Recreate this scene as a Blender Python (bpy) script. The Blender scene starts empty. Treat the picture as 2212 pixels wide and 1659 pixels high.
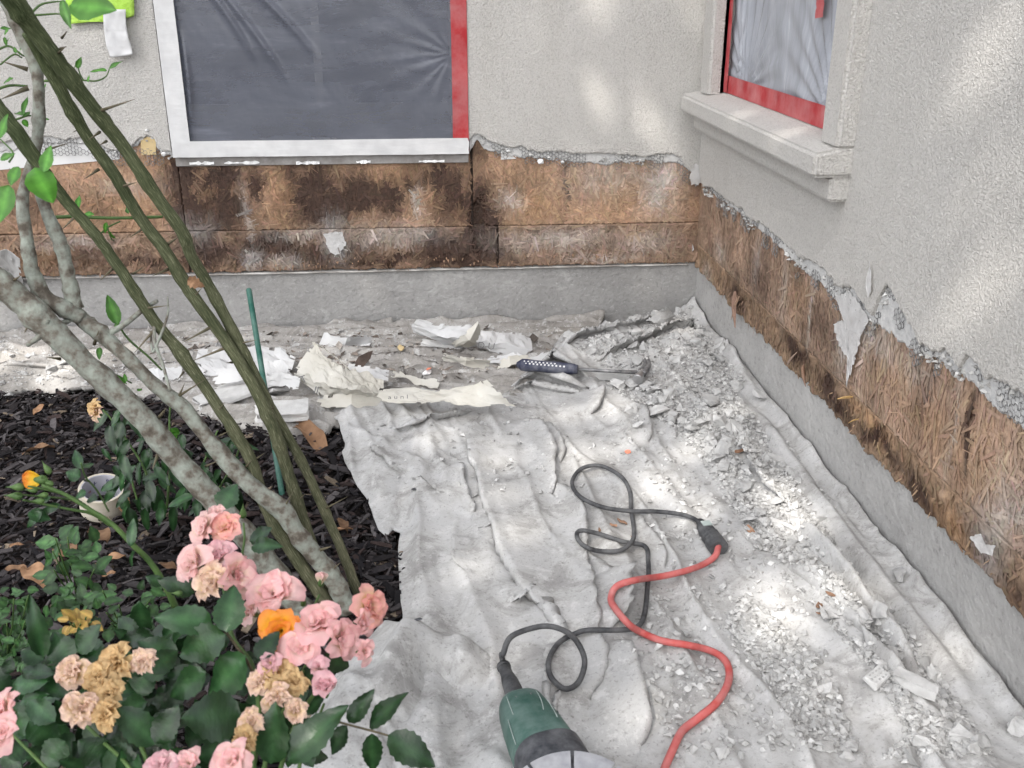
import bpy, bmesh, math, random
import numpy as np
from mathutils import Vector, Matrix, Euler

random.seed(11)
RNG = np.random.default_rng(11)
SC = bpy.context.scene
COL = SC.collection
RAD = math.radians

# ------------------------------------------------------------------ camera
F, CX, CY = 2148.0, 1106.0, 829.5          # focal length and centre in units of a 2212 x 1659 picture
PITCH, YAW, CAM_H = RAD(22.1), RAD(4.6), 1.05
HX, HY = math.sin(YAW), math.cos(YAW)
FW = Vector((HX * math.cos(PITCH), HY * math.cos(PITCH), -math.sin(PITCH)))
RT = Vector((HY, -HX, 0))
UP = Vector((HX * math.sin(PITCH), HY * math.sin(PITCH), math.cos(PITCH)))
CAM = Vector((-0.8562, -3.1006, CAM_H))     # the wall corner is the world origin
cam_data = bpy.data.cameras.new('camera')
cam_data.sensor_width = 36.0
cam_data.lens = 36.0 * F / 2212.0
cam_data.clip_start = 0.05
cam_data.clip_end = 500
cam_data.dof.use_dof = True
cam_data.dof.focus_distance = 2.7
cam_data.dof.aperture_fstop = 15.0
cam = bpy.data.objects.new('camera', cam_data)
COL.objects.link(cam)
cam.matrix_world = Matrix((
    (RT.x, UP.x, -FW.x, CAM.x), (RT.y, UP.y, -FW.y, CAM.y), (RT.z, UP.z, -FW.z, CAM.z), (0, 0, 0, 1)))
SC.camera = cam

# ------------------------------------------------------------------ light
SUN_TO = Vector((-0.40, -0.62, 0.80)).normalized()      # from the scene towards the sun
world = bpy.data.worlds.new('World')
SC.world = world
world.use_nodes = True
wn, wl = world.node_tree.nodes, world.node_tree.links
sky = wn.new('ShaderNodeTexSky')
sky.sky_type = 'NISHITA'
sky.sun_disc = False
sky.sun_elevation = math.asin(SUN_TO.z)
sky.sun_rotation = math.atan2(SUN_TO.x, SUN_TO.y)
sky.dust_density = 2.6
sky.ozone_density = 1.0
hs = wn.new('ShaderNodeHueSaturation')
hs.inputs['Saturation'].default_value = 0.26
wl.new(sky.outputs[0], hs.inputs['Color'])
wl.new(hs.outputs[0], wn['Background'].inputs[0])
wn['Background'].inputs[1].default_value = 0.15
sun_d = bpy.data.lights.new('sun', 'SUN')
sun_d.energy = 2.0
sun_d.angle = RAD(0.53)
sun_d.color = (1.0, 0.95, 0.88)
sun = bpy.data.objects.new('sun', sun_d)
COL.objects.link(sun)
sun.rotation_euler = SUN_TO.to_track_quat('Z', 'Y').to_euler()
SC.view_settings.view_transform = 'Standard'
SC.view_settings.look = 'None'
SC.view_settings.exposure = 1.42
SC.view_settings.gamma = 1.0
SC.view_settings.use_curve_mapping = False
SC.cycles.max_bounces = 8
SC.cycles.transparent_max_bounces = 12
SC.cycles.use_denoising = True

# ------------------------------------------------------------------ places
def ray(u, v):
    return FW + RT * ((u - CX) / F) - UP * ((v - CY) / F)
def G(u, v, z=0.0):
    d = ray(u, v); return CAM + d * ((z - CAM.z) / d.z)
def B(u, v, y=0.0):
    d = ray(u, v); return CAM + d * ((y - CAM.y) / d.y)
def R(u, v, x=0.0):
    d = ray(u, v); return CAM + d * ((x - CAM.x) / d.x)
def D(u, v, dist):
    return CAM + ray(u, v) * dist

# ------------------------------------------------------------------ noise
def hash2(ix, iy, seed):
    n = (ix.astype(np.int64) * 374761393 + iy.astype(np.int64) * 668265263 + seed * 974634613) & 0xffffffff
    n = ((n ^ (n >> 13)) * 1274126177) & 0xffffffff
    n = ((n ^ (n >> 15)) * 2246822519) & 0xffffffff
    return ((n ^ (n >> 16)) & 0xffff) / 65535.0
def vnoise(x, y, seed=0):
    x = np.asarray(x, float); y = np.asarray(y, float)
    ix, iy = np.floor(x), np.floor(y)
    fx, fy = x - ix, y - iy
    fx = fx * fx * (3 - 2 * fx); fy = fy * fy * (3 - 2 * fy)
    a, b = hash2(ix, iy, seed), hash2(ix + 1, iy, seed)
    c, d = hash2(ix, iy + 1, seed), hash2(ix + 1, iy + 1, seed)
    return a + (b - a) * fx + (c - a) * fy + (a - b - c + d) * fx * fy
def fbm(x, y, octv=4, seed=0):
    s, a, t = 0.0, 1.0, 0.0
    for k in range(octv):
        s = s + a * vnoise(np.asarray(x) * 2 ** k, np.asarray(y) * 2 ** k, seed + k * 17); t += a; a *= 0.5
    return s / t
def sstep(a, b, x):
    t = np.clip((x - a) / (b - a), 0, 1); return t * t * (3 - 2 * t)

# ------------------------------------------------------------------ object helpers
WM = {}
def put(o, parent=None, mw=None):
    """link o; mw is its world matrix (vertices are in world space when None)"""
    COL.objects.link(o)
    mw = mw or Matrix.Identity(4)
    if parent is not None:
        o.parent = parent
        o.matrix_parent_inverse = WM[parent.name].inverted()
    o.matrix_basis = mw
    WM[o.name] = mw
    return o
def empty(name, loc):
    o = bpy.data.objects.new(name, None)
    o.empty_display_size = 0.05
    return put(o, None, Matrix.Translation(Vector(loc)))
def tag(o, label=None, cat=None, group=None, kind=None):
    if label: o['label'] = label
    if cat: o['category'] = cat
    if group: o['group'] = group
    if kind: o['kind'] = kind
    return o
def mesh_np(name, verts, quads=None, tris=None, smooth=False, col=None):
    me = bpy.data.meshes.new(name)
    verts = np.asarray(verts, dtype=np.float32).reshape(-1, 3)
    loops, starts, tot, n0 = [], [], [], 0
    for arr, k in ((quads, 4), (tris, 3)):
        if arr is None or len(arr) == 0: continue
        arr = np.asarray(arr, dtype=np.int32).reshape(-1, k)
        loops.append(arr.ravel()); starts.append(n0 + np.arange(len(arr)) * k); tot.append(np.full(len(arr), k)); n0 += arr.size
    loops = np.concatenate(loops); starts = np.concatenate(starts).astype(np.int32); tot = np.concatenate(tot).astype(np.int32)
    me.vertices.add(len(verts)); me.vertices.foreach_set('co', verts.ravel())
    me.loops.add(len(loops)); me.loops.foreach_set('vertex_index', loops.astype(np.int32))
    me.polygons.add(len(starts)); me.polygons.foreach_set('loop_start', starts); me.polygons.foreach_set('loop_total', tot)
    me.polygons.foreach_set('use_smooth', np.full(len(starts), smooth, dtype=bool))
    if col is not None:
        a = me.color_attributes.new('Col', 'FLOAT_COLOR', 'POINT')
        c = np.ones((len(verts), 4), np.float32); c[:, :3] = np.asarray(col, np.float32).reshape(-1, 3)
        a.data.foreach_set('color', c.ravel())
    me.update(); me.validate()
    return me
def mesh_py(name, verts, faces, smooth=False, col=None):
    me = bpy.data.meshes.new(name)
    me.from_pydata([tuple(v) for v in verts], [], faces)
    if smooth: me.polygons.foreach_set('use_smooth', [True] * len(faces))
    if col is not None:
        a = me.color_attributes.new('Col', 'FLOAT_COLOR', 'POINT')
        c = np.ones((len(verts), 4), np.float32); c[:, :3] = np.asarray(col, np.float32).reshape(-1, 3)
        a.data.foreach_set('color', c.ravel())
    me.update()
    return me
def ob(name, me, mat, parent=None, mw=None):
    if mat is not None and not me.materials: me.materials.append(mat)
    return put(bpy.data.objects.new(name, me), parent, mw)
class MB:
    """collects shapes of ONE part"""
    def __init__(s): s.v, s.f, s.c = [], [], []
    def add(s, v, f, c=None):
        n = len(s.v); s.v += [tuple(p) for p in v]; s.f += [tuple(i + n for i in q) for q in f]
        s.c += [c or (1, 1, 1)] * len(v)
    def box(s, lo, hi, c=None):
        x0, y0, z0 = lo; x1, y1, z1 = hi
        s.add([(x0, y0, z0), (x1, y0, z0), (x1, y1, z0), (x0, y1, z0), (x0, y0, z1), (x1, y0, z1), (x1, y1, z1), (x0, y1, z1)],
              [(3, 2, 1, 0), (4, 5, 6, 7), (0, 1, 5, 4), (1, 2, 6, 5), (2, 3, 7, 6), (3, 0, 4, 7)], c)
    def build(s, name, mat, parent=None, smooth=False, col=False, bevel=0.0, mw=None):
        o = ob(name, mesh_py(name, s.v, s.f, smooth, s.c if col else None), mat, parent, mw)
        if bevel:
            m = o.modifiers.new('bevel', 'BEVEL'); m.width = bevel; m.segments = 2; m.limit_method = 'ANGLE'
        return o
def catmull(pts, n=6):
    P = [Vector(p) for p in pts]
    P = [P[0] * 2 - P[1]] + P + [P[-1] * 2 - P[-2]]
    out = []
    for i in range(1, len(P) - 2):
        a, b, c, d = P[i - 1], P[i], P[i + 1], P[i + 2]
        for k in range(n):
            t = k / n
            out.append(0.5 * (2 * b + (c - a) * t + (2 * a - 5 * b + 4 * c - d) * t * t + (3 * b - a - 3 * c + d) * t ** 3))
    out.append(P[-2]); return out
def tube(pts, rad, seg=8, cap=True):
    """verts, faces of a tube; rad: number or one per point"""
    pts = [Vector(p) for p in pts]; n = len(pts)
    if not hasattr(rad, '__len__'): rad = [rad] * n
    V, Fc = [], []
    t0 = (pts[1] - pts[0]).normalized()
    nrm = t0.orthogonal().normalized()
    for i, p in enumerate(pts):
        t = (pts[min(i + 1, n - 1)] - pts[max(i - 1, 0)]).normalized()
        nrm = (nrm - t * nrm.dot(t)).normalized(); bi = t.cross(nrm)
        for k in range(seg):
            a = 2 * math.pi * k / seg
            V.append(p + (nrm * math.cos(a) + bi * math.sin(a)) * rad[i])
    for i in range(n - 1):
        for k in range(seg):
            k2 = (k + 1) % seg
            Fc.append((i * seg + k, i * seg + k2, (i + 1) * seg + k2, (i + 1) * seg + k))
    if cap:
        Fc.append(tuple(range(seg - 1, -1, -1))); Fc.append(tuple((n - 1) * seg + k for k in range(seg)))
    return V, Fc
def lerp_list(vals, n):
    """spread a list of values over n points"""
    return list(np.interp(np.linspace(0, 1, n), np.linspace(0, 1, len(vals)), vals))
def lathe(profile, axis_o, axis_d, seg=24):
    """profile: (distance along axis, radius)"""
    d = Vector(axis_d).normalized(); a = d.orthogonal().normalized(); b = d.cross(a)
    V, Fc = [], []
    for (t, r) in profile:
        for k in range(seg):
            q = 2 * math.pi * k / seg
            V.append(Vector(axis_o) + d * t + (a * math.cos(q) + b * math.sin(q)) * r)
    for i in range(len(profile) - 1):
        for k in range(seg):
            k2 = (k + 1) % seg
            Fc.append((i * seg + k, i * seg + k2, (i + 1) * seg + k2, (i + 1) * seg + k))
    return V, Fc

# ------------------------------------------------------------------ materials
def new_mat(name):
    m = bpy.data.materials.new(name); m.use_nodes = True
    nt = m.node_tree; return m, nt.nodes, nt.links, nt.nodes['Principled BSDF']
def noise_node(n, l, scale, detail=4, rough=0.55, coord='Object', stretch=None, dist=0.0):
    tc = n.new('ShaderNodeTexCoord'); t = n.new('ShaderNodeTexNoise')
    t.inputs['Scale'].default_value = scale; t.inputs['Detail'].default_value = detail; t.inputs['Roughness'].default_value = rough
    t.inputs['Distortion'].default_value = dist
    src = tc.outputs[coord]
    if stretch:
        mp = n.new('ShaderNodeMapping'); mp.inputs['Scale'].default_value = stretch
        l.new(src, mp.inputs[0]); src = mp.outputs[0]
    l.new(src, t.inputs['Vector']); return t.outputs['Fac']
def ramp(n, l, fac, stops):
    r = n.new('ShaderNodeValToRGB'); e = r.color_ramp.elements
    while len(e) < len(stops): e.new(0.5)
    for i, (p, c) in enumerate(stops):
        e[i].position = p; e[i].color = (*c, 1) if len(c) == 3 else c
    l.new(fac, r.inputs[0]); return r.outputs[0]
def mixc(n, l, fac, a, b, mode='MIX'):
    m = n.new('ShaderNodeMix'); m.data_type = 'RGBA'; m.blend_type = mode
    for sock, val in ((m.inputs[0], fac), (m.inputs[6], a), (m.inputs[7], b)):
        if isinstance(val, (int, float)): sock.default_value = val
        elif isinstance(val, tuple): sock.default_value = (*val, 1)
        else: l.new(val, sock)
    return m.outputs[2]
def bump(n, l, height, strength, dist, prev=None):
    b = n.new('ShaderNodeBump'); b.inputs['Strength'].default_value = strength; b.inputs['Distance'].default_value = dist
    l.new(height, b.inputs['Height'])
    if prev is not None: l.new(prev, b.inputs['Normal'])
    return b.outputs[0]
def mat(name, stops, scale=8, rough=0.85, attr=False, bumps=(), detail=5, stretch=None, spec=0.3, dust=0.0, dust_scale=30, rand=0.0, metal=0.0, dust_col=(0.55, 0.545, 0.535), coat=0, sub=0, trans=0):
    """stops: colour ramp over noise; attr multiplies by the Col attribute; bumps: (scale, strength, distance[, stretch])"""
    m, n, l, p = new_mat(name)
    c = ramp(n, l, noise_node(n, l, scale, detail, stretch=stretch), stops)
    if attr:
        a = n.new('ShaderNodeAttribute'); a.attribute_name = 'Col'
        c = mixc(n, l, 1.0, a.outputs['Color'], c, 'MULTIPLY')
    if rand:
        oi = n.new('ShaderNodeObjectInfo')
        rr = ramp(n, l, oi.outputs['Random'], [(0, (1 - rand,) * 3), (1, (1 + rand,) * 3)])
        c = mixc(n, l, 1.0, c, rr, 'MULTIPLY')
    if dust:
        dn = ramp(n, l, noise_node(n, l, dust_scale, 6, 0.65), [(0.35, (0, 0, 0)), (0.75, (dust,) * 3)])
        c = mixc(n, l, dn, c, dust_col)
    l.new(c, p.inputs['Base Color'])
    p.inputs['Roughness'].default_value = rough
    p.inputs['Specular IOR Level'].default_value = spec
    p.inputs['Metallic'].default_value = metal
    if coat: p.inputs['Coat Weight'].default_value = coat
    if sub:
        p.inputs['Subsurface Weight'].default_value = sub; p.inputs['Subsurface Scale'].default_value = 0.004
    nb = None
    for b in bumps:
        nb = bump(n, l, noise_node(n, l, b[0], 3, 0.6, stretch=b[3] if len(b) > 3 else None), b[1], b[2], nb)
    if nb is not None: l.new(nb, p.inputs['Normal'])
    if trans:
        out = n['Material Output']; t = n.new('ShaderNodeBsdfTranslucent'); l.new(c, t.inputs[0])
        mx = n.new('ShaderNodeMixShader'); mx.inputs[0].default_value = trans
        l.new(p.outputs[0], mx.inputs[1]); l.new(t.outputs[0], mx.inputs[2]); l.new(mx.outputs[0], out.inputs[0])
    return m
def bark_mat():
    """streaks run along the stem (attribute stemco: around, around, along)"""
    m, n, l, p = new_mat('green_bark')
    at = n.new('ShaderNodeAttribute'); at.attribute_name = 'stemco'
    def nz(sc, det, st):
        mp = n.new('ShaderNodeMapping'); mp.inputs['Scale'].default_value = st; l.new(at.outputs['Vector'], mp.inputs[0])
        t = n.new('ShaderNodeTexNoise'); t.inputs['Scale'].default_value = sc; t.inputs['Detail'].default_value = det; t.inputs['Roughness'].default_value = .6; l.new(mp.outputs[0], t.inputs['Vector']); return t.outputs['Fac']
    st = nz(800, 4, (1, 1, .07)); blot = nz(60, 5, (1, 1, .35))
    c = ramp(n, l, st, [(.34, (.065, .066, .040)), (.50, (.108, .108, .068)), (.60, (.155, .148, .100)), (.70, (.33, .30, .225))])
    c = mixc(n, l, .8, c, ramp(n, l, blot, [(.35, (.55, .60, .50)), (.6, (1.1, 1.08, 1.05))]), 'MULTIPLY')
    a = n.new('ShaderNodeAttribute'); a.attribute_name = 'Col'; c = mixc(n, l, 1.0, a.outputs['Color'], c, 'MULTIPLY')
    l.new(c, p.inputs['Base Color']); p.inputs['Roughness'].default_value = .8; p.inputs['Specular IOR Level'].default_value = .2
    l.new(bump(n, l, st, .35, .0012, bump(n, l, blot, .3, .003)), p.inputs['Normal']); return m
def g(v, t=(1, 1, 1)): return tuple(v * k for k in t)

def stucco_mat():
    m, n, l, p = new_mat('stucco')
    big = noise_node(n, l, 1.6, 4, 0.6)
    c = ramp(n, l, big, [(0.3, (0.585, 0.567, 0.54)), (0.7, (0.65, 0.63, 0.60))])
    fine = noise_node(n, l, 210, 3, 0.6, dist=0.8)
    c = mixc(n, l, 0.48, c, ramp(n, l, fine, [(0.33, (0.58, 0.57, 0.55)), (0.47, (0.96, 0.96, 0.96)), (0.62, (1.08, 1.08, 1.08))]), 'MULTIPLY')  # painted relief shade: colour darkens in the hollows of the matching bump noise
    drip = ramp(n, l, noise_node(n, l, 5, 5, 0.6, stretch=(2.2, 2.2, 0.25)), [(0.52, (1, 1, 1)), (0.8, (0.88, 0.875, 0.86))])
    c = mixc(n, l, 0.6, c, drip, 'MULTIPLY')
    l.new(c, p.inputs['Base Color'])
    p.inputs['Roughness'].default_value = 0.92; p.inputs['Specular IOR Level'].default_value = 0.15
    b1 = bump(n, l, noise_node(n, l, 210, 3, 0.6, dist=0.8), 1.0, 0.008)
    b2 = bump(n, l, noise_node(n, l, 14, 3), 0.25, 0.01, b1)
    l.new(b2, p.inputs['Normal']); return m
def concrete_mat(k=1.0, name='concrete'):
    m, n, l, p = new_mat(name)
    c = ramp(n, l, noise_node(n, l, 3.2, 6, 0.65), [(0.3, g(k, (0.255, 0.25, 0.243))), (0.55, g(k, (0.325, 0.32, 0.312))), (0.75, g(k, (0.385, 0.38, 0.37)))])
    pale = ramp(n, l, noise_node(n, l, 9, 6, 0.7, stretch=(1, 1, 1.6), dist=1.5), [(0.55, (0, 0, 0)), (0.68, (0.55, 0.55, 0.55))])
    c = mixc(n, l, pale, c, (0.46, 0.455, 0.445))
    spots = ramp(n, l, noise_node(n, l, 60, 5, 0.65), [(0.30, (0.62, 0.62, 0.62)), (0.42, (0.98, 0.98, 0.98)), (0.66, (1.08, 1.08, 1.08))])
    c = mixc(n, l, 0.7, c, spots, 'MULTIPLY')
    fl = ramp(n, l, noise_node(n, l, 75, 6, 0.75, stretch=(1, 1, 1.8), dist=0.5), [(0.60, (0, 0, 0)), (0.66, (0.8, 0.8, 0.8))])
    c = mixc(n, l, fl, c, (0.50, 0.497, 0.49))
    l.new(c, p.inputs['Base Color']); p.inputs['Roughness'].default_value = 0.9; p.inputs['Specular IOR Level'].default_value = 0.2
    b1 = bump(n, l, noise_node(n, l, 90, 5, 0.65), 0.8, 0.005)
    b2 = bump(n, l, noise_node(n, l, 26, 4, 0.6, stretch=(1, 1, 2.5)), 0.25, 0.004, b1)
    l.new(b2, p.inputs['Normal']); return m
def cloth_mat(name, lo, hi):
    m, n, l, p = new_mat(name)
    c = ramp(n, l, noise_node(n, l, 3.0, 5, 0.6), [(0.3, lo), (0.65, hi)])
    dirt = ramp(n, l, noise_node(n, l, 11, 7, 0.72, dist=0.8), [(0.46, (1, 1, 1)), (0.54, (0.90, 0.895, 0.88)), (0.575, (0.76, 0.75, 0.735)), (0.70, (0.60, 0.59, 0.58))])
    c = mixc(n, l, 0.9, c, dirt, 'MULTIPLY')
    powder = ramp(n, l, noise_node(n, l, 30, 8, 0.78), [(0.53, (0, 0, 0)), (0.62, (0.7, 0.7, 0.7))])
    c = mixc(n, l, powder, c, (0.56, 0.556, 0.547))
    speck = ramp(n, l, noise_node(n, l, 160, 4, 0.7), [(0.33, (0.55, 0.54, 0.53)), (0.44, (1, 1, 1))])
    c = mixc(n, l, 0.7, c, speck, 'MULTIPLY')
    l.new(c, p.inputs['Base Color']); p.inputs['Roughness'].default_value = 0.95; p.inputs['Specular IOR Level'].default_value = 0.1
    b1 = bump(n, l, noise_node(n, l, 420, 2, 0.5), 0.25, 0.001)
    b2 = bump(n, l, noise_node(n, l, 90, 7, 0.75), 0.4, 0.003, b1)
    l.new(b2, p.inputs['Normal']); return m
def film_mat(name, base, alpha, stretch):
    m, n, l, p = new_mat(name)
    w = noise_node(n, l, 9, 7, 0.72, stretch=stretch, dist=0.4)
    c = ramp(n, l, w, [(0.35, g(0.86, base)), (0.60, base), (0.78, g(1.5, base))])
    l.new(c, p.inputs['Base Color']); p.inputs['Roughness'].default_value = 0.24; p.inputs['Specular IOR Level'].default_value = 0.6
    a = ramp(n, l, w, [(0.35, (alpha * 0.94,) * 3), (0.75, (min(1, alpha * 1.2),) * 3)])
    l.new(a, p.inputs['Alpha'])
    b0 = bump(n, l, noise_node(n, l, 22, 4, 0.6, stretch=stretch, dist=0.3), 0.3, 0.004)
    tc = n.new('ShaderNodeTexCoord'); mp = n.new('ShaderNodeMapping'); mp.inputs['Rotation'].default_value = (0, 0.6, 0); mp.inputs['Scale'].default_value = (1.0, 1.0, 0.12); l.new(tc.outputs['Object'], mp.inputs[0])
    wr = n.new('ShaderNodeTexNoise'); wr.inputs['Scale'].default_value = 55; wr.inputs['Detail'].default_value = 3; l.new(mp.outputs[0], wr.inputs['Vector'])
    b1 = bump(n, l, wr.outputs['Fac'], 0.35, 0.004, b0)
    l.new(b1, p.inputs['Normal']); return m

M = {}
M['stucco'] = stucco_mat()
M['concrete'] = concrete_mat()
M['concrete_brightened'] = concrete_mat(1.22, 'brightened_concrete')  # same concrete, light added in its colour so the right footing reads brighter
M['canvas'] = cloth_mat('canvas', (0.375, 0.372, 0.368), (0.50, 0.497, 0.492))
M['canvas_dirty'] = cloth_mat('soiled_canvas', (0.21, 0.195, 0.18), (0.42, 0.405, 0.385))
M['cement'] = mat('cement', [(0.3, g(0.43)), (0.7, g(0.60, (1, .99, .97)))], 40, 0.95, bumps=((140, 0.8, 0.004),), spec=0.1)
M['barrier'] = mat('white_barrier', [(0.3, g(0.62)), (0.7, g(0.72, (1, .995, .98)))], 14, 0.7, bumps=((60, 0.2, 0.002),))
M['osb'] = mat('sheathing_wood', [(0.28, g(0.6)), (0.5, g(1.0)), (0.72, g(1.3))], 85, 0.6, attr=True, bumps=((90, 0.5, 0.003), (300, 0.3, 0.001)), spec=0.3)
M['strand'] = mat('wood_strand', [(0.3, g(0.78)), (0.7, g(1.2))], 70, 0.6, attr=True, bumps=((260, 0.3, 0.001),), spec=0.3)
M['wire'] = mat('lath_wire', [(0.3, (0.10, 0.10, 0.10)), (0.7, (0.2, 0.2, 0.2))], 90, 0.6, metal=0.4, dust=0.5)
M['film'] = film_mat('plastic_film', (0.145, 0.155, 0.19), 0.70, (0.35, 1.0, 1.3))
M['film_pale'] = film_mat('plastic_film_pale', (0.50, 0.525, 0.58), 0.66, (1.0, 1.6, 0.25))
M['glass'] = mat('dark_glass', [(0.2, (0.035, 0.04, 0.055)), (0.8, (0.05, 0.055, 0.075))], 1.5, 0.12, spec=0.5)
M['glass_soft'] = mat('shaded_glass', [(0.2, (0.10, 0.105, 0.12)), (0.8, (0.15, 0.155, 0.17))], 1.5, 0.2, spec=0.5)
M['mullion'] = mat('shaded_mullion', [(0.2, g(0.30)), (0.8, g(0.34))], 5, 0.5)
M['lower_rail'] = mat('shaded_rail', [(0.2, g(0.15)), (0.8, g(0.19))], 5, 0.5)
M['frame'] = mat('window_frame', [(0.2, g(0.55)), (0.8, g(0.62))], 5, 0.5)
M['white_tape'] = mat('white_tape', [(0.3, (0.56, 0.56, 0.565)), (0.7, (0.67, 0.67, 0.67))], 22, 0.7, bumps=((26, 0.4, 0.004, (0.4, 1, 2.5)), (200, 0.2, 0.001)))
M['red_tape'] = mat('red_tape', [(0.3, (0.33, 0.016, 0.022)), (0.7, (0.43, 0.030, 0.035))], 12, 0.55, bumps=((30, 0.4, 0.003, (2, 2, 0.3)),), dust=0.35, dust_scale=14, dust_col=(0.62, 0.45, 0.45))
M['drip'] = mat('drip_metal', [(0.35, (0.24, 0.22, 0.20)), (0.65, (0.50, 0.49, 0.47))], 16, 0.8, stretch=(1, 1, .2))
M['flash'] = mat('grey_flashing', [(0.3, (0.17, 0.155, 0.145)), (0.7, (0.26, 0.245, 0.235))], 10, 0.8, dust=0.4, stretch=(0.4, 1, 2))
M['mulch'] = mat('mulch_bark', [(0.3, g(0.7)), (0.7, g(1.25))], 120, 0.9, attr=True, bumps=((150, 0.6, 0.002),), spec=0.15)
M['soil'] = mat('soil', [(0.3, (0.018, 0.015, 0.014)), (0.7, (0.05, 0.042, 0.038))], 30, 0.95, bumps=((40, 0.8, 0.02),), spec=0.1)
M['bark_green'] = bark_mat()
M['bark_lichen'] = mat('lichen_bark', [(0.34, (0.10, 0.085, 0.068)), (0.43, (0.17, 0.155, 0.128)), (0.50, (0.235, 0.238, 0.205)), (0.62, (0.30, 0.325, 0.28)), (0.8, (0.36, 0.385, 0.345))], 52, 0.9, bumps=((60, 0.8, 0.005), (160, 0.5, 0.002)), detail=6)
M['thorn'] = mat('thorn', [(0.3, (0.09, 0.085, 0.05)), (0.7, (0.16, 0.13, 0.09))], 60, 0.6)
M['leaf_rose'] = mat('rose_leaf', [(0.3, (0.009, 0.030, 0.010)), (0.7, (0.023, 0.060, 0.020))], 3, 0.28, bumps=((9, 0.3, 0.0015),), rand=0.5, spec=0.4, trans=0.10, attr=True)
M['leaf_bright'] = mat('citrus_leaf', [(0.3, (0.05, 0.16, 0.022)), (0.7, (0.09, 0.26, 0.035))], 3, 0.4, rand=0.3, spec=0.45, trans=0.35, attr=True)
M['leaf_weed'] = mat('small_leaf', [(0.3, (0.02, 0.058, 0.018)), (0.7, (0.042, 0.10, 0.028))], 3, 0.45, rand=0.5, spec=0.4, trans=0.2, attr=True)
M['leaf_dead'] = mat('dead_leaf', [(0.3, (0.16, 0.085, 0.045)), (0.7, (0.32, 0.19, 0.11))], 4, 0.8, bumps=((7, 0.5, 0.002),), rand=0.4)
M['stem_green'] = mat('rose_stem', [(0.3, (0.05, 0.10, 0.03)), (0.7, (0.10, 0.17, 0.05))], 60, 0.55)
M['stem_brown'] = mat('rose_stem_brown', [(0.3, (0.06, 0.05, 0.03)), (0.7, (0.12, 0.10, 0.06))], 60, 0.6)
M['petal'] = mat('petal', [(0.25, g(0.92)), (0.75, g(1.05))], 4, 0.5, attr=True, spec=0.25, trans=0.45, bumps=((5, 0.2, 0.001),))
M['petal_dry'] = mat('dry_petal', [(0.25, g(0.75)), (0.75, g(1.1))], 5, 0.75, attr=True, spec=0.12, trans=0.3, bumps=((8, 0.5, 0.002),))
M['rubber'] = mat('black_rubber', [(0.3, (0.016, 0.017, 0.02)), (0.7, (0.034, 0.035, 0.039))], 30, 0.65, dust=0.34, dust_scale=28, dust_col=(0.38, 0.38, 0.38), bumps=((120, 0.2, 0.001),))
M['red_cord'] = mat('red_rubber', [(0.3, (0.42, 0.055, 0.05)), (0.7, (0.52, 0.085, 0.075))], 20, 0.6, dust=0.5, dust_scale=22, dust_col=(0.56, 0.36, 0.35))
M['green_plastic'] = mat('green_plastic', [(0.3, (0.010, 0.055, 0.042)), (0.7, (0.022, 0.085, 0.064))], 14, 0.5, dust=0.5, dust_scale=22, dust_col=(0.26, 0.33, 0.31), bumps=((180, 0.15, 0.001),))
M['scratch'] = mat('scratched_edge', [(0.3, (0.30, 0.36, 0.34)), (0.7, (0.45, 0.5, 0.48))], 60, 0.8)
M['black_plastic'] = mat('black_plastic', [(0.3, (0.016, 0.018, 0.024)), (0.7, (0.035, 0.038, 0.046))], 20, 0.55, dust=0.55, dust_scale=34, dust_col=(0.27, 0.275, 0.29), bumps=((180, 0.2, 0.001),))
M['steel'] = mat('steel', [(0.3, (0.35, 0.35, 0.36)), (0.7, (0.55, 0.55, 0.56))], 40, 0.35, metal=0.85, dust=0.4, stretch=(1, 1, 1))
M['steel_dark'] = mat('dusty_steel', [(0.3, (0.06, 0.06, 0.065)), (0.7, (0.14, 0.14, 0.145))], 40, 0.5, metal=0.5, dust=0.6, dust_scale=50)
M['wrap'] = mat('torn_wrap', [(0.3, (0.60, 0.59, 0.58)), (0.7, (0.72, 0.715, 0.71))], 40, 0.6, bumps=((80, 0.6, 0.004),), trans=0.25)
M['disc'] = mat('disc_steel', [(0.3, (0.30, 0.30, 0.32)), (0.7, (0.42, 0.42, 0.44))], 90, 0.45, metal=0.6, dust=0.35)
M['navy'] = mat('navy_grip', [(0.3, (0.012, 0.016, 0.045)), (0.7, (0.022, 0.03, 0.07))], 30, 0.6, dust=0.3)
M['dot'] = mat('white_dot', [(0.3, g(0.6)), (0.7, g(0.7))], 30, 0.6)
M['rubble'] = mat('stucco_rubble', [(0.3, (0.42, 0.417, 0.408)), (0.7, (0.54, 0.537, 0.528))], 48, 0.95, bumps=((110, 0.6, 0.003),), rand=0.12, spec=0.1)
M['rubble_unit'] = mat('stucco_chunk', [(0.3, (0.36, 0.357, 0.35)), (0.5, (0.43, 0.427, 0.42)), (0.7, (0.51, 0.507, 0.498))], 2.2, 0.95, bumps=((7, 0.5, 0.002),), rand=0.14, spec=0.1)
M['rubble_attr'] = mat('crushed_stucco', [(0.3, g(0.85)), (0.7, g(1.1))], 90, 0.95, attr=True, spec=0.1)
M['paper'] = mat('building_paper', [(0.3, (0.52, 0.495, 0.43)), (0.7, (0.62, 0.60, 0.545))], 10, 0.75, bumps=((24, 0.5, 0.006),), trans=0.1, dust=0.3, dust_scale=12)
M['paper_white'] = mat('white_paper', [(0.3, (0.53, 0.53, 0.53)), (0.7, (0.64, 0.64, 0.638))], 10, 0.7, bumps=((24, 0.5, 0.006),), trans=0.1)
M['ink'] = mat('grey_print', [(0.3, g(0.13)), (0.7, g(0.2))], 60, 0.8)
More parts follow.
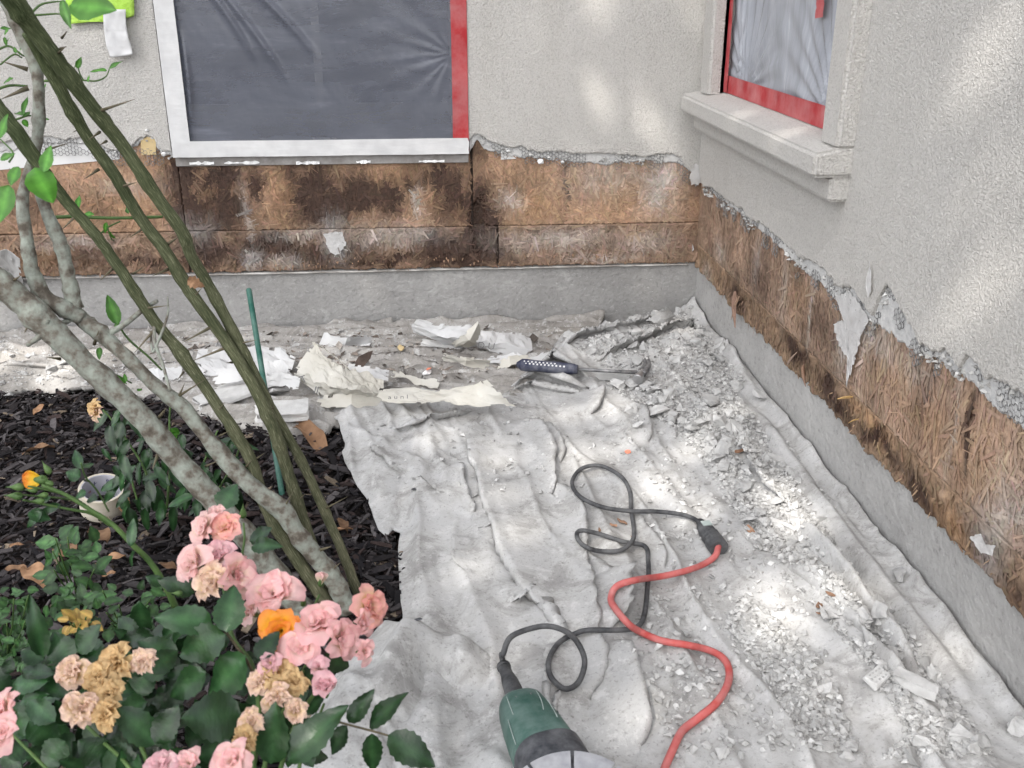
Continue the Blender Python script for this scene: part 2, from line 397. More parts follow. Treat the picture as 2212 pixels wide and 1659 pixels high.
M['ink_blue'] = mat('blue_print', [(0.3, (0.03, 0.035, 0.10)), (0.7, (0.05, 0.055, 0.14))], 60, 0.8)
M['ink_red'] = mat('red_print', [(0.3, (0.35, 0.08, 0.08)), (0.7, (0.4, 0.1, 0.1))], 60, 0.8)
M['lime'] = mat('lime_towel', [(0.3, (0.33, 0.56, 0.07)), (0.7, (0.48, 0.74, 0.14))], 60, 0.95, bumps=((160, 0.8, 0.004),))
M['stake'] = mat('stake_green', [(0.3, (0.006, 0.085, 0.06)), (0.7, (0.01, 0.12, 0.085))], 30, 0.45, dust=0.2)
M['tape_roll'] = mat('tape_roll_paper', [(0.3, (0.52, 0.47, 0.38)), (0.7, (0.60, 0.55, 0.46))], 20, 0.7, stretch=(1, 1, 6), bumps=((200, 0.15, 0.001),))
M['tape_core'] = mat('tape_core', [(0.3, (0.40, 0.40, 0.45)), (0.7, (0.50, 0.50, 0.55))], 20, 0.7)
M['pink_bit'] = mat('orange_foam', [(0.3, (0.65, 0.19, 0.12)), (0.7, (0.75, 0.3, 0.2))], 60, 0.8)
M['foil'] = mat('foil', [(0.3, g(0.75)), (0.7, g(0.85))], 50, 0.35, bumps=((120, 0.8, 0.004),))
M['wood_chip'] = mat('wood_chip', [(0.3, (0.17, 0.09, 0.055)), (0.7, (0.34, 0.21, 0.14))], 70, 0.85, stretch=(1, 4, 1), rand=0.3)
M['stud'] = mat('dark_stud', [(0.3, (0.05, 0.038, 0.032)), (0.7, (0.12, 0.09, 0.075))], 60, 0.9, stretch=(1, 1, 0.15), bumps=((80, 0.6, 0.004, (1, 1, 0.15)),))
M['foam_yellow'] = mat('yellow_foam', [(0.3, (0.5, 0.38, 0.2)), (0.7, (0.6, 0.48, 0.28))], 30, 0.9)
M['crown'] = mat('canopy_leaf', [(0.3, (0.04, 0.09, 0.02)), (0.7, (0.07, 0.14, 0.03))], 3, 0.6, trans=0.25)
M['trunk'] = mat('canopy_bark', [(0.3, (0.09, 0.075, 0.06)), (0.7, (0.18, 0.15, 0.12))], 20, 0.9, bumps=((40, 0.8, 0.02, (1, 1, 0.2)),))

#@@PARTS
# ================================================================== ground
def ground_sheet():
    s = 60.0
    V = [(-s, -s, -0.03), (s, -s, -0.03), (s, s, -0.03), (-s, s, -0.03)]
    o = ob('ground', mesh_py('ground', V, [(0, 1, 2, 3)]), M['soil'])
    tag(o, kind='structure')
ground_sheet()

# ================================================================== house
HOUSE = empty('house', (0, 0, 0))
tag(HOUSE, 'stucco house corner with the cladding cut away along its bottom above a concrete footing', 'house')
def back_pt(s, d, z): return (s, -d, z)          # d: metres proud of the footing face
def right_pt(s, d, z): return (-d, s, z)
def sheet_grid(name, pt, S, T, zb, zt, depth, mat_, parent, col=None, flip=False, edge=0.012, smooth=True):
    """a wall sheet: S positions along the wall, T 0..1 up it; zb / zt / depth are functions of arrays"""
    Sg, Tg = np.meshgrid(S, T)
    zlo, zhi = zb(Sg), zt(Sg)
    Zg = zlo + (zhi - zlo) * Tg
    Dg = depth(Sg, Zg)
    C = col(Sg, Zg) if col else None
    if edge:                                     # turn the rim back into the wall
        Sg, Zg, Dg = (np.pad(a, 1, mode='edge') for a in (Sg, Zg, Dg))
        Dg[0, :] -= edge; Dg[-1, :] -= edge; Dg[1:-1, 0] -= edge; Dg[1:-1, -1] -= edge
        if C is not None: C = np.pad(C, ((1, 1), (1, 1), (0, 0)), mode='edge')
    r, c = Sg.shape
    X, Y, Z = pt(Sg, Dg, Zg)
    V = np.stack([X, Y, Z], -1).reshape(-1, 3)
    i = np.arange(r * c).reshape(r, c)
    q = np.stack([i[:-1, :-1], i[:-1, 1:], i[1:, 1:], i[1:, :-1]], -1).reshape(-1, 4)
    if flip: q = q[:, ::-1]
    return ob(name, mesh_np(name, V, q, smooth=smooth, col=None if C is None else C.reshape(-1, 3)), mat_, parent)

def conc_depth(seed):
    def f(S, Z): return 0.003 * (fbm(S * 6, Z * 12, 3, seed) - 0.5) + 0.002 * (fbm(S * 60, Z * 80, 3, seed + 5) - 0.5) - 0.003
    return f
T_f = np.linspace(0, 1, 52)
sheet_grid('foundation', back_pt, np.arange(-3.3, 0.03, 0.006), T_f, lambda s: s * 0 - 0.12, lambda s: 0.192 + 0.002 * fbm(s * 6, s * 0, 2, 4), conc_depth(1), M['concrete'], HOUSE, edge=0.05)
sheet_grid('foundation', right_pt, np.arange(-3.3, 0.03, 0.006), T_f, lambda s: s * 0 - 0.12, lambda s: 0.186 + 0.002 * fbm(s * 6, s * 0, 2, 9), conc_depth(2), M['concrete_brightened'], HOUSE, flip=True, edge=0.05)
mb = MB()
mb.box((-3.3, 0.022, 0.10), (0.02, 0.25, 2.5)); mb.box((0.022, -3.3, 0.10), (0.25, 0.25, 2.5))
mb.build('wall_core', M['stud'], HOUSE)
# a thin white metal drip strip on top of the back footing
S = np.arange(-3.3, -0.02, 0.01)
sheet_grid('flashing_strip', back_pt, S, np.linspace(0, 1, 3), lambda s: 0.189 + 0.004 * (fbm(s * 5, s * 0, 3, 30) - 0.5), lambda s: 0.1915 + 0.008 * np.clip(fbm(s * 7, s * 0, 3, 31) - .35, 0, 1), lambda s, z: 0.004 + 0.006 * fbm(s * 12, z * 0, 3, 33), M['drip'], HOUSE, edge=0.012)

# ---------------------------------------------------------------- sheathing
def blobs(S, Z, lst, seed, warp=0.05):
    wx = (fbm(S * 14, Z * 14, 4, seed) - 0.5) * warp * 2; wz = (fbm(S * 14, Z * 14, 4, seed + 50) - 0.5) * warp * 2
    m = np.zeros_like(S)
    for (s, z, rs, rz, k) in lst:
        m = np.maximum(m, k * np.exp(-(((S + wx - s) / rs) ** 2 + ((Z + wz - z) / rz) ** 2)))
    return m
def bk(u, v, ru, rv, k):
    p = B(u, v); return (p.x, p.z, ru * 0.00142, rv * 0.0015, k)
ROT_B = [bk(*a) for a in ((470, 385, 70, 40, .8), (580, 540, 90, 36, .9), (840, 430, 60, 50, .7), (960, 390, 50, 40, .9), (680, 400, 60, 50, .8), (430, 470, 40, 70, .9), (700, 545, 120, 26, .7), (960, 540, 60, 40, .9), (400, 380, 30, 60, 1), (395, 440, 34, 70, .9), (490, 450, 70, 50, .75), (560, 400, 20, 50, .6), (700, 440, 80, 55, .9), (640, 375, 40, 35, .6), (770, 425, 60, 45, .8), (980, 420, 50, 70, .8), (1034, 490, 34, 90, 1.3), (1050, 545, 36, 30, 1.2), (1010, 560, 30, 25, 1), (450, 545, 70, 30, .8), (320, 565, 80, 20, .6), (190, 565, 90, 20, .5), (600, 555, 50, 20, .8), (860, 565, 60, 14, .8), (1226, 400, 7, 80, .6), (60, 450, 60, 60, .4), (900, 400, 30, 50, .5), (1110, 560, 40, 12, .5), (1030, 330, 30, 35, .5), (760, 570, 90, 12, .7), (230, 450, 40, 50, .3))]
PALE_B = [bk(*a) for a in ((725, 520, 24, 40, .9), (1425, 390, 46, 70, .85), (1105, 430, 24, 20, .6), (690, 505, 100, 13, .5), (850, 505, 110, 22, .55), (1200, 515, 130, 26, .55), (1310, 380, 110, 50, .4), (280, 400, 60, 20, .4), (160, 522, 90, 12, .5), (1390, 520, 70, 30, .5), (905, 440, 10, 30, .7), (545, 560, 24, 20, .7), (620, 565, 40, 14, .5), (535, 470, 8, 60, .5), (1300, 560, 90, 10, .5), (420, 500, 40, 30, .35))]
GOLD_B = [bk(*a) for a in ((470, 420, 50, 40, .8), (870, 390, 60, 40, .6), (610, 420, 30, 60, .7), (1150, 440, 60, 40, .7), (1340, 420, 80, 40, .6), (260, 440, 70, 50, .7), (100, 560, 80, 18, .5), (1390, 500, 40, 14, .9), (1200, 390, 60, 30, .5), (960, 450, 50, 40, .4), (740, 480, 40, 20, .3), (1000, 470, 30, 60, .4))]
def rk(u, v, ru, rv, k):
    p = R(u, v); return (p.y, p.z, ru, rv, k)
ROT_R = [rk(*a) for a in ((1500, 470, .05, .06, .4), (1650, 600, .10, .07, .5), (1720, 760, .10, .03, .8), (1800, 850, .10, .03, .9), (1600, 640, .08, .04, .7), (1900, 960, .12, .02, .7), (2000, 1070, .1, .03, .6), (1990, 850, .05, .08, .35), (2130, 1210, .1, .04, .5), (2110, 900, .012, .09, .7), (2010, 830, .008, .1, .6), (2200, 1290, .1, .03, .5), (1780, 700, .1, .05, .4))]
PALE_R = [rk(*a) for a in ((1880, 690, .05, .06, .9), (1835, 720, .04, .06, .8), (1760, 650, .008, .09, .6), (1870, 760, .012, .07, .5), (1920, 740, .08, .04, .5), (2070, 920, .008, .09, .5), (1980, 800, .06, .04, .4), (1560, 540, .05, .03, .5), (1640, 560, .03, .06, .4), (2150, 1160, .05, .07, .7), (2200, 1100, .08, .05, .5), (1530, 590, .05, .03, .5), (1700, 620, .02, .08, .35))]
GOLD_R = [rk(*a) for a in ((1950, 820, .1, .05, .6), (2000, 900, .1, .06, .6), (2120, 1000, .1, .08, .5), (1900, 930, .09, .02, .9), (2050, 1130, .1, .03, .9), (2130, 1230, .1, .03, .8), (1730, 640, .06, .05, .4), (1850, 880, .05, .02, .8))]
def osb_colour(rot, pale, gold, base, low, zseam, seed):
    def f(S, Z):
        n = fbm(S * 11, Z * 11, 5, seed); n2 = fbm(S * 45, Z * 30, 4, seed + 3)
        c = np.array(base)[None, None, :] * (0.45 + 1.1 * n[..., None])
        lw = sstep(zseam + 0.004, zseam - 0.004, Z)[..., None]
        c = c * (1 - lw) + lw * np.array(low)[None, None, :] * (0.5 + 1.0 * n2[..., None])
        gm = np.clip(blobs(S, Z, gold, seed + 7, 0.02), 0, 1)[..., None]
        c = c * (1 - gm * 0.8) + gm * 0.8 * np.array((0.40, 0.24, 0.125)) * (0.65 + 0.7 * n2[..., None])
        rm = np.clip(blobs(S, Z, rot, seed + 9, 0.04) * (0.7 + 1.9 * n2), 0, 1)[..., None]
        c = c * (1 - rm) + rm * np.array((0.060, 0.034, 0.024))
        pm = np.clip(blobs(S, Z, pale, seed + 11, 0.02) * (0.35 + 1.1 * n2), 0, 1)[..., None]
        c = c * (1 - pm * 0.85) + pm * 0.85 * np.array((0.58, 0.55, 0.52))
        return c
    return f
def strands(pt, flip, s0, s1, z0f, z1f, colf, depth, n, seed, parent, lmax=0.058, tilt=1.0, lift=0.0025, vert=0.3, vary=.62):
    """wood flakes bedded in the face of one panel"""
    r = np.random.default_rng(seed); n = int(n * .65)
    s = r.uniform(s0 + .006, s1 - .006, n); zl, zh = z0f(s), z1f(s)
    z = zl + (zh - zl) * r.uniform(0.02, 0.98, n)
    L = r.uniform(0.018, lmax, n); W = r.uniform(0.0015, 0.0075, n)
    a = np.where(r.random(n) < vert, r.normal(math.pi / 2, 0.35, n), r.uniform(-math.pi / 2, math.pi / 2, n))
    dx, dz = np.cos(a) * L / 2, np.sin(a) * L / 2
    dx = np.clip(dx, -np.minimum(s - s0, s1 - s), np.minimum(s - s0, s1 - s)); dz = np.clip(dz, -np.minimum(z - zl, zh - z), np.minimum(z - zl, zh - z))
    ll = np.sqrt(dx * dx + dz * dz) + 1e-6
    px, pz = -dz / ll * W / 2, dx / ll * W / 2
    d0 = depth(s[None], z[None])[0] + 0.0005
    la = r.uniform(0, lift, n) * .5 + r.uniform(0, 1, n) ** 14 * 0.006 * tilt; lb = r.uniform(0, lift, n) * .5
    P = []
    for (e, w, d) in ((-1, -1, lb), (-1, 1, lb), (0, 1, (la + lb) / 2 + 0.0005), (0, -1, (la + lb) / 2 + 0.0005), (1, -0.6, la), (1, 0.5, la)):
        P.append(np.stack(pt(s + e * dx + w * px, d0 + d, z + e * dz + w * pz), -1))
    V = np.stack(P, 1).reshape(-1, 3)
    b = np.arange(n)[:, None] * 6
    q = np.concatenate([b + np.array([0, 3, 2, 1]), b + np.array([3, 4, 5, 2])])
    if flip: q = q[:, ::-1]
    c = colf(s[None], z[None])[0] * (1 + vary * r.uniform(-.30, .36, (n, 1))) * (1 + r.normal(0, 0.03, (n, 3)))
    o = ob('wood_strands', mesh_np('wood_strands', V, q, col=np.clip(np.repeat(c[:, None, :], 6, 1), 0.01, 0.8).reshape(-1, 3)), M['strand'], parent)
    tag(o, kind='stuff')
ZS = 0.330
colB = osb_colour(ROT_B, PALE_B, GOLD_B, (0.345, 0.218, 0.140), (0.25, 0.163, 0.110), ZS, 40)
colR = osb_colour(ROT_R, PALE_R, GOLD_R, (0.335, 0.232, 0.168), (0.28, 0.19, 0.125), 0.262, 80)
def depB(S, Z):
    low = sstep(ZS + .002, ZS - .01, Z)
    rot = np.clip(blobs(S, Z, ROT_B, 49, 0.028), 0, 1)
    d = 0.004 + 0.004 * (fbm(S * 30, Z * 30, 4, 60) - 0.5)
    d = d + low * 0.018 * (fbm(S * 32, Z * 40, 4, 61) - 0.55) - rot * 0.009 * fbm(S * 60, Z * 40, 3, 62)
    hole = blobs(S, Z, [bk(1034, 490, 20, 70, 1)], 63, 0.015)
    return d - 0.02 * sstep(0.35, 0.6, hole)
def depR(S, Z):
    low = sstep(0.262, 0.252, Z)
    d = 0.006 + 0.005 * (fbm(S * 26, Z * 26, 4, 70) - 0.5)
    return d + low * (0.016 * (fbm(S * 30, Z * 34, 5, 71) - 0.62))
def panel_b(s0, s1, z0, z1, n, rag, seed, **k):
    zb = lambda s: z0 + rag * (fbm(s * 40, s * 0 + seed, 4, seed) - 0.3)
    zt = lambda s: s * 0 + z1
    p = sheet_grid('sheathing_panel', back_pt, np.arange(s0, s1, 0.005), np.linspace(0, 1, max(8, int((z1 - z0) / 0.005))), zb, zt, depB, M['osb'], HOUSE, col=colB)
    strands(back_pt, False, s0, s1, zb, zt, colB, depB, n, seed, p, **k)
xj1, xj2, xj3 = B(400, 480).x, B(1022, 480).x, B(1075, 450).x
panel_b(-3.2, xj1 - .0015, ZS + .0015, 0.60, 4200, 0, 101)
panel_b(xj1 + .0015, xj2 - .002, ZS + .0015, 0.56, 4600, 0, 102)
panel_b(xj2 + .002, 0.006, ZS + .0015, 0.615, 4400, 0, 103)
panel_b(-3.2, xj1 - .002, 0.197, ZS - .0015, 2200, 0.012, 104, lmax=.05, tilt=2)
panel_b(xj1 + .002, xj3, 0.197, ZS - .0015, 2600, 0.012, 105, lmax=.05, tilt=2)
panel_b(xj3 + .003, 0.006, 0.197, ZS - .0015, 1600, 0.008, 106, lmax=.06)
def panel_r(s0, s1, z0, z1, n, rag, seed, **k):
    zb = lambda s: z0 + rag * (fbm(s * 45, s * 0 + seed, 4, seed) - 0.45)
    zt = lambda s: s * 0 + z1
    p = sheet_grid('sheathing_panel', right_pt, np.arange(s0, s1, 0.005), np.linspace(0, 1, max(8, int((z1 - z0) / 0.005))), zb, zt, depR, M['osb'], HOUSE, col=colR, flip=True)
    strands(right_pt, True, s0, s1, zb, zt, colR, depR, n, seed, p, vary=.38, **k)
panel_r(-1.62, 0.004, 0.2635, 0.54, 5600, 0, 201, vert=0.45)
panel_r(-3.2, -1.623, 0.2635, 0.54, 5600, 0, 202, vert=0.35)
panel_r(-1.02, 0.004, 0.180, 0.2605, 900, 0.022, 203, lmax=.03, tilt=.4, vert=0.45)
panel_r(-3.2, -1.023, 0.180, 0.2605, 1900, 0.022, 204, lmax=.03, tilt=.4, vert=0.45)
# frayed lower fringe of the right-hand sheathing
def fringe(name, pt, s0, s1, z0, n, seed, lo, hi, colr, dd=0.010):
    r = np.random.default_rng(seed); V, Q, C = [], [], []
    for i in range(n):
        s = r.uniform(s0, s1); dens = vnoise(np.array(s * 18), np.array(0.0), seed)
        L = r.uniform(lo, hi) * (0.35 + 1.3 * float(dens)); w = r.uniform(0.0012, 0.005); sl = r.normal(0, 0.25) * L
        d0 = r.uniform(0.001, dd); d1 = d0 + r.normal(0.003, 0.004); d1 = max(0.001, d1); zt = z0 + r.uniform(0.0, 0.035)
        b = len(V)
        for (a, t) in ((-1, 0), (1, 0), (1, .55), (-1, .55), (0.35, 1), (-.35, 1)):
            V.append(pt(s + a * w / 2 + sl * t, d0 + (d1 - d0) * t, zt - L * t))
        Q += [(b, b + 1, b + 2, b + 3), (b + 3, b + 2, b + 4, b + 5)]
        c = np.array(colr) * r.uniform(0.6, 1.3); C += [c] * 6
    o = ob(name, mesh_np(name, np.array(V), np.array(Q), col=np.clip(np.array(C), .01, .8)), M['strand'], HOUSE); tag(o, kind='stuff')
fringe('frayed_wood_fibres', right_pt, -3.2, -0.06, 0.190, 120, 301, 0.004, 0.014, (0.31, 0.21, 0.13), 0.010)
fringe('frayed_wood_fibres', right_pt, -0.75, -0.35, 0.208, 50, 305, 0.010, 0.035, (0.24, 0.16, 0.115), 0.016)
fringe('frayed_wood_fibres', back_pt, -3.0, -0.1, 0.204, 300, 302, 0.004, 0.012, (0.22, 0.135, 0.085), 0.010)
# torn wrap still clinging to the sheathing
def torn(pts, f, off, label_seed, m='wrap', name='torn_wrap'):
    P = [Vector(f(u, v, off)) for u, v in pts]; c = sum(P, Vector()) / len(P); r = random.Random(label_seed); rim = []
    for a, b in zip(P, P[1:] + P[:1]):
        n = max(2, int((b - a).length / .006))
        for k in range(n): rim.append(a.lerp(b, k / n) + (a - c).normalized() * r.gauss(0, .0025))
    V = [c] ; Fc = []; n = len(rim)
    for s in (.4, .75, 1.0):
        V += [c.lerp(q, s) + Vector((-1, -1, 0)) * (.003 * r.random() if s == 1 else .001) for q in rim]
    for k in range(n):
        k2 = (k + 1) % n; Fc.append((0, 1 + k, 1 + k2)); Fc += [(1 + n * j + k, 1 + n * (j + 1) + k, 1 + n * (j + 1) + k2, 1 + n * j + k2) for j in (0, 1)]
    ob(name, mesh_py(name, V, Fc, False), M[m], HOUSE)
torn(((1806, 640), (1836, 626), (1878, 690), (1862, 720), (1846, 780), (1828, 838), (1834, 775), (1812, 745), (1800, 700), (1822, 690)), R, -.016, 1)
torn(((1440, 548), (1462, 528), (1496, 524), (1500, 540), (1470, 556), (1432, 572)), R, -.02, 2)
torn(((2096, 1160), (2118, 1150), (2130, 1175), (2150, 1178), (2146, 1200), (2120, 1196)), R, -.02, 3)
torn(((700, 505), (740, 500), (748, 530), (730, 552), (712, 545)), B, -.010, 4)
torn(((1490, 375), (1500, 352), (1520, 362), (1516, 395), (1494, 400)), B, -.022, 5)
torn(((1880, 560), (1884, 620), (1876, 640), (1870, 620)), R, -.026, 6)
# one hanging splinter and the loose ones standing off the face
def splinter(p0, p1, w, c, name='splinter'):
    p0, p1 = Vector(p0), Vector(p1); pts = catmull([p0, p0.lerp(p1, .4) + Vector((-.004, -.003, .002)), p1], 5)
    V, Fc = tube(pts, lerp_list([w * .5, w, w * .8, w * .15], len(pts)), 5)
    ob(name, mesh_py(name, V, Fc, False, [c] * len(V)), M['strand'], HOUSE)
splinter(R(1588, 630, -.012), R(1588, 708, -.022), 0.008, (0.25, 0.16, 0.12))
splinter(R(1597, 640, -.012), R(1580, 690, -.02), 0.004, (0.3, 0.2, 0.14))
splinter(R(1842, 857, -.02), R(1808, 862, -.05), 0.003, (0.45, 0.29, 0.12))
splinter(R(1855, 905, -.012), R(1832, 914, -.03), 0.0016, (0.45, 0.29, 0.12))
splinter(R(1735, 790, -.012), R(1740, 835, -.02), 0.005, (0.20, 0.12, 0.08))
splinter(R(1700, 790, -.02), R(1722, 760, -.012), 0.003, (0.34, 0.25, 0.2))

# ---------------------------------------------------------------- stucco
def edge_from(pts, f, extra=()):
    P = [f(*p) for p in pts]; return P
def slab(name, pt, axis, edge_pts, ztop, d_front, d_back, mat_, parent, seed, jag=0.005, step=0.004, flip=False, roundn=0.0):
    """a coat of plaster whose lower edge follows edge_pts [(s, z)], broken unevenly"""
    e = sorted(edge_pts); s = np.arange(e[0][0], e[-1][0] + 1e-6, step)
    z = np.interp(s, [a for a, _ in e], [b for _, b in e])
    z = z + jag * 2 * (fbm(s * 60, s * 0, 4, seed) - 0.5) + jag * 1.2 * (fbm(s * 220, s * 0, 2, seed + 1) - 0.5)
    db = d_back + 0 * s
    lip = 0.004 * fbm(s * 120, s * 0, 3, seed + 2)
    rows = [(db, z + 0.004 + lip), (np.full_like(s, (d_front + d_back) / 2), z + lip * .3), (np.full_like(s, d_front - 0.002), z + 0.001), (np.full_like(s, d_front), z + 0.0045), (np.full_like(s, d_front), z + 0.02), (np.full_like(s, d_front), np.full_like(s, ztop)), (db, np.full_like(s, ztop))]
    n = len(s); V = np.concatenate([np.stack(np.broadcast_arrays(*pt(s, d, zz)), -1) for d, zz in rows])
    i = np.arange(len(rows) * n).reshape(len(rows), n)
    q = np.stack([i[:-1, :-1], i[:-1, 1:], i[1:, 1:], i[1:, :-1]], -1).reshape(-1, 4)
    ends = [[i[k, 0] for k in (0, 1, 2, 3)], [i[0, 0], i[3, 0], i[5, 0], i[6, 0]], [i[3, -1], i[2, -1], i[1, -1], i[0, -1]], [i[6, -1], i[5, -1], i[3, -1], i[0, -1]]]
    q = np.concatenate([q, np.array(ends)])
    if flip: q = q[:, ::-1]
    return ob(name, mesh_np(name, V, q), mat_, parent)
def bz(u, v, y=-.02): p = B(u, v, y); return (p.x, p.z)
def rz(u, v, x=-.022): p = R(u, v, x); return (p.y, p.z)
ZT = 2.45
E_BR = [bz(*a) for a in ((1013, 306), (1022, 294), (1032, 289), (1050, 300), (1075, 311), (1100, 318), (1130, 318), (1160, 330), (1175, 328), (1200, 326), (1230, 332), (1300, 333), (1340, 334), (1375, 336), (1400, 341), (1425, 333), (1455, 332), (1472, 342), (1478, 360))] + [(-0.019, 0.47)]
E_BL = [(-3.2, 0.60)] + [bz(*a) for a in ((0, 310), (60, 300), (100, 297), (140, 302), (177, 297), (205, 300), (227, 320), (253, 328), (280, 318), (300, 300), (318, 291), (333, 300), (340, 318), (353, 326), (372, 332))]
x_wl, x_wr = B(372, 332, -.02).x, B(1013, 306, -.02).x
slab('stucco_wall', back_pt, 0, E_BR, ZT, 0.020, 0.006, M['stucco'], HOUSE, 401)
slab('stucco_wall', back_pt, 0, E_BL, ZT, 0.020, 0.006, M['stucco'], HOUSE, 402)
slab('stucco_wall', back_pt, 0, [(x_wl + .0005, 1.72), (x_wr - .0005, 1.72)], ZT, 0.020, 0.006, M['stucco'], HOUSE, 403, jag=0)
# cement base coat showing under the broken edge
def lower(e, dz, seed): return [(s, z - dz * float(0.3 + 0.9 * fbm(np.array(s * 9.0), np.array(0.), 3, seed))) for s, z in e]
slab('cement_coat', back_pt, 0, [(s, z) for s, z in [bz(*a) for a in ((1015, 330), (1030, 300), (1045, 322), (1075, 330), (1100, 340), (1200, 346), (1300, 357), (1400, 350), (1470, 356))]] + [(-.024, .475)], ZT, 0.012, 0.0, M['cement'], HOUSE, 411, jag=0.006)
slab('cement_coat', back_pt, 0, [(-3.2, 0.585)] + [bz(*a) for a in ((0, 330), (100, 312), (177, 312), (230, 328), (290, 318), (320, 300), (350, 335), (372, 340))], ZT, 0.012, 0.0, M['cement'], HOUSE, 412, jag=0.006)
E_R = [rz(*a) for a in ((1497, 386), (1515, 400), (1540, 408), (1565, 428), (1590, 448), (1604, 452), (1612, 470), (1640, 482), (1680, 515), (1719, 552), (1745, 562), (1776, 580), (1806, 618), (1836, 622), (1860, 655), (1879, 682), (1896, 640), (1908, 620), (1922, 625), (1952, 683), (1970, 715), (1982, 742), (2009, 757), (2039, 757), (2055, 775), (2069, 793), (2082, 770), (2096, 766), (2110, 790), (2119, 816), (2159, 824), (2212, 850))]
E_R = [(-3.2, 0.47)] + E_R
E_R = [p for p in E_R if p[0] < -0.024] + [(-0.018, 0.50)]
E_RC = [rz(*a, -.012) for a in ((1497, 396), (1540, 418), (1600, 462), (1640, 495), (1719, 566), (1800, 640), (1879, 692), (1920, 720), (1985, 766), (2009, 772), (2080, 812), (2119, 850), (2160, 890), (2212, 930))]
E_RC = [(-3.2, 0.44)] + [p for p in E_RC if p[0] < -0.015] + [(-0.013, 0.49)]
E_CL = [rz(*a, -.02) for a in ((1497, 386),)]

# right-hand window: numbers along the wall
W0, W1, WZ0, WZ1 = -0.190, -1.02, 0.700, 1.75      # opening
SILL_END, SILL_FAR = -1.165, -0.052
# wall right of / left of / under / over the opening are one coat with a hole: four slabs butted together
def sub_edge(e, a, b):
    f = lambda s: float(np.interp(s, [p[0] for p in sorted(e)], [p[1] for p in sorted(e)]))
    return [(a, f(a))] + [p for p in e if a < p[0] < b] + [(b, f(b))]
slab('stucco_wall', right_pt, 1, sub_edge(E_R, -3.2, W1), ZT, 0.022, 0.006, M['stucco'], HOUSE, 421, flip=True, jag=0.006)
slab('stucco_wall', right_pt, 1, sub_edge(E_R, W1 + .0004, W0 - .0004), WZ0, 0.022, 0.006, M['stucco'], HOUSE, 422, flip=True, jag=0.006)
slab('stucco_wall', right_pt, 1, sub_edge(E_R, W0, -0.0185), ZT, 0.022, 0.006, M['stucco'], HOUSE, 423, flip=True, jag=0.006)
slab('stucco_wall', right_pt, 1, [(W1 + .0004, WZ1), (W0 - .0004, WZ1)], ZT, 0.022, 0.006, M['stucco'], HOUSE, 424, flip=True, jag=0)
slab('cement_coat', right_pt, 1, sub_edge(E_RC, -3.2, -0.02), 0.68, 0.013, 0.0, M['cement'], HOUSE, 431, flip=True, jag=0.007)
# raised plaster surround and stepped sill
def block(name, lo, hi, parent=HOUSE, bev=0.006, m='stucco', slope=0.0):
    bm = bmesh.new(); bmesh.ops.create_cube(bm, size=1.0)
    for v in bm.verts: v.co = Vector([lo[k] + (v.co[k] + .5) * (hi[k] - lo[k]) for k in range(3)])
    if slope:
        for v in bm.verts:
            if v.co.z > (lo[2] + hi[2]) / 2 and v.co.x < (lo[0] + hi[0]) / 2: v.co.z -= slope
    if bev: bmesh.ops.bevel(bm, geom=bm.edges[:], offset=bev, segments=3, affect='EDGES')
    me = bpy.data.meshes.new(name); bm.to_mesh(me); bm.free()
    return ob(name, me, M[m], parent)
sill = block('window_sill', (-0.100, SILL_END, 0.684), (0.05, SILL_FAR, 0.762), slope=0.030, bev=0.007)
block('sill_ledge', (-0.060, SILL_END + .004, 0.634), (0.0, SILL_FAR - .01, 0.6845), sill, bev=0.006)
block('window_jamb', (-0.058, -0.190, 0.738), (0.03, -0.100, 2.0), bev=0.008)
block('window_jamb', (-0.058, SILL_END + .001, 0.738), (0.03, -1.075, 2.0), bev=0.008)
block('window_head', (-0.0585, SILL_END + .002, 1.74), (0.03, -0.101, 2.002), bev=0.008)

# ---------------------------------------------------------------- wire lath and crumbs along the broken edges
def hex_lath(pt, edge, seed, rows=(-2, 2), cell=0.0125, keep=0.75, dd=0.012, wire=0.0008, reach=1.0):
    r = random.Random(seed); e = sorted(edge); es = [a for a, _ in e]; ez = [b for _, b in e]
    mbx = MB(); seen = set()
    h = cell * math.sqrt(3) / 2
    i0, i1 = int(es[0] / (cell * .75)), int(es[-1] / (cell * .75))
    for i in range(i0, i1):
        s = i * cell * 0.75
        zc = float(np.interp(s, es, ez))
        for j in range(int((zc - 0.032 * reach) / h), int((zc + 0.012) / h)):
            z = j * h + (h / 2 if i % 2 else 0)
            if float(vnoise(np.array(s * 25), np.array(z * 25), seed)) > keep: continue
            cs = [(s + cell / 2 * math.cos(k * math.pi / 3), z + cell / 2 * math.sin(k * math.pi / 3)) for k in range(6)]
            for k in range(6):
                a, b = cs[k], cs[(k + 1) % 6]
                key = tuple(sorted([(round(a[0], 4), round(a[1], 4)), (round(b[0], 4), round(b[1], 4))]))
                if key in seen: continue
                seen.add(key)
                da = dd + 0.004 * r.random()
                V, Fc = tube([pt(a[0], da, a[1]), pt(b[0], da + .001, b[1])], wire, 3, cap=False); mbx.add(V, Fc)
    if mbx.v:
        o = mbx.build('wire_lath', M['wire'], HOUSE); tag(o, kind='stuff')
hex_lath(back_pt, [p for p in E_BR if p[0] > -0.73], 501, keep=.55)
hex_lath(back_pt, [bz(*a) for a in ((60, 302), (180, 302), (240, 325), (350, 330))], 502, keep=0.6)
hex_lath(right_pt, [p for p in E_R if -2.2 < p[0] < -0.05], 503, keep=0.45, reach=1.25)

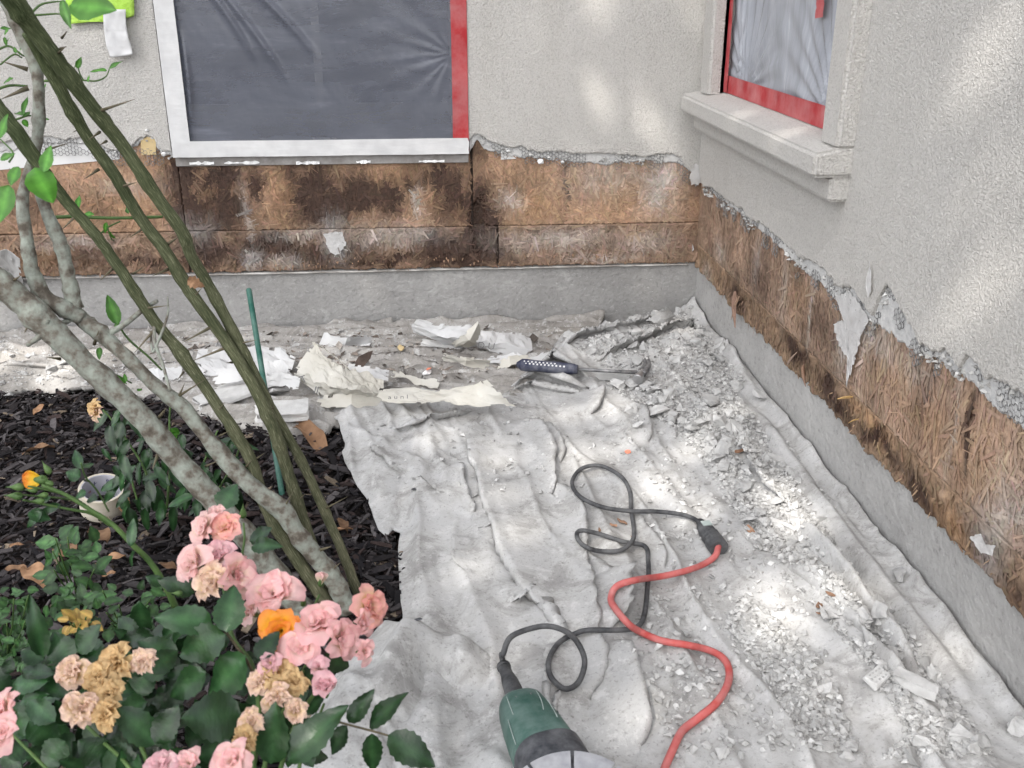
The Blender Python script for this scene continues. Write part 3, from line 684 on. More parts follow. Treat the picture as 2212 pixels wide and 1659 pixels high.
def rock_mesh(seed, n=12, flat=0.6, name='chunk', rough=0.0):
    r = random.Random(seed); bm = bmesh.new()
    for _ in range(n):
        v = Vector((r.gauss(0, 1), r.gauss(0, 1), r.gauss(0, 1))).normalized() * r.uniform(0.8, 1.0)
        bm.verts.new((v.x * 0.5, v.y * r.uniform(.36, .42), v.z * 0.5 * flat))
    bmesh.ops.convex_hull(bm, input=bm.verts[:])
    bmesh.ops.delete(bm, geom=[v for v in bm.verts if not v.link_faces], context='VERTS')
    bmesh.ops.triangulate(bm, faces=bm.faces[:])
    if rough:
        bmesh.ops.subdivide_edges(bm, edges=bm.edges[:], cuts=1, use_grid_fill=True)
        for v in bm.verts:
            v.co += v.co.normalized() * r.gauss(0, rough)
        bmesh.ops.triangulate(bm, faces=bm.faces[:])
    me = bpy.data.meshes.new(name); bm.to_mesh(me); bm.free(); return me
def me_np(me):
    v = np.empty(len(me.vertices) * 3); me.vertices.foreach_get('co', v)
    return v.reshape(-1, 3), np.array([tuple(p.vertices) for p in me.polygons])
PEB = [me_np(rock_mesh(900 + k, 7 + k % 3, 0.7)) for k in range(8)]
def scatter_np(name, P, size, mat_, parent, seed, cols, flat=1.0, smooth=False):
    """many small rocks as ONE object of stuff; P (n,3), size (n,)"""
    r = np.random.default_rng(seed); Vs, Ts, Cs, off = [], [], [], 0
    kind = r.integers(0, len(PEB), len(P))
    for k in range(len(PEB)):
        idx = np.where(kind == k)[0]
        if not len(idx): continue
        v, t = PEB[k]; a = r.uniform(0, 2 * np.pi, len(idx)); ca, sa = np.cos(a), np.sin(a)
        w = v[None] * size[idx][:, None, None] * np.array([1, 1, flat])
        tl = r.normal(0, 0.35, len(idx))
        x, y, z = w[..., 0], w[..., 1], w[..., 2]
        z2 = z * np.cos(tl)[:, None] + x * np.sin(tl)[:, None]; x2 = x * np.cos(tl)[:, None] - z * np.sin(tl)[:, None]
        X = x2 * ca[:, None] - y * sa[:, None]; Y = x2 * sa[:, None] + y * ca[:, None]
        Wv = np.stack([X, Y, z2], -1) + P[idx][:, None, :]
        n = len(v); Vs.append(Wv.reshape(-1, 3))
        Ts.append((t[None] + (off + np.arange(len(idx)) * n)[:, None, None]).reshape(-1, 3)); off += len(idx) * n
        c = np.array(cols)[r.integers(0, len(cols), len(idx))] * r.uniform(0.8, 1.15, (len(idx), 1))
        Cs.append(np.repeat(c, n, 0))
    o = ob(name, mesh_np(name, np.concatenate(Vs), None, np.concatenate(Ts), smooth, np.concatenate(Cs)), mat_, parent)
    return tag(o, kind='stuff')
def crumbs(pt, edge, n, seed, lo, hi, below=0.028, d=(0.004, 0.016)):
    r = np.random.default_rng(seed); e = sorted(edge)
    s = r.uniform(e[0][0], e[-1][0], n); z = np.interp(s, [a for a, _ in e], [b for _, b in e]) + r.uniform(-below, 0.004, n)
    keep = vnoise(s * 22, s * 0, seed) > 0.35
    s, z = s[keep], z[keep]
    P = np.stack(np.broadcast_arrays(*pt(s, r.uniform(d[0], d[1], len(s)), z)), -1)
    scatter_np('cement_crumbs', P, r.uniform(lo, hi, len(s)), M['rubble_attr'], HOUSE, seed, [(0.36, 0.355, 0.34), (0.5, 0.495, 0.48), (0.62, 0.615, 0.6)])
crumbs(back_pt, [p for p in E_BR if p[0] > -0.72], 420, 511, 0.005, 0.016)
crumbs(back_pt, [p for p in E_BL if p[0] > -2.3], 200, 512, 0.004, 0.013, 0.02)
crumbs(right_pt, [p for p in E_R if -2.3 < p[0] < -0.03], 900, 513, 0.004, 0.017, 0.032)
# big white stucco crumbs stuck under the edge
for i, (u, v, s) in enumerate(((1098, 327, .013), (1168, 349, .020), (1215, 350, .011), (353, 333, .014), (317, 281, .010))):
    me = rock_mesh(530 + i, 16, .8); o = ob('plaster_lump', me, M['barrier'], HOUSE, Matrix.Translation(B(u, v, -.022)) @ Matrix.Scale(s * 1.3, 4))
# white backing boards left of the wide window and a bit right of it
mb = MB()
a, b_, c, d = B(-200, 385, -.008), B(258, 344, -.008), B(258, 300, -.008), B(-200, 300, -.008)
mb.add([a, b_, c, d] + [Vector((p.x, 0.0, p.z)) for p in (a, b_, c, d)], [(0, 1, 2, 3), (0, 4, 5, 1), (1, 5, 6, 2)]); mb.build('backing_board', M['barrier'], HOUSE)
mb = MB()
pts = [B(u, v, -.008) for u, v in ((1082, 345), (1115, 343), (1118, 318), (1084, 312))]
mb.add(pts + [Vector((p.x, 0.0, p.z)) for p in pts], [(0, 1, 2, 3), (0, 4, 5, 1), (0, 3, 7, 4)]); mb.build('backing_board', M['barrier'], HOUSE)
mb = MB()
pts = [B(u, v, -.014) for u, v in ((305, 335), (338, 334), (336, 300), (320, 294), (304, 303))]
mb.add(pts, [(0, 1, 2, 3, 4)]); mb.build('foam_patch', M['foam_yellow'], HOUSE)

# ---------------------------------------------------------------- wide window in the back wall
zb, zi = 0.559, 0.606
win = empty('window', (B(690, 338).x, 0, zb)); win.parent = HOUSE; win.matrix_parent_inverse = Matrix.Identity(4)
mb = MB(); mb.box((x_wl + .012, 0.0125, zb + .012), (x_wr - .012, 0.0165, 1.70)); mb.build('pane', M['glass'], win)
mb = MB()
for lo, hi in (((x_wl + .002, -.006, zb), (x_wl + .052, .02, 1.715)), ((x_wr - .052, -.006, zb), (x_wr - .002, .02, 1.715)), ((x_wl + .053, -.005, zb + .001), (x_wr - .053, .02, zb + .05)), ((x_wl + .053, -.005, 1.66), (x_wr - .053, .02, 1.714))): mb.box(lo, hi)
mb.build('frame', M['frame'], win)
xm = B(685, 120, .008).x
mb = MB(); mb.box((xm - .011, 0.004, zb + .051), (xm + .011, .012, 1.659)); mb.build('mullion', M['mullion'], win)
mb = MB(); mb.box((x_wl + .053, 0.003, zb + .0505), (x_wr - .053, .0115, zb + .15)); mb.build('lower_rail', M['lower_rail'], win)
mb = MB(); pa, pb = B(378, 340, -.014), B(1012, 332, -.014)
mb.box((pa.x, -.014, zb - .028), (pb.x, 0.001, zb - .0015)); mb.build('flashing_board', M['flash'], win, bevel=.002)
for i, (u0, u1, v) in enumerate(((410, 462, 352), (485, 560, 351), (640, 690, 351), (770, 800, 349), (905, 960, 347))):
    a, b_ = B(u0, v + 5, -.0165), B(u1, v - 5, -.0165); mb = MB(); n = 8
    V = []
    for k in range(n + 1):
        t = k / n; x = a.x + (b_.x - a.x) * t; w = .004 * random.random()
        V += [(x, -.0165 - .003 * random.random(), a.z + w), (x, -.016 - .003 * random.random(), b_.z - w - .004 * random.random())]
    mb.add(V, [(2 * k, 2 * k + 2, 2 * k + 3, 2 * k + 1) for k in range(n)]); mb.build('torn_film', M['foil'], win)

# right-hand window behind its surround
win2 = empty('window', (0.03, -0.6, WZ0)); win2.parent = HOUSE; win2.matrix_parent_inverse = Matrix.Identity(4)
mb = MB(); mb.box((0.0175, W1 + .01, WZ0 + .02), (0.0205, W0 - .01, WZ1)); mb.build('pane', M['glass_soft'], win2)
mb = MB(); mb.box((0.004, W1 - .06, 0.735), (0.016, W0 + .03, 0.775)); mb.box((0.004, W0 - .012, 0.7752), (0.016, W0 + .03, WZ1)); mb.box((0.004, W1 - .06, 0.7752), (0.016, W1 + .03, WZ1)); mb.build('frame', M['frame'], win2)

# ---------------------------------------------------------------- plastic film and tape over both windows
def tape_strip(name, P0, P1, width_dir, w, mat_, parent, normal, seed, wav=0.002, n=40, tear=0.0):
    """a tape between two points, slightly wavy and curling"""
    P0, P1, wd, nr = Vector(P0), Vector(P1), Vector(width_dir), Vector(normal); V = []
    m = 5
    for i in range(n + 1):
        t = i / n; c = P0.lerp(P1, t)
        for j in range(m):
            f = j / (m - 1)
            e = wav * (float(fbm(np.array(t * 9.0), np.array(f * .3 + j), 3, seed)) - .5) * (1 if j in (0, m - 1) else .3)
            h = 0.0022 * float(fbm(np.array(t * 22.0), np.array(f * 2.5), 3, seed + 3))
            tt = 0.0
            if tear and i == n: tt = tear * (random.random() - .5)
            V.append(c + wd * (f * w + e) + nr * h + (P1 - P0).normalized() * tt)
    Fc = [(i * m + j, (i + 1) * m + j, (i + 1) * m + j + 1, i * m + j + 1) for i in range(n) for j in range(m - 1)]
    return ob(name, mesh_py(name, V, Fc, True), mat_, parent)
FY = -0.010
film1 = empty('plastic_sheet', (B(690, 330).x, FY, zi))
tag(film1, 'clear wrinkled plastic film taped over the wide dark window in the back wall', 'plastic sheet')
xa, xb_ = x_wl + .048, x_wr - .046
nx, nz = 190, 220
Sx, Zx = np.meshgrid(np.linspace(xa, xb_, nx), np.linspace(zi - .006, 1.70, nz))
hh = 0.004 * (fbm(Sx * 14 + Zx * 8, Zx * 3, 4, 600) - .5)
cx_, cz_ = xb_, B(975, 118).z
ang = np.arctan2(Zx - cz_, cx_ - Sx); rr = np.hypot(Zx - cz_, cx_ - Sx)
hh += 0.0013 * np.exp(-rr / .13) * np.sin(ang * 17 + 6 * fbm(ang * 3, rr * 3, 2, 601)) * sstep(0, .03, rr)
p0, p1 = B(400, 0), B(610, 175)      # long sagging folds from the upper left
for k, (a, b_) in enumerate((((430, -60), (560, 130)), ((455, -60), (640, 190)), ((400, 60), (420, 300)), ((520, -60), (700, 130)))):
    a, b_ = B(*a), B(*b_); ax, az = a.x, a.z; dx, dz = b_.x - a.x, b_.z - a.z; L2 = dx * dx + dz * dz
    t = np.clip(((Sx - ax) * dx + (Zx - az) * dz) / L2, 0, 1); dd = np.hypot(Sx - ax - dx * t + .05 * (t - .5) ** 2, Zx - az - dz * t)
    hh += 0.012 * np.exp(-(dd / .009) ** 2) * np.sin(np.pi * np.clip(t, .02, .98))
edge_w = np.minimum(np.minimum(Sx - xa, xb_ - Sx), Zx - zi + .006); hh *= sstep(-.002, .03, edge_w)
V = np.stack([Sx, FY - hh, Zx], -1).reshape(-1, 3); i = np.arange(nx * nz).reshape(nz, nx)
ob('film', mesh_np('film', V, np.stack([i[:-1, :-1], i[:-1, 1:], i[1:, 1:], i[1:, :-1]], -1).reshape(-1, 4), smooth=True), M['film'], film1)
tape_strip('white_tape', (x_wl + .001, FY - .0125, zb + .005), (x_wl + .001, FY - .0125, 1.71), (1, 0, 0), .056, M['white_tape'], film1, (0, -1, 0), 611)
tape_strip('red_tape', (x_wr - .048, FY - .0125, zb + .006), (x_wr - .048, FY - .0125, 1.71), (1, 0, 0), .0475, M['red_tape'], film1, (0, -1, 0), 612)
tape_strip('white_tape', (x_wl + .003, FY - .0175, zb + .001), (x_wr - .001, FY - .0175, zb + .001), (0, 0, 1), .047, M['white_tape'], film1, (0, -1, 0), 613, tear=.008)
FX = 0.000
film2 = empty('plastic_sheet', (FX, -.6, .76))
tag(film2, 'pale plastic film gathered into creases over the small window above the sill', 'plastic sheet')
ya, yb = W1 - .05, W0 - .002
Sx, Zx = np.meshgrid(np.linspace(ya, yb, 150), np.linspace(.790, 1.74, 130))
hh = 0.005 * (fbm(Sx * 9, Zx * 5, 4, 620) - .5)
for (cy, cz, amp, fr) in ((-0.36, .80, .005, 14), (-0.99, .78, .006, 17)):
    ang = np.arctan2(Sx - cy, Zx - cz + .02); rr = np.hypot(Sx - cy, Zx - cz); hh += amp * np.exp(-rr / .25) * np.sin(ang * fr * 1.7) * sstep(0, .05, rr)
for y0 in (-0.30, -0.33, -0.355, -0.97, -1.0): hh += .006 * np.exp(-((Sx - y0 - (Zx - .8) * .05) / .006) ** 2)
V = np.stack([FX - hh, Sx, Zx], -1).reshape(-1, 3); r_, c_ = Sx.shape; i = np.arange(r_ * c_).reshape(r_, c_)
ob('film', mesh_np('film', V, np.stack([i[:-1, 1:], i[:-1, :-1], i[1:, :-1], i[1:, 1:]], -1).reshape(-1, 4), smooth=True), M['film_pale'], film2)
tape_strip('red_tape', (FX - .008, ya, .752), (FX - .008, yb, .752), (0, 0, 1), .048, M['red_tape'], film2, (-1, 0, 0), 631)
tape_strip('red_tape', (FX - .012, yb - .034, .753), (FX - .012, yb - .034, 1.73), (0, 1, 0), .034, M['red_tape'], film2, (-1, 0, 0), 632)
tape_strip('red_tape', R(1762, 40, FX - .01), R(1768, -60, FX - .012), (0, -1, .1), .045, M['red_tape'], film2, (-1, 0, 0), 633, wav=.01)
# ================================================================== canvas drop cloths
def poly_dist(X, Y, pts, normal=False):
    """distance to a polyline, side (+ left), position along it 0..1"""
    best = np.full(X.shape, 1e9); side = np.zeros(X.shape); par = np.zeros(X.shape); nx = np.zeros(X.shape); ny = np.zeros(X.shape)
    L = [0.0]
    for a, b in zip(pts[:-1], pts[1:]): L.append(L[-1] + math.hypot(b[0] - a[0], b[1] - a[1]))
    for k, (a, b) in enumerate(zip(pts[:-1], pts[1:])):
        dx, dy = b[0] - a[0], b[1] - a[1]; l2 = dx * dx + dy * dy + 1e-12
        t = np.clip(((X - a[0]) * dx + (Y - a[1]) * dy) / l2, 0, 1)
        ex, ey = X - a[0] - t * dx, Y - a[1] - t * dy; d = np.hypot(ex, ey)
        m = d < best
        best = np.where(m, d, best); side = np.where(m, np.sign(dx * ey - dy * ex), side); par = np.where(m, (L[k] + t * (L[k + 1] - L[k])) / L[-1], par)
        if normal:
            ln = math.sqrt(l2); nx = np.where(m, -dy / ln, nx); ny = np.where(m, dx / ln, ny)
    if normal: return best, side, par, nx, ny
    return best, side, par
def smooth_px(pts, n=5):
    return [(p.x, p.y) for p in catmull([G(u, v, 0.015) for u, v in pts], n)]
def fold(X, Y, pts, h, wl, wr, taper=0.25):
    d, sd, t = poly_dist(X, Y, pts)
    w = np.where(sd > 0, wl, wr)
    tp = sstep(0, taper, t) * sstep(0, taper, 1 - t)
    if min(wl, wr) < .0145:                      # a sharp pleat: sloping back, steep front
        return h * tp * np.where(w == min(wl, wr), np.exp(-(d / (w * .6)) ** 1.5), np.exp(-(d / w) * 1.25))
    return h * tp * np.exp(-(d / w) ** 2 * 1.4)
FOLDS = [  # picture points, height, width on its left, width on its right (m); a width under .0145 is a steep front
    (((1048, 881), (1042, 901), (1039, 954), (1036, 989), (1038, 1024), (1051, 1045), (1062, 1086), (1071, 1118), (1089, 1159), (1106, 1209), (1124, 1244), (1138, 1276), (1160, 1322), (1186, 1380), (1216, 1423), (1232, 1456)), .026, .09, .008),
    (((1121, 904), (1124, 922), (1153, 945), (1168, 975), (1175, 1001), (1174, 1042), (1182, 1086), (1194, 1115)), .024, .008, .07),
    (((1136, 928), (1159, 934), (1182, 945), (1197, 969), (1201, 1001), (1206, 1027)), .020, .010, .018),
    (((1182, 1025), (1194, 1066), (1218, 1075), (1229, 1101), (1240, 1140), (1243, 1189), (1244, 1232), (1247, 1276), (1253, 1340), (1263, 1406), (1269, 1450), (1266, 1540), (1262, 1610), (1262, 1680)), .022, .010, .075),
    (((983, 1000), (979, 1025), (983, 1060), (989, 1101), (1001, 1136), (1013, 1171)), .020, .007, .07),
    (((1013, 1175), (1004, 1189), (1004, 1215), (1003, 1247), (994, 1262)), .022, .06, .008),
    (((819, 941), (850, 944), (890, 945), (907, 934), (966, 913), (1039, 900)), .024, .05, .008),
    (((816, 978), (828, 998), (854, 1013), (866, 1030), (898, 1039)), .022, .06, .008),
    (((901, 1048), (931, 1071), (966, 1095)), .014, .04, .008),
    (((1068, 1118), (1062, 1136), (1048, 1156), (1018, 1168)), .016, .008, .05),
    (((1136, 1280), (1121, 1294), (1103, 1312), (1086, 1318)), .022, .008, .06),
    (((900, 1300), (951, 1285), (1010, 1282), (1060, 1317), (1085, 1360)), .008, .008, .09),
    (((800, 880), (840, 872), (880, 866), (960, 880), (1020, 896)), .034, .016, .05),
    (((735, 905), (741, 935), (737, 985)), .016, .012, .02),
    (((1190, 1395), (1192, 1450), (1196, 1533), (1210, 1600)), .022, .05, .008),
    (((1232, 1490), (1240, 1530), (1225, 1580), (1205, 1650)), .022, .03, .012),
    (((1140, 1300), (1165, 1350), (1180, 1390), (1205, 1440)), .020, .009, .03),
    (((1300, 1240), (1310, 1306), (1311, 1356), (1303, 1400)), .036, .008, .04),
    (((1303, 1385), (1323, 1440), (1346, 1523), (1360, 1606), (1372, 1670)), .028, .012, .05),
    (((1289, 1218), (1304, 1262), (1312, 1306)), .012, .012, .03),
    (((1280, 852), (1279, 875), (1271, 893), (1263, 912)), .026, .007, .07),
    (((1356, 888), (1368, 910), (1380, 948), (1396, 983)), .022, .009, .05),
    (((1342, 948), (1359, 969), (1380, 982), (1402, 984)), .014, .03, .008),
    (((1406, 896), (1424, 922), (1441, 954), (1465, 975)), .018, .010, .05),
    (((1391, 1030), (1406, 1048), (1424, 1086)), .014, .02, .03),
    (((1497, 966), (1529, 1001), (1558, 1030), (1580, 1075)), .018, .010, .05),
    (((1591, 969), (1608, 995), (1635, 1024), (1652, 1060), (1670, 1086), (1699, 1106), (1722, 1133), (1737, 1156)), .028, .03, .008),
    (((1690, 1135), (1728, 1159), (1734, 1189), (1758, 1227), (1799, 1271), (1830, 1308), (1870, 1375), (1960, 1480), (2015, 1560)), .046, .022, .016),
    (((1588, 1177), (1623, 1215), (1667, 1253), (1696, 1282), (1740, 1320), (1800, 1385), (1860, 1470), (1930, 1580), (1985, 1680)), .026, .009, .09),
    (((1640, 1225), (1720, 1296), (1800, 1382), (1880, 1452), (1960, 1540), (2060, 1610)), .038, .018, .016),
    (((1365, 1107), (1371, 1153), (1388, 1168), (1406, 1189), (1418, 1218), (1432, 1256)), .016, .010, .04),
    (((1320, 960), (1400, 1050), (1480, 1130), (1560, 1190)), .012, .05, .03),
    (((1560, 760), (1600, 830), (1660, 915)), .02, .015, .03),
    (((1600, 860), (1680, 985), (1770, 1120), (1860, 1240), (1960, 1370), (2080, 1520), (2212, 1680)), .026, .03, .026),
    (((1110, 832), (1160, 808), (1215, 805), (1260, 825), (1292, 842)), .055, .030, .013),
    (((1085, 850), (1130, 825), (1175, 825), (1240, 845), (1295, 862)), .034, .018, .010),
    (((1070, 862), (1110, 850), (1150, 840), (1200, 852), (1280, 866)), .020, .012, .008),
    (((1190, 780), (1215, 755), (1260, 738), (1330, 728), (1400, 712), (1450, 698)), .034, .016, .013),
    (((1250, 802), (1310, 785), (1370, 765), (1420, 742), (1480, 728), (1520, 735), (1545, 762)), .036, .018, .012),
    (((1300, 745), (1350, 735), (1400, 720), (1430, 705)), .024, .012, .012),
    (((1480, 1300), (1560, 1420), (1640, 1540), (1700, 1659)), .012, .06, .03),
    (((1600, 1400), (1700, 1520), (1790, 1659)), .012, .05, .03),
]
FOLDS = [(smooth_px(p), h, a, b) for p, h, a, b in FOLDS]
FAN = (Vector((*G(1500, 1659).xy, 0)) - Vector((*G(1130, 900).xy, 0))).normalized()
def main_h(X, Y):
    wx = 0.05 * (fbm(X * 3, Y * 3, 3, 700) - .5); wy = 0.05 * (fbm(X * 3, Y * 3, 3, 701) - .5)
    a = (X + wx) * FAN.x + (Y + wy) * FAN.y; b = -(X + wx) * FAN.y + (Y + wy) * FAN.x
    def ridge(u, v, seed, pw): return (1 - np.abs(2 * fbm(u, v, 2, seed) - 1)) ** pw
    patch = sstep(.45, .62, fbm(X * 2.2, Y * 2.2, 2, 704)); patch2 = sstep(.48, .62, fbm(X * 2.6 + 7, Y * 2.6, 2, 708))
    c1 = a * .82 + b * .57; d1 = -a * .57 + b * .82; c2 = a * .77 - b * .64; d2 = a * .64 + b * .77
    # tight cloth: long straight tension lines, crossing ones in patches, flat between them
    h = 0.006 + 0.018 * ridge(a * 1.5, b * 13, 702, 4) + 0.005 * ridge(a * 3.2 + 4, b * 30, 703, 3)
    h = h + 0.010 * patch * ridge(c1 * 2.2, d1 * 17, 705, 4) + 0.010 * patch2 * ridge(c2 * 2.0 + 3, d2 * 15, 707, 4) + 0.016 * fbm(a * 2, b * 5, 2, 706) + 0.0005 * fbm(X * 60, Y * 60, 2, 709)
    for p, hh_, wl_, wr_ in FOLDS:
        xs = [q[0] for q in p]; ys = [q[1] for q in p]; m = 3 * max(wl_, wr_)
        k = (X > min(xs) - m) & (X < max(xs) + m) & (Y > min(ys) - m) & (Y < max(ys) + m)
        if k.any(): h[k] = np.maximum(h[k], h[k] * .5 + fold(X[k] + wx[k] * .3, Y[k] + wy[k] * .3, p, hh_ * 1.5, wl_, wr_))
    dust = np.zeros_like(h)
    for zn, k in ((Z_CORNER, 1.0), (Z_STRIP, .8), (Z_LANE, .45)):
        gz = [(G(u, v, .02).x, G(u, v, .02).y) for u, v in zn]; ins_ = inside(X, Y, gz); ed_, _, _ = poly_dist(X, Y, gz + [gz[0]]); dust = np.maximum(dust, k * np.where(ins_, sstep(0, .07, ed_), 0))
    for f in FOLDS:
        if f[1] in (.046, .038): dust = dust * (1 - np.exp(-(poly_dist(X, Y, f[0])[0] / .016) ** 2))
    h += dust * (.016 * fbm(X * 16, Y * 16, 3, 711) + .012 * fbm(X * 70, Y * 70, 3, 712))
    h += 0.035 * np.exp(-(np.clip(-X, 0, 9) / .025) ** 2) + 0.02 * np.exp(-(np.clip(-Y, 0, 9) / .05) ** 2)
    return h
def lean_of(folds, k_):
    def f(X, Y):
        """sideways lean of the sharp folds, so that they hang over their own foot"""
        dX, dY = np.zeros_like(X), np.zeros_like(Y)
        for p, hh_, wl_, wr_ in folds:
            if min(wl_, wr_) > .0145 or hh_ < .01: continue
            xs = [q[0] for q in p]; ys = [q[1] for q in p]; m = 3 * max(wl_, wr_)
            k = (X > min(xs) - m) & (X < max(xs) + m) & (Y > min(ys) - m) & (Y < max(ys) + m)
            if not k.any(): continue
            d, sd, t, nx, ny = poly_dist(X[k], Y[k], p, True)
            a = fold(X[k], Y[k], p, hh_ * k_, wl_, wr_) * (-1 if wr_ < wl_ else 1)
            dX[k] += nx * a; dY[k] += ny * a
        return dX, dY
    return f
BFOLDS = [(smooth_px(p), h, a, b) for p, h, a, b in [
    (((-250, 770), (0, 762), (200, 768), (420, 752), (640, 742), (860, 755), (1000, 752)), .030, .016, .024),
    (((-250, 790), (0, 782), (150, 790), (330, 785), (560, 768), (760, 772), (900, 775), (1080, 795)), .030, .016, .024),
    (((-250, 812), (0, 808), (200, 812), (420, 806), (660, 786), (800, 785), (1000, 800), (1180, 790)), .028, .014, .022),
    (((-250, 832), (0, 828), (180, 836), (400, 832)), .024, .014, .02),
    (((780, 800), (860, 815), (940, 838)), .020, .012, .014),
    (((840, 770), (960, 778), (1080, 782), (1180, 772)), .024, .012, .02),
    (((560, 930), (640, 915), (700, 895), (722, 880)), .034, .02, .02),
    (((330, 870), (500, 890), (620, 880)), .03, .02, .02)]]
def back_h(X, Y):
    wy = 0.02 * (fbm(X * 5, Y * 5, 3, 721) - .5)
    n = fbm(X * 2.2, (Y + wy) * 30, 3, 722); rid = (1 - np.abs(2 * n - 1)) ** 2
    h = 0.004 + 0.034 * rid ** 2 + 0.004 * fbm(X * 70, Y * 70, 3, 724)
    for p, hh_, wl_, wr_ in BFOLDS: h = np.maximum(h, h * .6 + fold(X, Y + wy, p, hh_, wl_, wr_, .1))
    return h + 0.02 * np.exp(-(np.clip(-Y, 0, 9) / .05) ** 2)
def inside(X, Y, poly):
    c = np.zeros(X.shape, bool); n = len(poly)
    for i in range(n):
        (x1, y1), (x2, y2) = poly[i], poly[(i + 1) % n]
        if y1 == y2: continue
        m = ((y1 > Y) != (y2 > Y)) & (X < (x2 - x1) * (Y - y1) / (y2 - y1) + x1); c ^= m
    return c
def cloth(name, poly, hf, step, mat_, parent, lift=0.0, drop=0.012, edge=0.05, lean=None):
    xs = [p[0] for p in poly]; ys = [p[1] for p in poly]
    X, Y = np.meshgrid(np.arange(min(xs) - step, max(xs) + 2 * step, step), np.arange(min(ys) - step, max(ys) + 2 * step, step))
    ins = inside(X, Y, poly)
    keep = ins[:-1, :-1] & ins[:-1, 1:] & ins[1:, 1:] & ins[1:, :-1]
    i = np.arange(X.size).reshape(X.shape)
    q = np.stack([i[:-1, :-1], i[:-1, 1:], i[1:, 1:], i[1:, :-1]], -1)[keep]
    # rim vertices are pulled onto the outline
    cnt = np.zeros(X.size, int); np.add.at(cnt, q.ravel(), 1)
    rim = ((cnt > 0) & (cnt < 4)).reshape(X.shape)
    xr, yr = X[rim], Y[rim]; bx, by, bd = xr.copy(), yr.copy(), np.full(xr.shape, 1e9)
    for k in range(len(poly)):
        a, b = poly[k], poly[(k + 1) % len(poly)]; dx, dy = b[0] - a[0], b[1] - a[1]
        t = np.clip(((xr - a[0]) * dx + (yr - a[1]) * dy) / (dx * dx + dy * dy + 1e-12), 0, 1)
        px, py = a[0] + t * dx, a[1] + t * dy; d = np.hypot(px - xr, py - yr); m = d < bd
        bx, by, bd = np.where(m, px, bx), np.where(m, py, by), np.where(m, d, bd)
    X[rim], Y[rim] = bx, by
    Z = hf(X, Y) + lift
    ed, _, _ = poly_dist(X, Y, list(poly) + [poly[0]])
    Z = np.maximum(Z - drop * np.exp(-(ed / edge) ** 2 * 3), 0.002 + lift * .5)
    if lean is not None:
        dX, dY = lean(X, Y); X = np.minimum(X + dX, -.004); Y = np.minimum(Y + dY, -.006)
    used = np.unique(q); remap = np.full(X.size, -1); remap[used] = np.arange(len(used))
    V = np.stack([X.ravel()[used], Y.ravel()[used], Z.ravel()[used]], -1)
    o = ob(name, mesh_np(name, V, remap[q], smooth=True), mat_, parent)
    m = o.modifiers.new('thickness', 'SOLIDIFY'); m.thickness = 0.0025; m.offset = -1
    return o
def wobble(poly, amp, seed, n=6):
    """a finer, slightly uneven outline"""
    out = []
    for k in range(len(poly)):
        a, b = Vector((*poly[k], 0)), Vector((*poly[(k + 1) % len(poly)], 0))
        m = max(1, int((b - a).length / 0.02))
        for j in range(m):
            p = a.lerp(b, j / m); nrm = Vector((-(b - a).y, (b - a).x, 0)).normalized()
            out.append(((p + nrm * amp * (float(fbm(np.array((len(out)) * .21), np.array(0.), 3, seed)) - .5) * 2).x, (p + nrm * amp * (float(fbm(np.array(len(out) * .21), np.array(0.), 3, seed)) - .5) * 2).y))
    return out
def gp(u, v): p = G(u, v, .012); return (p.x, p.y)
P_MAIN = [gp(*a) for a in ((720, 892), (728, 940), (745, 1010), (790, 1080), (818, 1150), (834, 1166), (848, 1150), (866, 1155), (860, 1200), (865, 1280), (872, 1345), (860, 1420), (830, 1520), (800, 1700), (800, 1900), (2500, 1900))] + [(-0.006, -2.75)] + [(-0.006, -0.012)] + [gp(1230, 722), gp(1180, 770), gp(1090, 835), gp(1060, 868), gp(980, 880), gp(860, 878), gp(790, 885)]
P_MAIN = [(min(x, -0.006), max(y, -2.7)) for x, y in P_MAIN]
P_BACK = [gp(*a) for a in ((-300, 856), (0, 852), (90, 845), (200, 846), (330, 862), (420, 895), (520, 925), (640, 950), (716, 930), (760, 905), (900, 900), (1100, 890), (1250, 800), (1290, 740))] + [(-.3, -.012), (-3.1, -.012)]
Z_CORNER = ((1210, 745), (1330, 715), (1440, 690), (1492, 690), (1530, 745), (1590, 820), (1640, 900), (1660, 960), (1560, 1010), (1470, 960), (1380, 900), (1320, 860), (1300, 800))
Z_STRIP = ((1480, 960), (1640, 930), (1690, 1020), (1760, 1140), (1850, 1270), (1960, 1400), (2090, 1570), (2140, 1659), (1900, 1659), (1960, 1610), (1860, 1470), (1740, 1330), (1640, 1230), (1580, 1120))
Z_LEFT = ((-60, 742), (300, 750), (330, 830), (220, 842), (-60, 850))
Z_MIDB = ((300, 730), (900, 722), (900, 760), (700, 800), (420, 830), (330, 850))
Z_SPARSE = ((1300, 880), (1480, 960), (1580, 1150), (1740, 1350), (1880, 1659), (1460, 1659), (1330, 1400), (1420, 1250), (1390, 1100), (1300, 980))
Z_LANE = ((1600, 1290), (1700, 1380), (1800, 1500), (1850, 1640), (1740, 1659), (1650, 1500), (1560, 1380))
Z_WALL = ((1490, 690), (1525, 730), (1640, 900), (1800, 1120), (1810, 1150), (1640, 930), (1500, 730))
Z_ROSE = ((1000, 870), (1280, 880), (1300, 1000), (1240, 1100), (900, 1100), (760, 950))
CLOTH = empty('drop_cloth', (-0.6, -1.2, 0))
tag(CLOTH, 'dusty off-white canvas drop cloth spread in long folds between the mulch bed and the house', 'drop cloth')
cloth('canvas', wobble(P_MAIN, 0.004, 731), main_h, 0.005, M['canvas'], CLOTH, 0.012, lean=lean_of(FOLDS, 1.3))
CLOTH2 = empty('drop_cloth', (-1.6, -0.3, 0))
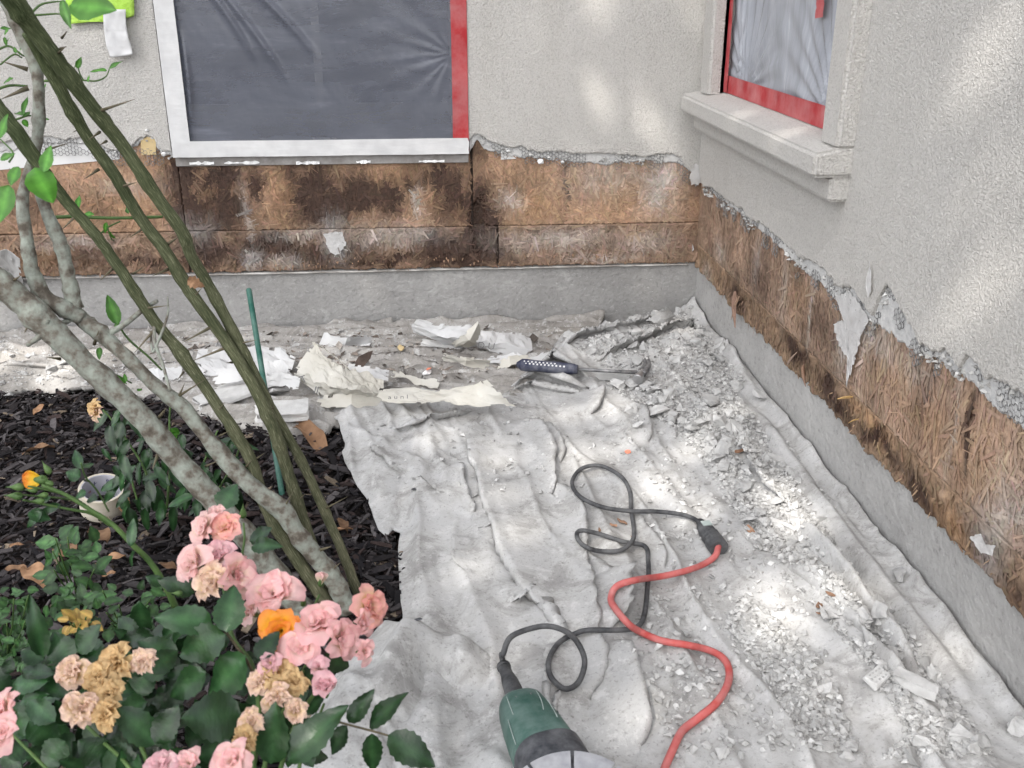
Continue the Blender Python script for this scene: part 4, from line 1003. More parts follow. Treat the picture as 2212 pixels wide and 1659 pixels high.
tag(CLOTH2, 'long bunched strip of canvas lying against the back footing under paper scraps', 'drop cloth')
cloth('canvas', wobble(P_BACK, 0.012, 732), back_h, 0.006, M['canvas_dirty'], CLOTH2, 0.0, lean=lean_of(BFOLDS, 1.0))
# the thick turned-over flap in front, left of the grinder
P_FLAP = [gp(*a) for a in ((822, 1350), (886, 1358), (950, 1370), (1006, 1388), (1066, 1428), (1094, 1470), (1088, 1500), (1053, 1523), (1000, 1535), (950, 1545), (930, 1580), (900, 1640), (860, 1760), (560, 1760), (640, 1600), (720, 1470), (760, 1420))]
def flap_h(X, Y):
    c, _, _ = poly_dist(X, Y, P_FLAP + [P_FLAP[0]])
    n = fbm(X * 4, Y * 4, 2, 741)
    h = 0.02 + 0.042 * (1 - np.exp(-(c / .06) ** 2)) * (0.7 + 0.5 * n)
    for pts, hh_, a, b in FLAP_F: h = h + fold(X, Y, pts, hh_, a, b)
    return h + .012 * (1 - np.abs(2 * fbm((X + Y) * 11, (X - Y) * 2.5, 2, 747) - 1)) ** 4
FLAP_F = [(smooth_px(p), h, a, b) for p, h, a, b in [
    (((890, 1380), (882, 1420), (862, 1470), (843, 1520), (830, 1600)), .030, .045, .020), (((990, 1410), (1000, 1460), (975, 1520)), .016, .03, .02),
    (((1000, 1560), (960, 1500), (900, 1470)), -.03, .03, .03), (((790, 1440), (760, 1540), (720, 1640)), .02, .03, .03)]]
fl = cloth('turned_flap', wobble(P_FLAP, 0.004, 742), flap_h, 0.006, M['canvas'], CLOTH, 0.012, drop=0.02, edge=.02)
P_LOW = [gp(*a) for a in ((1096, 1498), (1085, 1514), (1000, 1580), (936, 1624), (900, 1680), (840, 1720), (880, 1640), (950, 1545), (1050, 1522))]
cloth('turned_flap', wobble(P_LOW, 0.003, 743), lambda X, Y: 0.016 + .012 * fbm(X * 8, Y * 8, 3, 744), 0.006, M['canvas'], CLOTH, 0.006, drop=.006, edge=.015)
from mathutils.bvhtree import BVHTree
def bvh_of(objs):
    V, Q = [], []
    for o in objs:
        me = o.data; n = len(V); v = np.empty(len(me.vertices) * 3, np.float32); me.vertices.foreach_get('co', v); V += [tuple(a) for a in v.reshape(-1, 3).tolist()]
        q = np.empty(len(me.loops), np.int32); me.loops.foreach_get('vertex_index', q); Q += (q.reshape(-1, 4) + n).tolist()
    return BVHTree.FromPolygons(V, Q)
CLOTHS = bvh_of([o for o in COL.objects if o.type == 'MESH' and o.name.split('.')[0] in ('canvas', 'turned_flap')])
DOWN = Vector((0, 0, -1))
def surf(x, y):
    """height of the cloth (or the bed) at each (x, y)"""
    x = np.atleast_1d(np.asarray(x, float)); y = np.atleast_1d(np.asarray(y, float)); out = np.zeros(len(x))
    for i in range(len(x)):
        h = CLOTHS.ray_cast(Vector((x[i], y[i], 1)), DOWN)[0]
        if h is not None: out[i] = h.z
    return out
def rest(q, r):
    """lift a curve so that it lies on the cloth, then smooth it"""
    q = [Vector(p) for p in q]; s = surf([p.x for p in q], [p.y for p in q])
    m = [max(s[max(0, i - 2):i + 3]) + r * .92 for i in range(len(q))]
    z = [max(p.z, m[i]) for i, p in enumerate(q)]
    for _ in range(8): z = [z[0]] + [max(m[i], (z[i - 1] + z[i + 1] + z[i]) / 3) for i in range(1, len(z) - 1)] + [z[-1]]
    # stay under the same sight line as the height changes
    return [CAM + (p - CAM) * ((z[i] - CAM.z) / (p.z - CAM.z)) for i, p in enumerate(q)]
def on(u, v, up=0.0):
    """the point of the cloth or bed seen at picture place (u, v), raised by up"""
    h = CLOTHS.ray_cast(CAM, ray(u, v).normalized())[0]
    z = h.z if h is not None else 0.005
    return G(u, v, z + up)

# ================================================================== mulch bed
def mulch():
    r = np.random.default_rng(800); n = 17000
    bed = [gp(*a) for a in ((-400, 856), (0, 846), (200, 842), (340, 862), (520, 915), (640, 940), (730, 925), (760, 1010), (800, 1080), (835, 1160), (880, 1150), (885, 1340), (860, 1420), (700, 1800), (-900, 1800))]
    xs = [p[0] for p in bed]; ys = [p[1] for p in bed]
    X = r.uniform(min(xs), max(xs), n * 3); Y = r.uniform(max(min(ys), -2.6), max(ys), n * 3)
    k = inside(X, Y, bed); X, Y = X[k][:n], Y[k][:n]; n = len(X)
    L = .008 + .044 * r.random(n) ** 2.0 * (1 + (r.random(n) < .06) * .5); W = L * r.uniform(.06, .5, n); W = np.clip(W, .0014, .017); T = r.uniform(.0008, .004, n)
    yaw, pit, rol = r.uniform(0, 2 * np.pi, n), r.normal(0, .30, n), r.normal(0, .35, n)
    cx = np.stack([np.cos(yaw) * np.cos(pit), np.sin(yaw) * np.cos(pit), np.sin(pit)], -1)
    up = np.stack([r.normal(0, .3, n), r.normal(0, .3, n), np.ones(n)], -1)
    cy = np.cross(up, cx); cy /= np.linalg.norm(cy, axis=1)[:, None]; cz = np.cross(cx, cy)
    z0 = r.uniform(-.012, .016, n) + .010 * (fbm(X * 5, Y * 5, 3, 801) - .5)
    C = np.stack([X, Y, z0], -1); P = []
    for (a, b, c) in ((-.5, -.35, 0), (-.5, .4, 0), (0, .5, .6), (0, -.5, .6), (.5, -.3, 0), (.5, .2, 0)):
        for t in (0, 1): P.append(C + cx * (a * L)[:, None] + cy * (b * W)[:, None] + cz * ((t + c) * T)[:, None])
    V = np.stack(P, 1).reshape(-1, 3); b = np.arange(n)[:, None] * 12
    F_ = [(1, 7, 5, 3), (7, 9, 11, 5), (0, 2, 4, 6), (6, 4, 10, 8), (0, 6, 7, 1), (6, 8, 9, 7), (2, 3, 5, 4), (4, 5, 11, 10), (0, 1, 3, 2), (8, 10, 11, 9)]
    q = np.concatenate([b + np.array(f) for f in F_])
    base = np.array([(.030, .026, .026), (.042, .036, .035), (.072, .064, .062), (.020, .018, .019), (.105, .094, .09), (.048, .034, .030)])
    c = base[r.integers(0, len(base), n)] * r.uniform(.5, 1.2, (n, 1)) * np.array((.96, .97, 1.03)); lt = r.random(n) < .025; c[lt] = np.array((.20, .16, .12)) * r.uniform(.7, 1.2, (lt.sum(), 1))
    o = ob('bark_mulch', mesh_np('bark_mulch', V, q, col=np.repeat(c, 12, 0)), M['mulch'])
    tag(o, 'dark shredded bark mulch covering the planting bed', 'mulch', kind='stuff')
mulch()

# ================================================================== rubble
CH = [rock_mesh(1000 + k, 9 + k % 5, (0.75, 0.5, 0.6, 0.35)[k % 4], 'chunk', .045) for k in range(18)]
RIDGES = [(f[0], .014) for f in FOLDS if f[1] in (.046, .038)] + [(f[0], .022) for f in FOLDS if f[1] == .026 and f[2] == .03]
def zone(poly, n, seed):
    r = np.random.default_rng(seed); q = [(float(u), float(v)) for u, v in poly]; us = [a for a, _ in q]; vs = [b for _, b in q]
    U = r.uniform(min(us), max(us), n * 6); Vv = r.uniform(min(vs), max(vs), n * 6)
    k = inside(U, Vv, q); U, Vv = U[k][:n], Vv[k][:n]
    P = np.array([(G(u, v, .02).x, G(u, v, .02).y) for u, v in zip(U, Vv)])
    keep = np.ones(len(P), bool)                 # debris has rolled off the two narrow ridges and the wall roll
    for pts, w in RIDGES:
        d, _, _ = poly_dist(P[:, 0], P[:, 1], pts); keep &= d > w * r.uniform(.5, 1.1, len(P))
    return [tuple(a) for a in P[keep]]
TOP = [0]
def chunk(x, y, s, label, group, seed, name='stucco_chunk', m='rubble_unit', lift=.25, me=None):
    r = random.Random(seed)
    z = float(surf(x, y)[0])
    mw = Matrix.Translation((x, y, z + s * lift * .7)) @ Euler((r.gauss(0, .3), r.gauss(0, .3), r.uniform(0, 6.28))).to_matrix().to_4x4() @ Matrix.Scale(s, 4)
    o = ob(name, me or CH[seed % len(CH)], M[m], None, mw); tag(o, label, 'rubble', group); return o
MARKS = [((1395, 780), 'beside the hammer head'), ((1300, 740), 'behind the hammer shank'), ((1460, 700), 'at the foot of the inside corner'), ((1400, 905), 'around the big lump below the hammer'), ((1520, 800), 'by the right footing near the corner'), ((1500, 900), 'in the middle of the corner heap'), ((1600, 880), 'by the dark gap at the right footing'), ((1570, 1010), 'above the plug in the rubble'), ((1650, 1060), 'in the sunny part of the rubble strip'), ((1690, 1150), 'at the head of the narrow canvas ridges'), ((1620, 1200), 'right of the plug and socket'), ((1780, 1230), 'by the splinter on the narrow ridge'), ((1730, 1330), 'left of the narrow canvas ridges'), ((1850, 1340), 'between the narrow ridge and the wall roll'), ((1880, 1460), 'around the slab with the mesh pattern'), ((1960, 1420), 'beside the wall roll near the light slab'), ((1960, 1560), 'past the end of the narrow ridges'), ((2050, 1600), 'in the bottom right corner of the rubble'), ((1650, 1400), 'in the lane right of the red cord bend'), ((1700, 1500), 'in the lane below the red cord bend'), ((1790, 1600), 'at the bottom end of the lane'), ((60, 790), 'at the left end of the bunched canvas'), ((220, 790), 'on the bunched canvas behind the grey stem'), ((420, 780), 'on the canvas behind the green stems'), ((620, 750), 'behind the crumpled paper'), ((820, 740), 'beside the foil near the back footing')]
MARKS = [((G(*a, .02).x, G(*a, .02).y), t) for a, t in MARKS]
def chunks(poly, n, lo, hi, tone, seed):
    r = random.Random(seed)
    for k, (x, y) in enumerate(zone(poly, n, seed)):
        f = r.random() ** 1.7; where = min(MARKS, key=lambda m: (m[0][0] - x) ** 2 + (m[0][1] - y) ** 2)[1]
        size = 'small' if f < .18 else ('medium' if f < .5 else 'large')
        chunk(x, y, lo + (hi - lo) * f, '%s %s stucco chunk %s' % (size, tone, where), '%s stucco chunks %s' % (size, where), seed + k)
chunks(Z_CORNER, 105, .022, .068, 'grey', 2000)
chunks(Z_STRIP, 150, .018, .052, 'grey', 3000)
chunks(Z_LEFT, 34, .016, .050, 'pale', 4000)
chunks(Z_MIDB, 22, .014, .040, 'pale', 4500)
chunks(Z_LANE, 30, .014, .036, 'grey', 5000)
def fines(name, zones, seed, label, lo=.003, hi=.020, cols=((.42, .417, .409), (.47, .467, .458), (.54, .537, .528), (.38, .377, .369))):
    r = np.random.default_rng(seed); P = []
    for poly, n in zones: P += zone(poly, n, seed + len(P))
    P = np.array(P); s = lo + (hi - lo) * r.random(len(P)) ** 2.5
    # pieces gather in the hollows of the cloth
    z = surf(P[:, 0], P[:, 1])
    o = scatter_np(name, np.stack([P[:, 0], P[:, 1], z + s * .15], -1), s, M['rubble_attr'], None, seed, cols)
    tag(o, label, 'rubble')
fines('stucco_gravel', [(Z_CORNER, 6500), (Z_STRIP, 10500), (Z_WALL, 900), (Z_LANE, 1600), (Z_SPARSE, 1500), (Z_ROSE, 260)], 6000, 'fine crushed stucco gravel strewn over the canvas towards the right wall')
fines('stucco_gravel', [(Z_LEFT, 2200), (Z_MIDB, 2200), (((-60, 735), (1200, 715), (1200, 735), (-60, 752)), 1500)], 6100, 'fine crushed stucco gravel along the back footing', .002, .012)
# single pieces that stand out
def named_chunk(u, v, px, label, seed, m='rubble_unit', lift=.3, name='stucco_chunk', flat=1.0):
    p = on(u, v); d = (p - CAM).dot(FW); s = px / F * d
    o = chunk(p.x, p.y, s, label, None, seed, name, m, lift); return o
for k, (u, v, px, lab) in enumerate((
        (1945, 1250, 52, 'large flat grey stucco chunk leaning against the right footing'),
        (1415, 900, 60, 'large stucco lump on end below the hammer head'),
        (1365, 890, 40, 'pale broken stucco chunk left of the lump below the hammer'),
        (1380, 922, 40, 'stucco chunk tucked under the lump below the hammer'),
        (1585, 1370, 26, 'small stucco chunk with wire mesh marks right of the red cord'),
        (1900, 1330, 58, 'light stucco slab in the rubble strip near the right footing'),
        (1560, 1270, 24, 'round stucco pebble right of the two crossing cords'),
        (2195, 1580, 60, 'rounded concrete lump at the right picture edge by the footing'),
        (1560, 1630, 46, 'stucco chunk at the bottom of the canvas right of the red cord'),
        (1780, 1620, 60, 'jagged stucco chunk at the bottom edge with cracked top'),
        (1835, 1350, 34, 'blocky stucco chunk between the two narrow canvas ridges'),
        (1830, 1640, 40, 'rounded stucco chunk in front beside the jagged chunk'),
        (1480, 1375, 30, 'stucco chunk lying beside the red cord bend'),
        (1640, 860, 46, 'pale chunk by the dark hole at the right footing'),
        (1570, 960, 50, 'flat tilted stucco piece in the rubble below the wall corner'))):
    named_chunk(u, v, px, lab, 7000 + k * 3)
# a slab with the lath pattern pressed into it
def lath_slab(u, v, px, label, seed):
    p = on(u, v, .012); d = (p - CAM).dot(FW); s = px / F * d
    e = empty('stucco_slab', p); tag(e, label, 'rubble'); mbx = MB()
    rot = Euler((.25, -.15, .5)).to_matrix().to_4x4()
    bm = bmesh.new(); bmesh.ops.create_cube(bm, size=1); 
    for w in bm.verts: w.co = Vector((w.co.x * s + random.gauss(0, s * .06), w.co.y * s * .6 + random.gauss(0, s * .06), w.co.z * s * .25))
    bmesh.ops.bevel(bm, geom=bm.edges[:], offset=s * .05, segments=1, affect='EDGES')
    me = bpy.data.meshes.new('slab'); bm.to_mesh(me); bm.free()
    ob('slab', me, M['rubble'], e, Matrix.Translation(p) @ rot)
    mw = Matrix.Translation(p) @ rot
    for i in range(-2, 3):
        for j in range(-1, 2):
            q = Vector((i * s * .2 + (j % 2) * s * .1, j * s * .18, s * .12)); h = rock_mesh(seed + i * 7 + j, 12, .6, 'plaster_key')
            ob('plaster_key', h, M['rubble'], e, mw @ Matrix.Translation(q) @ Matrix.Scale(s * .17, 4))
lath_slab(1895, 1462, 50, 'stucco slab with a raised diamond mesh pattern in the rubble strip', 7500)
def shard(u, v, px, label, ratio, yaw, m='rubble', name='stucco_slab', thick=.22, seed=0, tilt=(.1, .1)):
    p = on(u, v); d = (p - CAM).dot(FW); s = px / F * d; r = random.Random(seed + int(u))
    bm = bmesh.new(); bmesh.ops.create_cube(bm, size=1)
    bmesh.ops.subdivide_edges(bm, edges=bm.edges[:], cuts=2)
    for w in bm.verts: w.co = Vector((w.co.x * s + r.gauss(0, s * .03), w.co.y * s * ratio + r.gauss(0, s * .03), w.co.z * s * thick + r.gauss(0, s * .012)))
    me = bpy.data.meshes.new(name); bm.to_mesh(me); bm.free()
    o = ob(name, me, M[m], None, Matrix.Translation(p + Vector((0, 0, s * thick * .5))) @ Euler((tilt[0], tilt[1], yaw)).to_matrix().to_4x4()); tag(o, label, 'rubble'); return o
shard(1325, 818, 70, 'narrow grey stucco bar lying under the hammer shank', .28, -.05, thick=.25)
shard(555, 838, 150, 'broad pale stucco slab under the green stake', .45, .55, tilt=(.12, -.1), thick=.08)
shard(600, 850, 60, 'white stucco tile standing tilted right of the green stake', .6, .9, tilt=(-.6, .3), thick=.12)
shard(500, 860, 150, 'curved pale stucco slab below the broad one', .3, .4, tilt=(.15, -.1), thick=.1, seed=5)
shard(610, 895, 110, 'crumbling cement slab in front of the folded paper', .5, .1, tilt=(.2, 0), thick=.16, seed=9)
shard(955, 748, 90, 'thin grey shingle-like scrap in front of the white paper', .2, -.25, m='rubble', thick=.06)
shard(1680, 1000, 60, 'long pale stucco splinter in the rubble above the sunny patch', .3, -.7, thick=.2)
shard(1690, 1140, 60, 'long stucco splinter beside the first narrow canvas ridge', .25, -.7, thick=.2, seed=3)
shard(1975, 1488, 90, 'rounded sandy stucco bar at the end of the narrow ridge', .3, -.75, thick=.28, seed=4)
# ================================================================== shade tree behind the camera
SHADE = empty('shade_tree', (-4.5, -7.2, 0))
tag(SHADE, 'leafy shade tree behind the viewer that dapples the yard with sun', 'tree')
def shade_tree():
    r = np.random.default_rng(1500); n = 40000
    k = r.random(n); x, y, z = r.uniform(-3.0, .15, n), r.uniform(-3.0, .15, n), r.uniform(-.1, 1.6, n)
    P = np.stack([np.where(k > .74, 0, x), np.where((k > .45) & (k <= .74), 0, y), np.where(k > .45, z, 0)], -1)
    dist = r.uniform(7.6, 11.0, n); sv = np.array(SUN_TO); C = P + sv * dist[:, None]
    # gaps in the crown
    gaps = [(B(*a, -.02), rr * .3 + .030) for a, rr in (((1288, 205), .040), ((1398, 248), .045), ((1410, 275), .03), ((1290, -5), .05), ((1500, 25), .05), ((1435, 310), .03), ((600, 560), .02), ((790, 610), .03), ((1390, 610), .035), ((185, 60), .03))]
    gaps += [(R(*a, -.022), rr * .3 + .023) for a, rr in (((2120, 130), .05), ((2060, 170), .04), ((2150, 590), .06), ((2080, 640), .05), ((2190, 560), .05), ((2120, 385), .03), ((2200, 400), .04), ((1910, 760), .02), ((2030, 720), .03), ((2190, 90), .04))]
    gaps += [(G(*a, .02), rr * .5 + .027) for a, rr in (((1265, 985), .06), ((1290, 1000), .05), ((1430, 1065), .06), ((1505, 1130), .05), ((1490, 985), .05), ((1330, 890), .045), ((1690, 1090), .06), ((1740, 1150), .055), ((1650, 1075), .05), ((1690, 1320), .06), ((1655, 1290), .04), ((2060, 1420), .045), ((1400, 1545), .025), ((1090, 1010), .04), ((1085, 1090), .04), ((1230, 905), .03), ((1690, 1370), .03), ((1860, 1300), .035), ((1145, 1150), .03), ((60, 770), .10), ((180, 780), .10), ((-40, 800), .1), ((260, 760), .07), ((120, 830), .07), ((1340, 1180), .03), ((30, 700), .05), ((1020, 1240), .03), ((960, 960), .025), ((1480, 730), .035), ((1600, 900), .03))]
    gaps += [(R(1700, 275, -.08), .045), (R(1600, 235, -.08), .045)]
    keep = np.ones(n, bool)
    for c, rr in gaps:
        q = C - np.array(c); t = q @ sv; d = np.linalg.norm(q - t[:, None] * sv, axis=1); keep &= d > rr
    # thinner and denser boughs
    C = C[keep]; n = len(C)
    L = r.uniform(.06, .11, n); W = L * r.uniform(.45, .6, n)
    a = r.normal(0, 1, (n, 3)); a /= np.linalg.norm(a, axis=1)[:, None]
    up = r.normal(0, .6, (n, 3)) + sv; b = np.cross(up, a); b /= np.linalg.norm(b, axis=1)[:, None]
    V = np.stack([C - a * (L / 2)[:, None], C + b * (W / 2)[:, None], C + a * (L / 2)[:, None], C - b * (W / 2)[:, None]], 1).reshape(-1, 3)
    o = ob('crown', mesh_np('crown', V, np.arange(n * 4).reshape(-1, 4)), M['crown'], SHADE); tag(o, kind='stuff')
    mb = MB(); c = Vector((-4.3, -6.4, 6.9))
    pts = catmull([(-4.5, -7.2, -.1), (-4.45, -7.1, 1.6), (-4.3, -6.9, 3.2), (-4.2, -6.7, 4.8), (-4.2, -6.5, 6.2)], 6)
    V, Fc = tube(pts, lerp_list([.24, .18, .15, .11, .06], len(pts)), 12); mb.add(V, Fc); mb.build('trunk', M['trunk'], SHADE, True)
    rr = random.Random(5)
    for k in range(9):
        s = pts[8 + k]; e = c + Vector((rr.uniform(-1.7, 1.7), rr.uniform(-1.5, 1.5), rr.uniform(-.6, 1.4)))
        q = catmull([s, s.lerp(e, .5) + Vector((0, 0, .25)), e], 6); V, Fc = tube(q, lerp_list([.06, .035, .012], len(q)), 7); mb = MB(); mb.add(V, Fc); mb.build('limb', M['trunk'], SHADE, True)
shade_tree()

# ================================================================== cords and tools
def cord(name, pts, r, mat_, label, cat, seg=10, parent=None):
    q = rest(rest(catmull(pts, 8), r), r); V, Fc = tube(q, r, seg)
    o = ob(name, mesh_py(name, V, Fc, True), mat_, parent)
    return tag(o, label, cat) if label else o
def lay(lst, r):
    out = []
    for a in lst:
        u, v = a[:2]; h = a[2] if len(a) > 2 else 0
        out.append(on(u, v, r * .9 + h))
    return out
RED = ((1405, 1760), (1420, 1705), (1436, 1659), (1453, 1620), (1473, 1580), (1506, 1553), (1546, 1520), (1570, 1483), (1575, 1450), (1563, 1423), (1533, 1405), (1483, 1393), (1433, 1385), (1396, 1371), (1360, 1350), (1326, 1310), (1320, 1290), (1333, 1266), (1373, 1253), (1440, 1243), (1506, 1225), (1543, 1203, .006), (1552, 1180, .016))
cord('extension_cord', lay(RED, .0060), .0060, M['red_cord'], 'dusty red extension cord curving across the canvas to the bottom edge', 'cord')
# grinder ----------------------------------------------------------
GR = empty('angle_grinder', G(1150, 1560, 0.03))
tag(GR, 'dusty green and black angle grinder with a diamond disc at the bottom edge', 'grinder')
g0 = on(1122, 1526, .05); g1 = G(1228, 1722, g0.z + .018)
ax = (g1 - g0).normalized(); LB = (g1 - g0).length
side = ax.cross(Vector((0, 0, 1))).normalized(); upv = side.cross(ax).normalized()
def body(profile, name, m, seg=28, sq=0.0, parent=GR, cut=None):
    """a slightly squared barrel along the grinder axis; profile (t along, half width, half height)"""
    V, Fc = [], []
    for (t, w, h) in profile:
        for k in range(seg):
            q = 2 * math.pi * k / seg; c, s = math.cos(q), math.sin(q)
            e = 2 / (2 + sq); X = math.copysign(abs(c) ** e, c) * w; Y = math.copysign(abs(s) ** e, s) * h
            V.append(g0 + ax * (t * LB) + side * X + upv * Y)
    n = len(profile)
    for i in range(n - 1):
        for k in range(seg):
            k2 = (k + 1) % seg; Fc.append((i * seg + k, i * seg + k2, (i + 1) * seg + k2, (i + 1) * seg + k))
    Fc.append(tuple(range(seg - 1, -1, -1))); Fc.append(tuple((n - 1) * seg + k for k in range(seg)))
    return ob(name, mesh_py(name, V, Fc, True), M[m], parent)
bd = body([(-.02, .012, .012), (-.015, .024, .024), (.0, .029, .029), (.04, .033, .033), (.22, .038, .037), (.42, .042, .040), (.60, .044, .042), (.605, .043, .041)], 'body', 'green_plastic', sq=.8)
def line_on(t0, a0, t1, a1, w0=.034, w1=.040, r=.0006):
    pts = []
    for k in range(7):
        t = t0 + (t1 - t0) * k / 6; a = a0 + (a1 - a0) * k / 6; w = np.interp(t, [0, .04, .22, .42, .6], [.029, .033, .0385, .0425, .0445]) * 1.012
        c, s = math.cos(a), math.sin(a); e = 2 / 2.8
        pts.append(g0 + ax * (t * LB) + side * math.copysign(abs(c) ** e, c) * w + upv * math.copysign(abs(s) ** e, s) * w * .965)
    V, Fc = tube(pts, r, 5); ob('scratched_groove', mesh_py('scratched_groove', V, Fc, True), M['scratch'], bd)
line_on(.05, 2.15, .36, 1.75); line_on(.16, 2.35, .46, 2.05); line_on(.03, 1.0, .30, .95); line_on(.30, .62, .56, .50)
for k in range(7):                      # cooling slots low on the left flank
    t = .24 + k * .045; pts = [g0 + ax * (t * LB) + side * (-math.cos(a)) * .0425 + upv * math.sin(a) * .041 for a in (-.5, -.2, .1, .35)]
    V, Fc = tube(pts, .0022, 5); ob('cooling_slot', mesh_py('cooling_slot', V, Fc, True), M['black_plastic'], bd)
body([(.602, .0455, .0435), (.62, .0475, .0455), (.80, .048, .046), (.95, .044, .046), (1.05, .038, .044)], 'gear_housing', 'black_plastic', sq=.7)
for (t, a) in ((.12, 1.2), (.12, 1.9), (.52, .9), (.52, 2.2)):     # case screws
    w = float(np.interp(t, [0, .04, .22, .42, .6], [.029, .033, .0385, .0425, .0445])); c = g0 + ax * (t * LB) + side * math.cos(a) * w + upv * math.sin(a) * w * .98
    V, Fc = lathe([(-.002, .003), (.0012, .003), (.0012, .0014), (.0004, .0001)], c, side * math.cos(a) + upv * math.sin(a), 10); ob('screw', mesh_py('screw', V, Fc), M['steel_dark'], bd)
for (t, a) in ((.68, 1.0), (.68, 2.1)):
    c = g0 + ax * (t * LB) + side * math.cos(a) * .047 + upv * math.sin(a) * .046
    V, Fc = lathe([(-.003, .0045), (.002, .0045), (.002, .002), (.0008, .0001)], c, side * math.cos(a) + upv * math.sin(a), 12); ob('housing_screw', mesh_py('housing_screw', V, Fc), M['steel_dark'], GR)
# cord boot
b0 = on(1088, 1440, .045); b1 = g0 + upv * .002
pts = [b0.lerp(b1, k / 10) for k in range(13)]
V, Fc = tube(pts, lerp_list([.0095, .0095, .0125, .0135, .014, .015, .016], len(pts)), 14); ob('cord_boot', mesh_py('cord_boot', V, Fc, True), M['rubber'], GR)
V, Fc = tube([b0 - (b1 - b0).normalized() * .002, b0 + (b1 - b0).normalized() * .004], .0108, 14); ob('boot_collar', mesh_py('boot_collar', V, Fc, True), M['rubber'], GR)
# disc
dc = G(1240, 1780, .128); dn = Vector((-.06, -.30, .95)).normalized()
da = dn.orthogonal().normalized(); db = dn.cross(da)
RD, n = .0925, 120
V, Fc = [], []
slots = 10
for (rr, zz) in ((.012, .0016), (.050, .0016), (.066, .0016), (.0675, .0022), (.086, .0022), (RD, .0016), (RD, -.0016), (.0675, -.002), (.012, -.0016)):
    for k in range(n):
        q = 2 * math.pi * k / n; V.append(dc + (da * math.cos(q) + db * math.sin(q)) * rr + dn * zz)
for i in range(8):
    for k in range(n):
        k2 = (k + 1) % n
        if i in (3, 4, 5, 6) and k % (n // slots) == 0: continue
        Fc.append((i * n + k, i * n + k2, (i + 1) * n + k2, (i + 1) * n + k))
dsc = ob('cutting_disc', mesh_py('cutting_disc', V, Fc), M['disc'], GR)
for k in range(slots):
    q = 2 * math.pi * (k * (n // slots) + .5) / n; c = dc + (da * math.cos(q) + db * math.sin(q)) * .0665
    V, Fc = lathe([(0, 0.0001), (.0026, .0001), (.0026, .0034), (.0, .0034)], c - dn * .0002, dn, 12); ob('slot_hole', mesh_py('slot_hole', V, Fc), M['black_plastic'], dsc)
    V, Fc = lathe([(0.0024, .0640), (.0026, .0643)], dc, dn, 60) if k == 0 else ([], [])
    if V: ob('ring_mark', mesh_py('ring_mark', V, Fc), M['scratch'], dsc)
V, Fc = lathe([(-.03, .022), (.003, .022), (.006, .019), (.006, .010), (.012, .009), (.012, .0001)], dc, dn, 30); ob('flange', mesh_py('flange', V, Fc), M['steel'], GR)
V, Fc = lathe([(-.06, .030), (-.012, .032), (-.010, .020)], dc, dn, 30); ob('spindle_neck', mesh_py('spindle_neck', V, Fc, True), M['black_plastic'], GR)
# its rubber cord: a standing loop, then three turns on the canvas, to the plug
bp = list(b0)
C1 = [b0 + (b1 - b0) * .05, b0 + Vector((-.002, .012, .012)), on(1087, 1412, .085), on(1106, 1374, .10), on(1170, 1353, .10), on(1216, 1361, .085), on(1246, 1386, .062), on(1263, 1428, .035), on(1250, 1473, .012)]
C2 = lay(((1220, 1488, .004), (1190, 1462, .003), (1186, 1426, .003), (1206, 1390, .003), (1240, 1370, .003), (1273, 1361, .003), (1340, 1361, .006), (1378, 1353, .013), (1393, 1323, .004), (1399, 1263, .006), (1401, 1240, .013), (1400, 1212, .004), (1393, 1180, .004), (1346, 1170, .004), (1293, 1153, .004), (1255, 1146, .004), (1246, 1158, .004), (1260, 1178, .004), (1293, 1190, .004), (1340, 1189, .004), (1366, 1168, .014), (1369, 1140, .006), (1363, 1100, .004), (1360, 1060, .004), (1340, 1028, .004), (1296, 1006, .004), (1255, 1013, .004), (1236, 1042, .004), (1252, 1072, .004), (1300, 1095, .004), (1362, 1104, .016), (1420, 1105, .006), (1475, 1112, .006), (1505, 1124, .012), (1520, 1138, .018)), .0056)
q = rest(rest(catmull(C1 + C2, 8), .0045), .0045); V, Fc = tube(q, .0045, 10); ob('power_cord', mesh_py('power_cord', V, Fc, True), M['rubber'], GR)
# plug in the cord's socket
k0, k1 = on(1517, 1134, .019), on(1553, 1184, .017)
pd = (k1 - k0).normalized()
ps = pd.cross(Vector((0, 0, 1))).normalized()
PL = (k1 - k0).length
def plug(lo, hi, name, m, parent, label=None):
    V, Fc = [], []
    sg = 16
    for (t, w) in lo:
        for k in range(sg):
            a = 2 * math.pi * k / sg; V.append(k0 + pd * (t * PL) + ps * math.cos(a) * w + pd.cross(ps) * math.sin(a) * w * hi)
    for i in range(len(lo) - 1):
        for k in range(sg):
            k2 = (k + 1) % sg; Fc.append((i * sg + k, i * sg + k2, (i + 1) * sg + k2, (i + 1) * sg + k))
    Fc.append(tuple(range(sg - 1, -1, -1))); Fc.append(tuple((len(lo) - 1) * sg + k for k in range(sg)))
    return ob(name, mesh_py(name, V, Fc, False), M[m], parent)
pg = plug([(-.18, .0075), (-.12, .009), (-.06, .0085), (0, .0095), (.04, .0135), (.30, .0175), (.45, .0175), (.46, .016)], .85, 'plug', 'rubber', GR)
tp = pd.cross(ps); tp = tp if tp.z > 0 else -tp
cc = k0 + pd * (.22 * PL) + tp * .0145
mb = MB(); a, b_ = ps * .009, pd * .008
mb.add([cc - a - b_, cc + a - b_, cc + a + b_, cc - a + b_, cc - a - b_ + tp * .002, cc + a - b_ + tp * .002, cc + a + b_ + tp * .002, cc - a + b_ + tp * .002], [(4, 5, 6, 7), (0, 1, 5, 4), (1, 2, 6, 5), (2, 3, 7, 6), (3, 0, 4, 7)]); mb.build('plug_rating_plate', M['scratch'], pg)
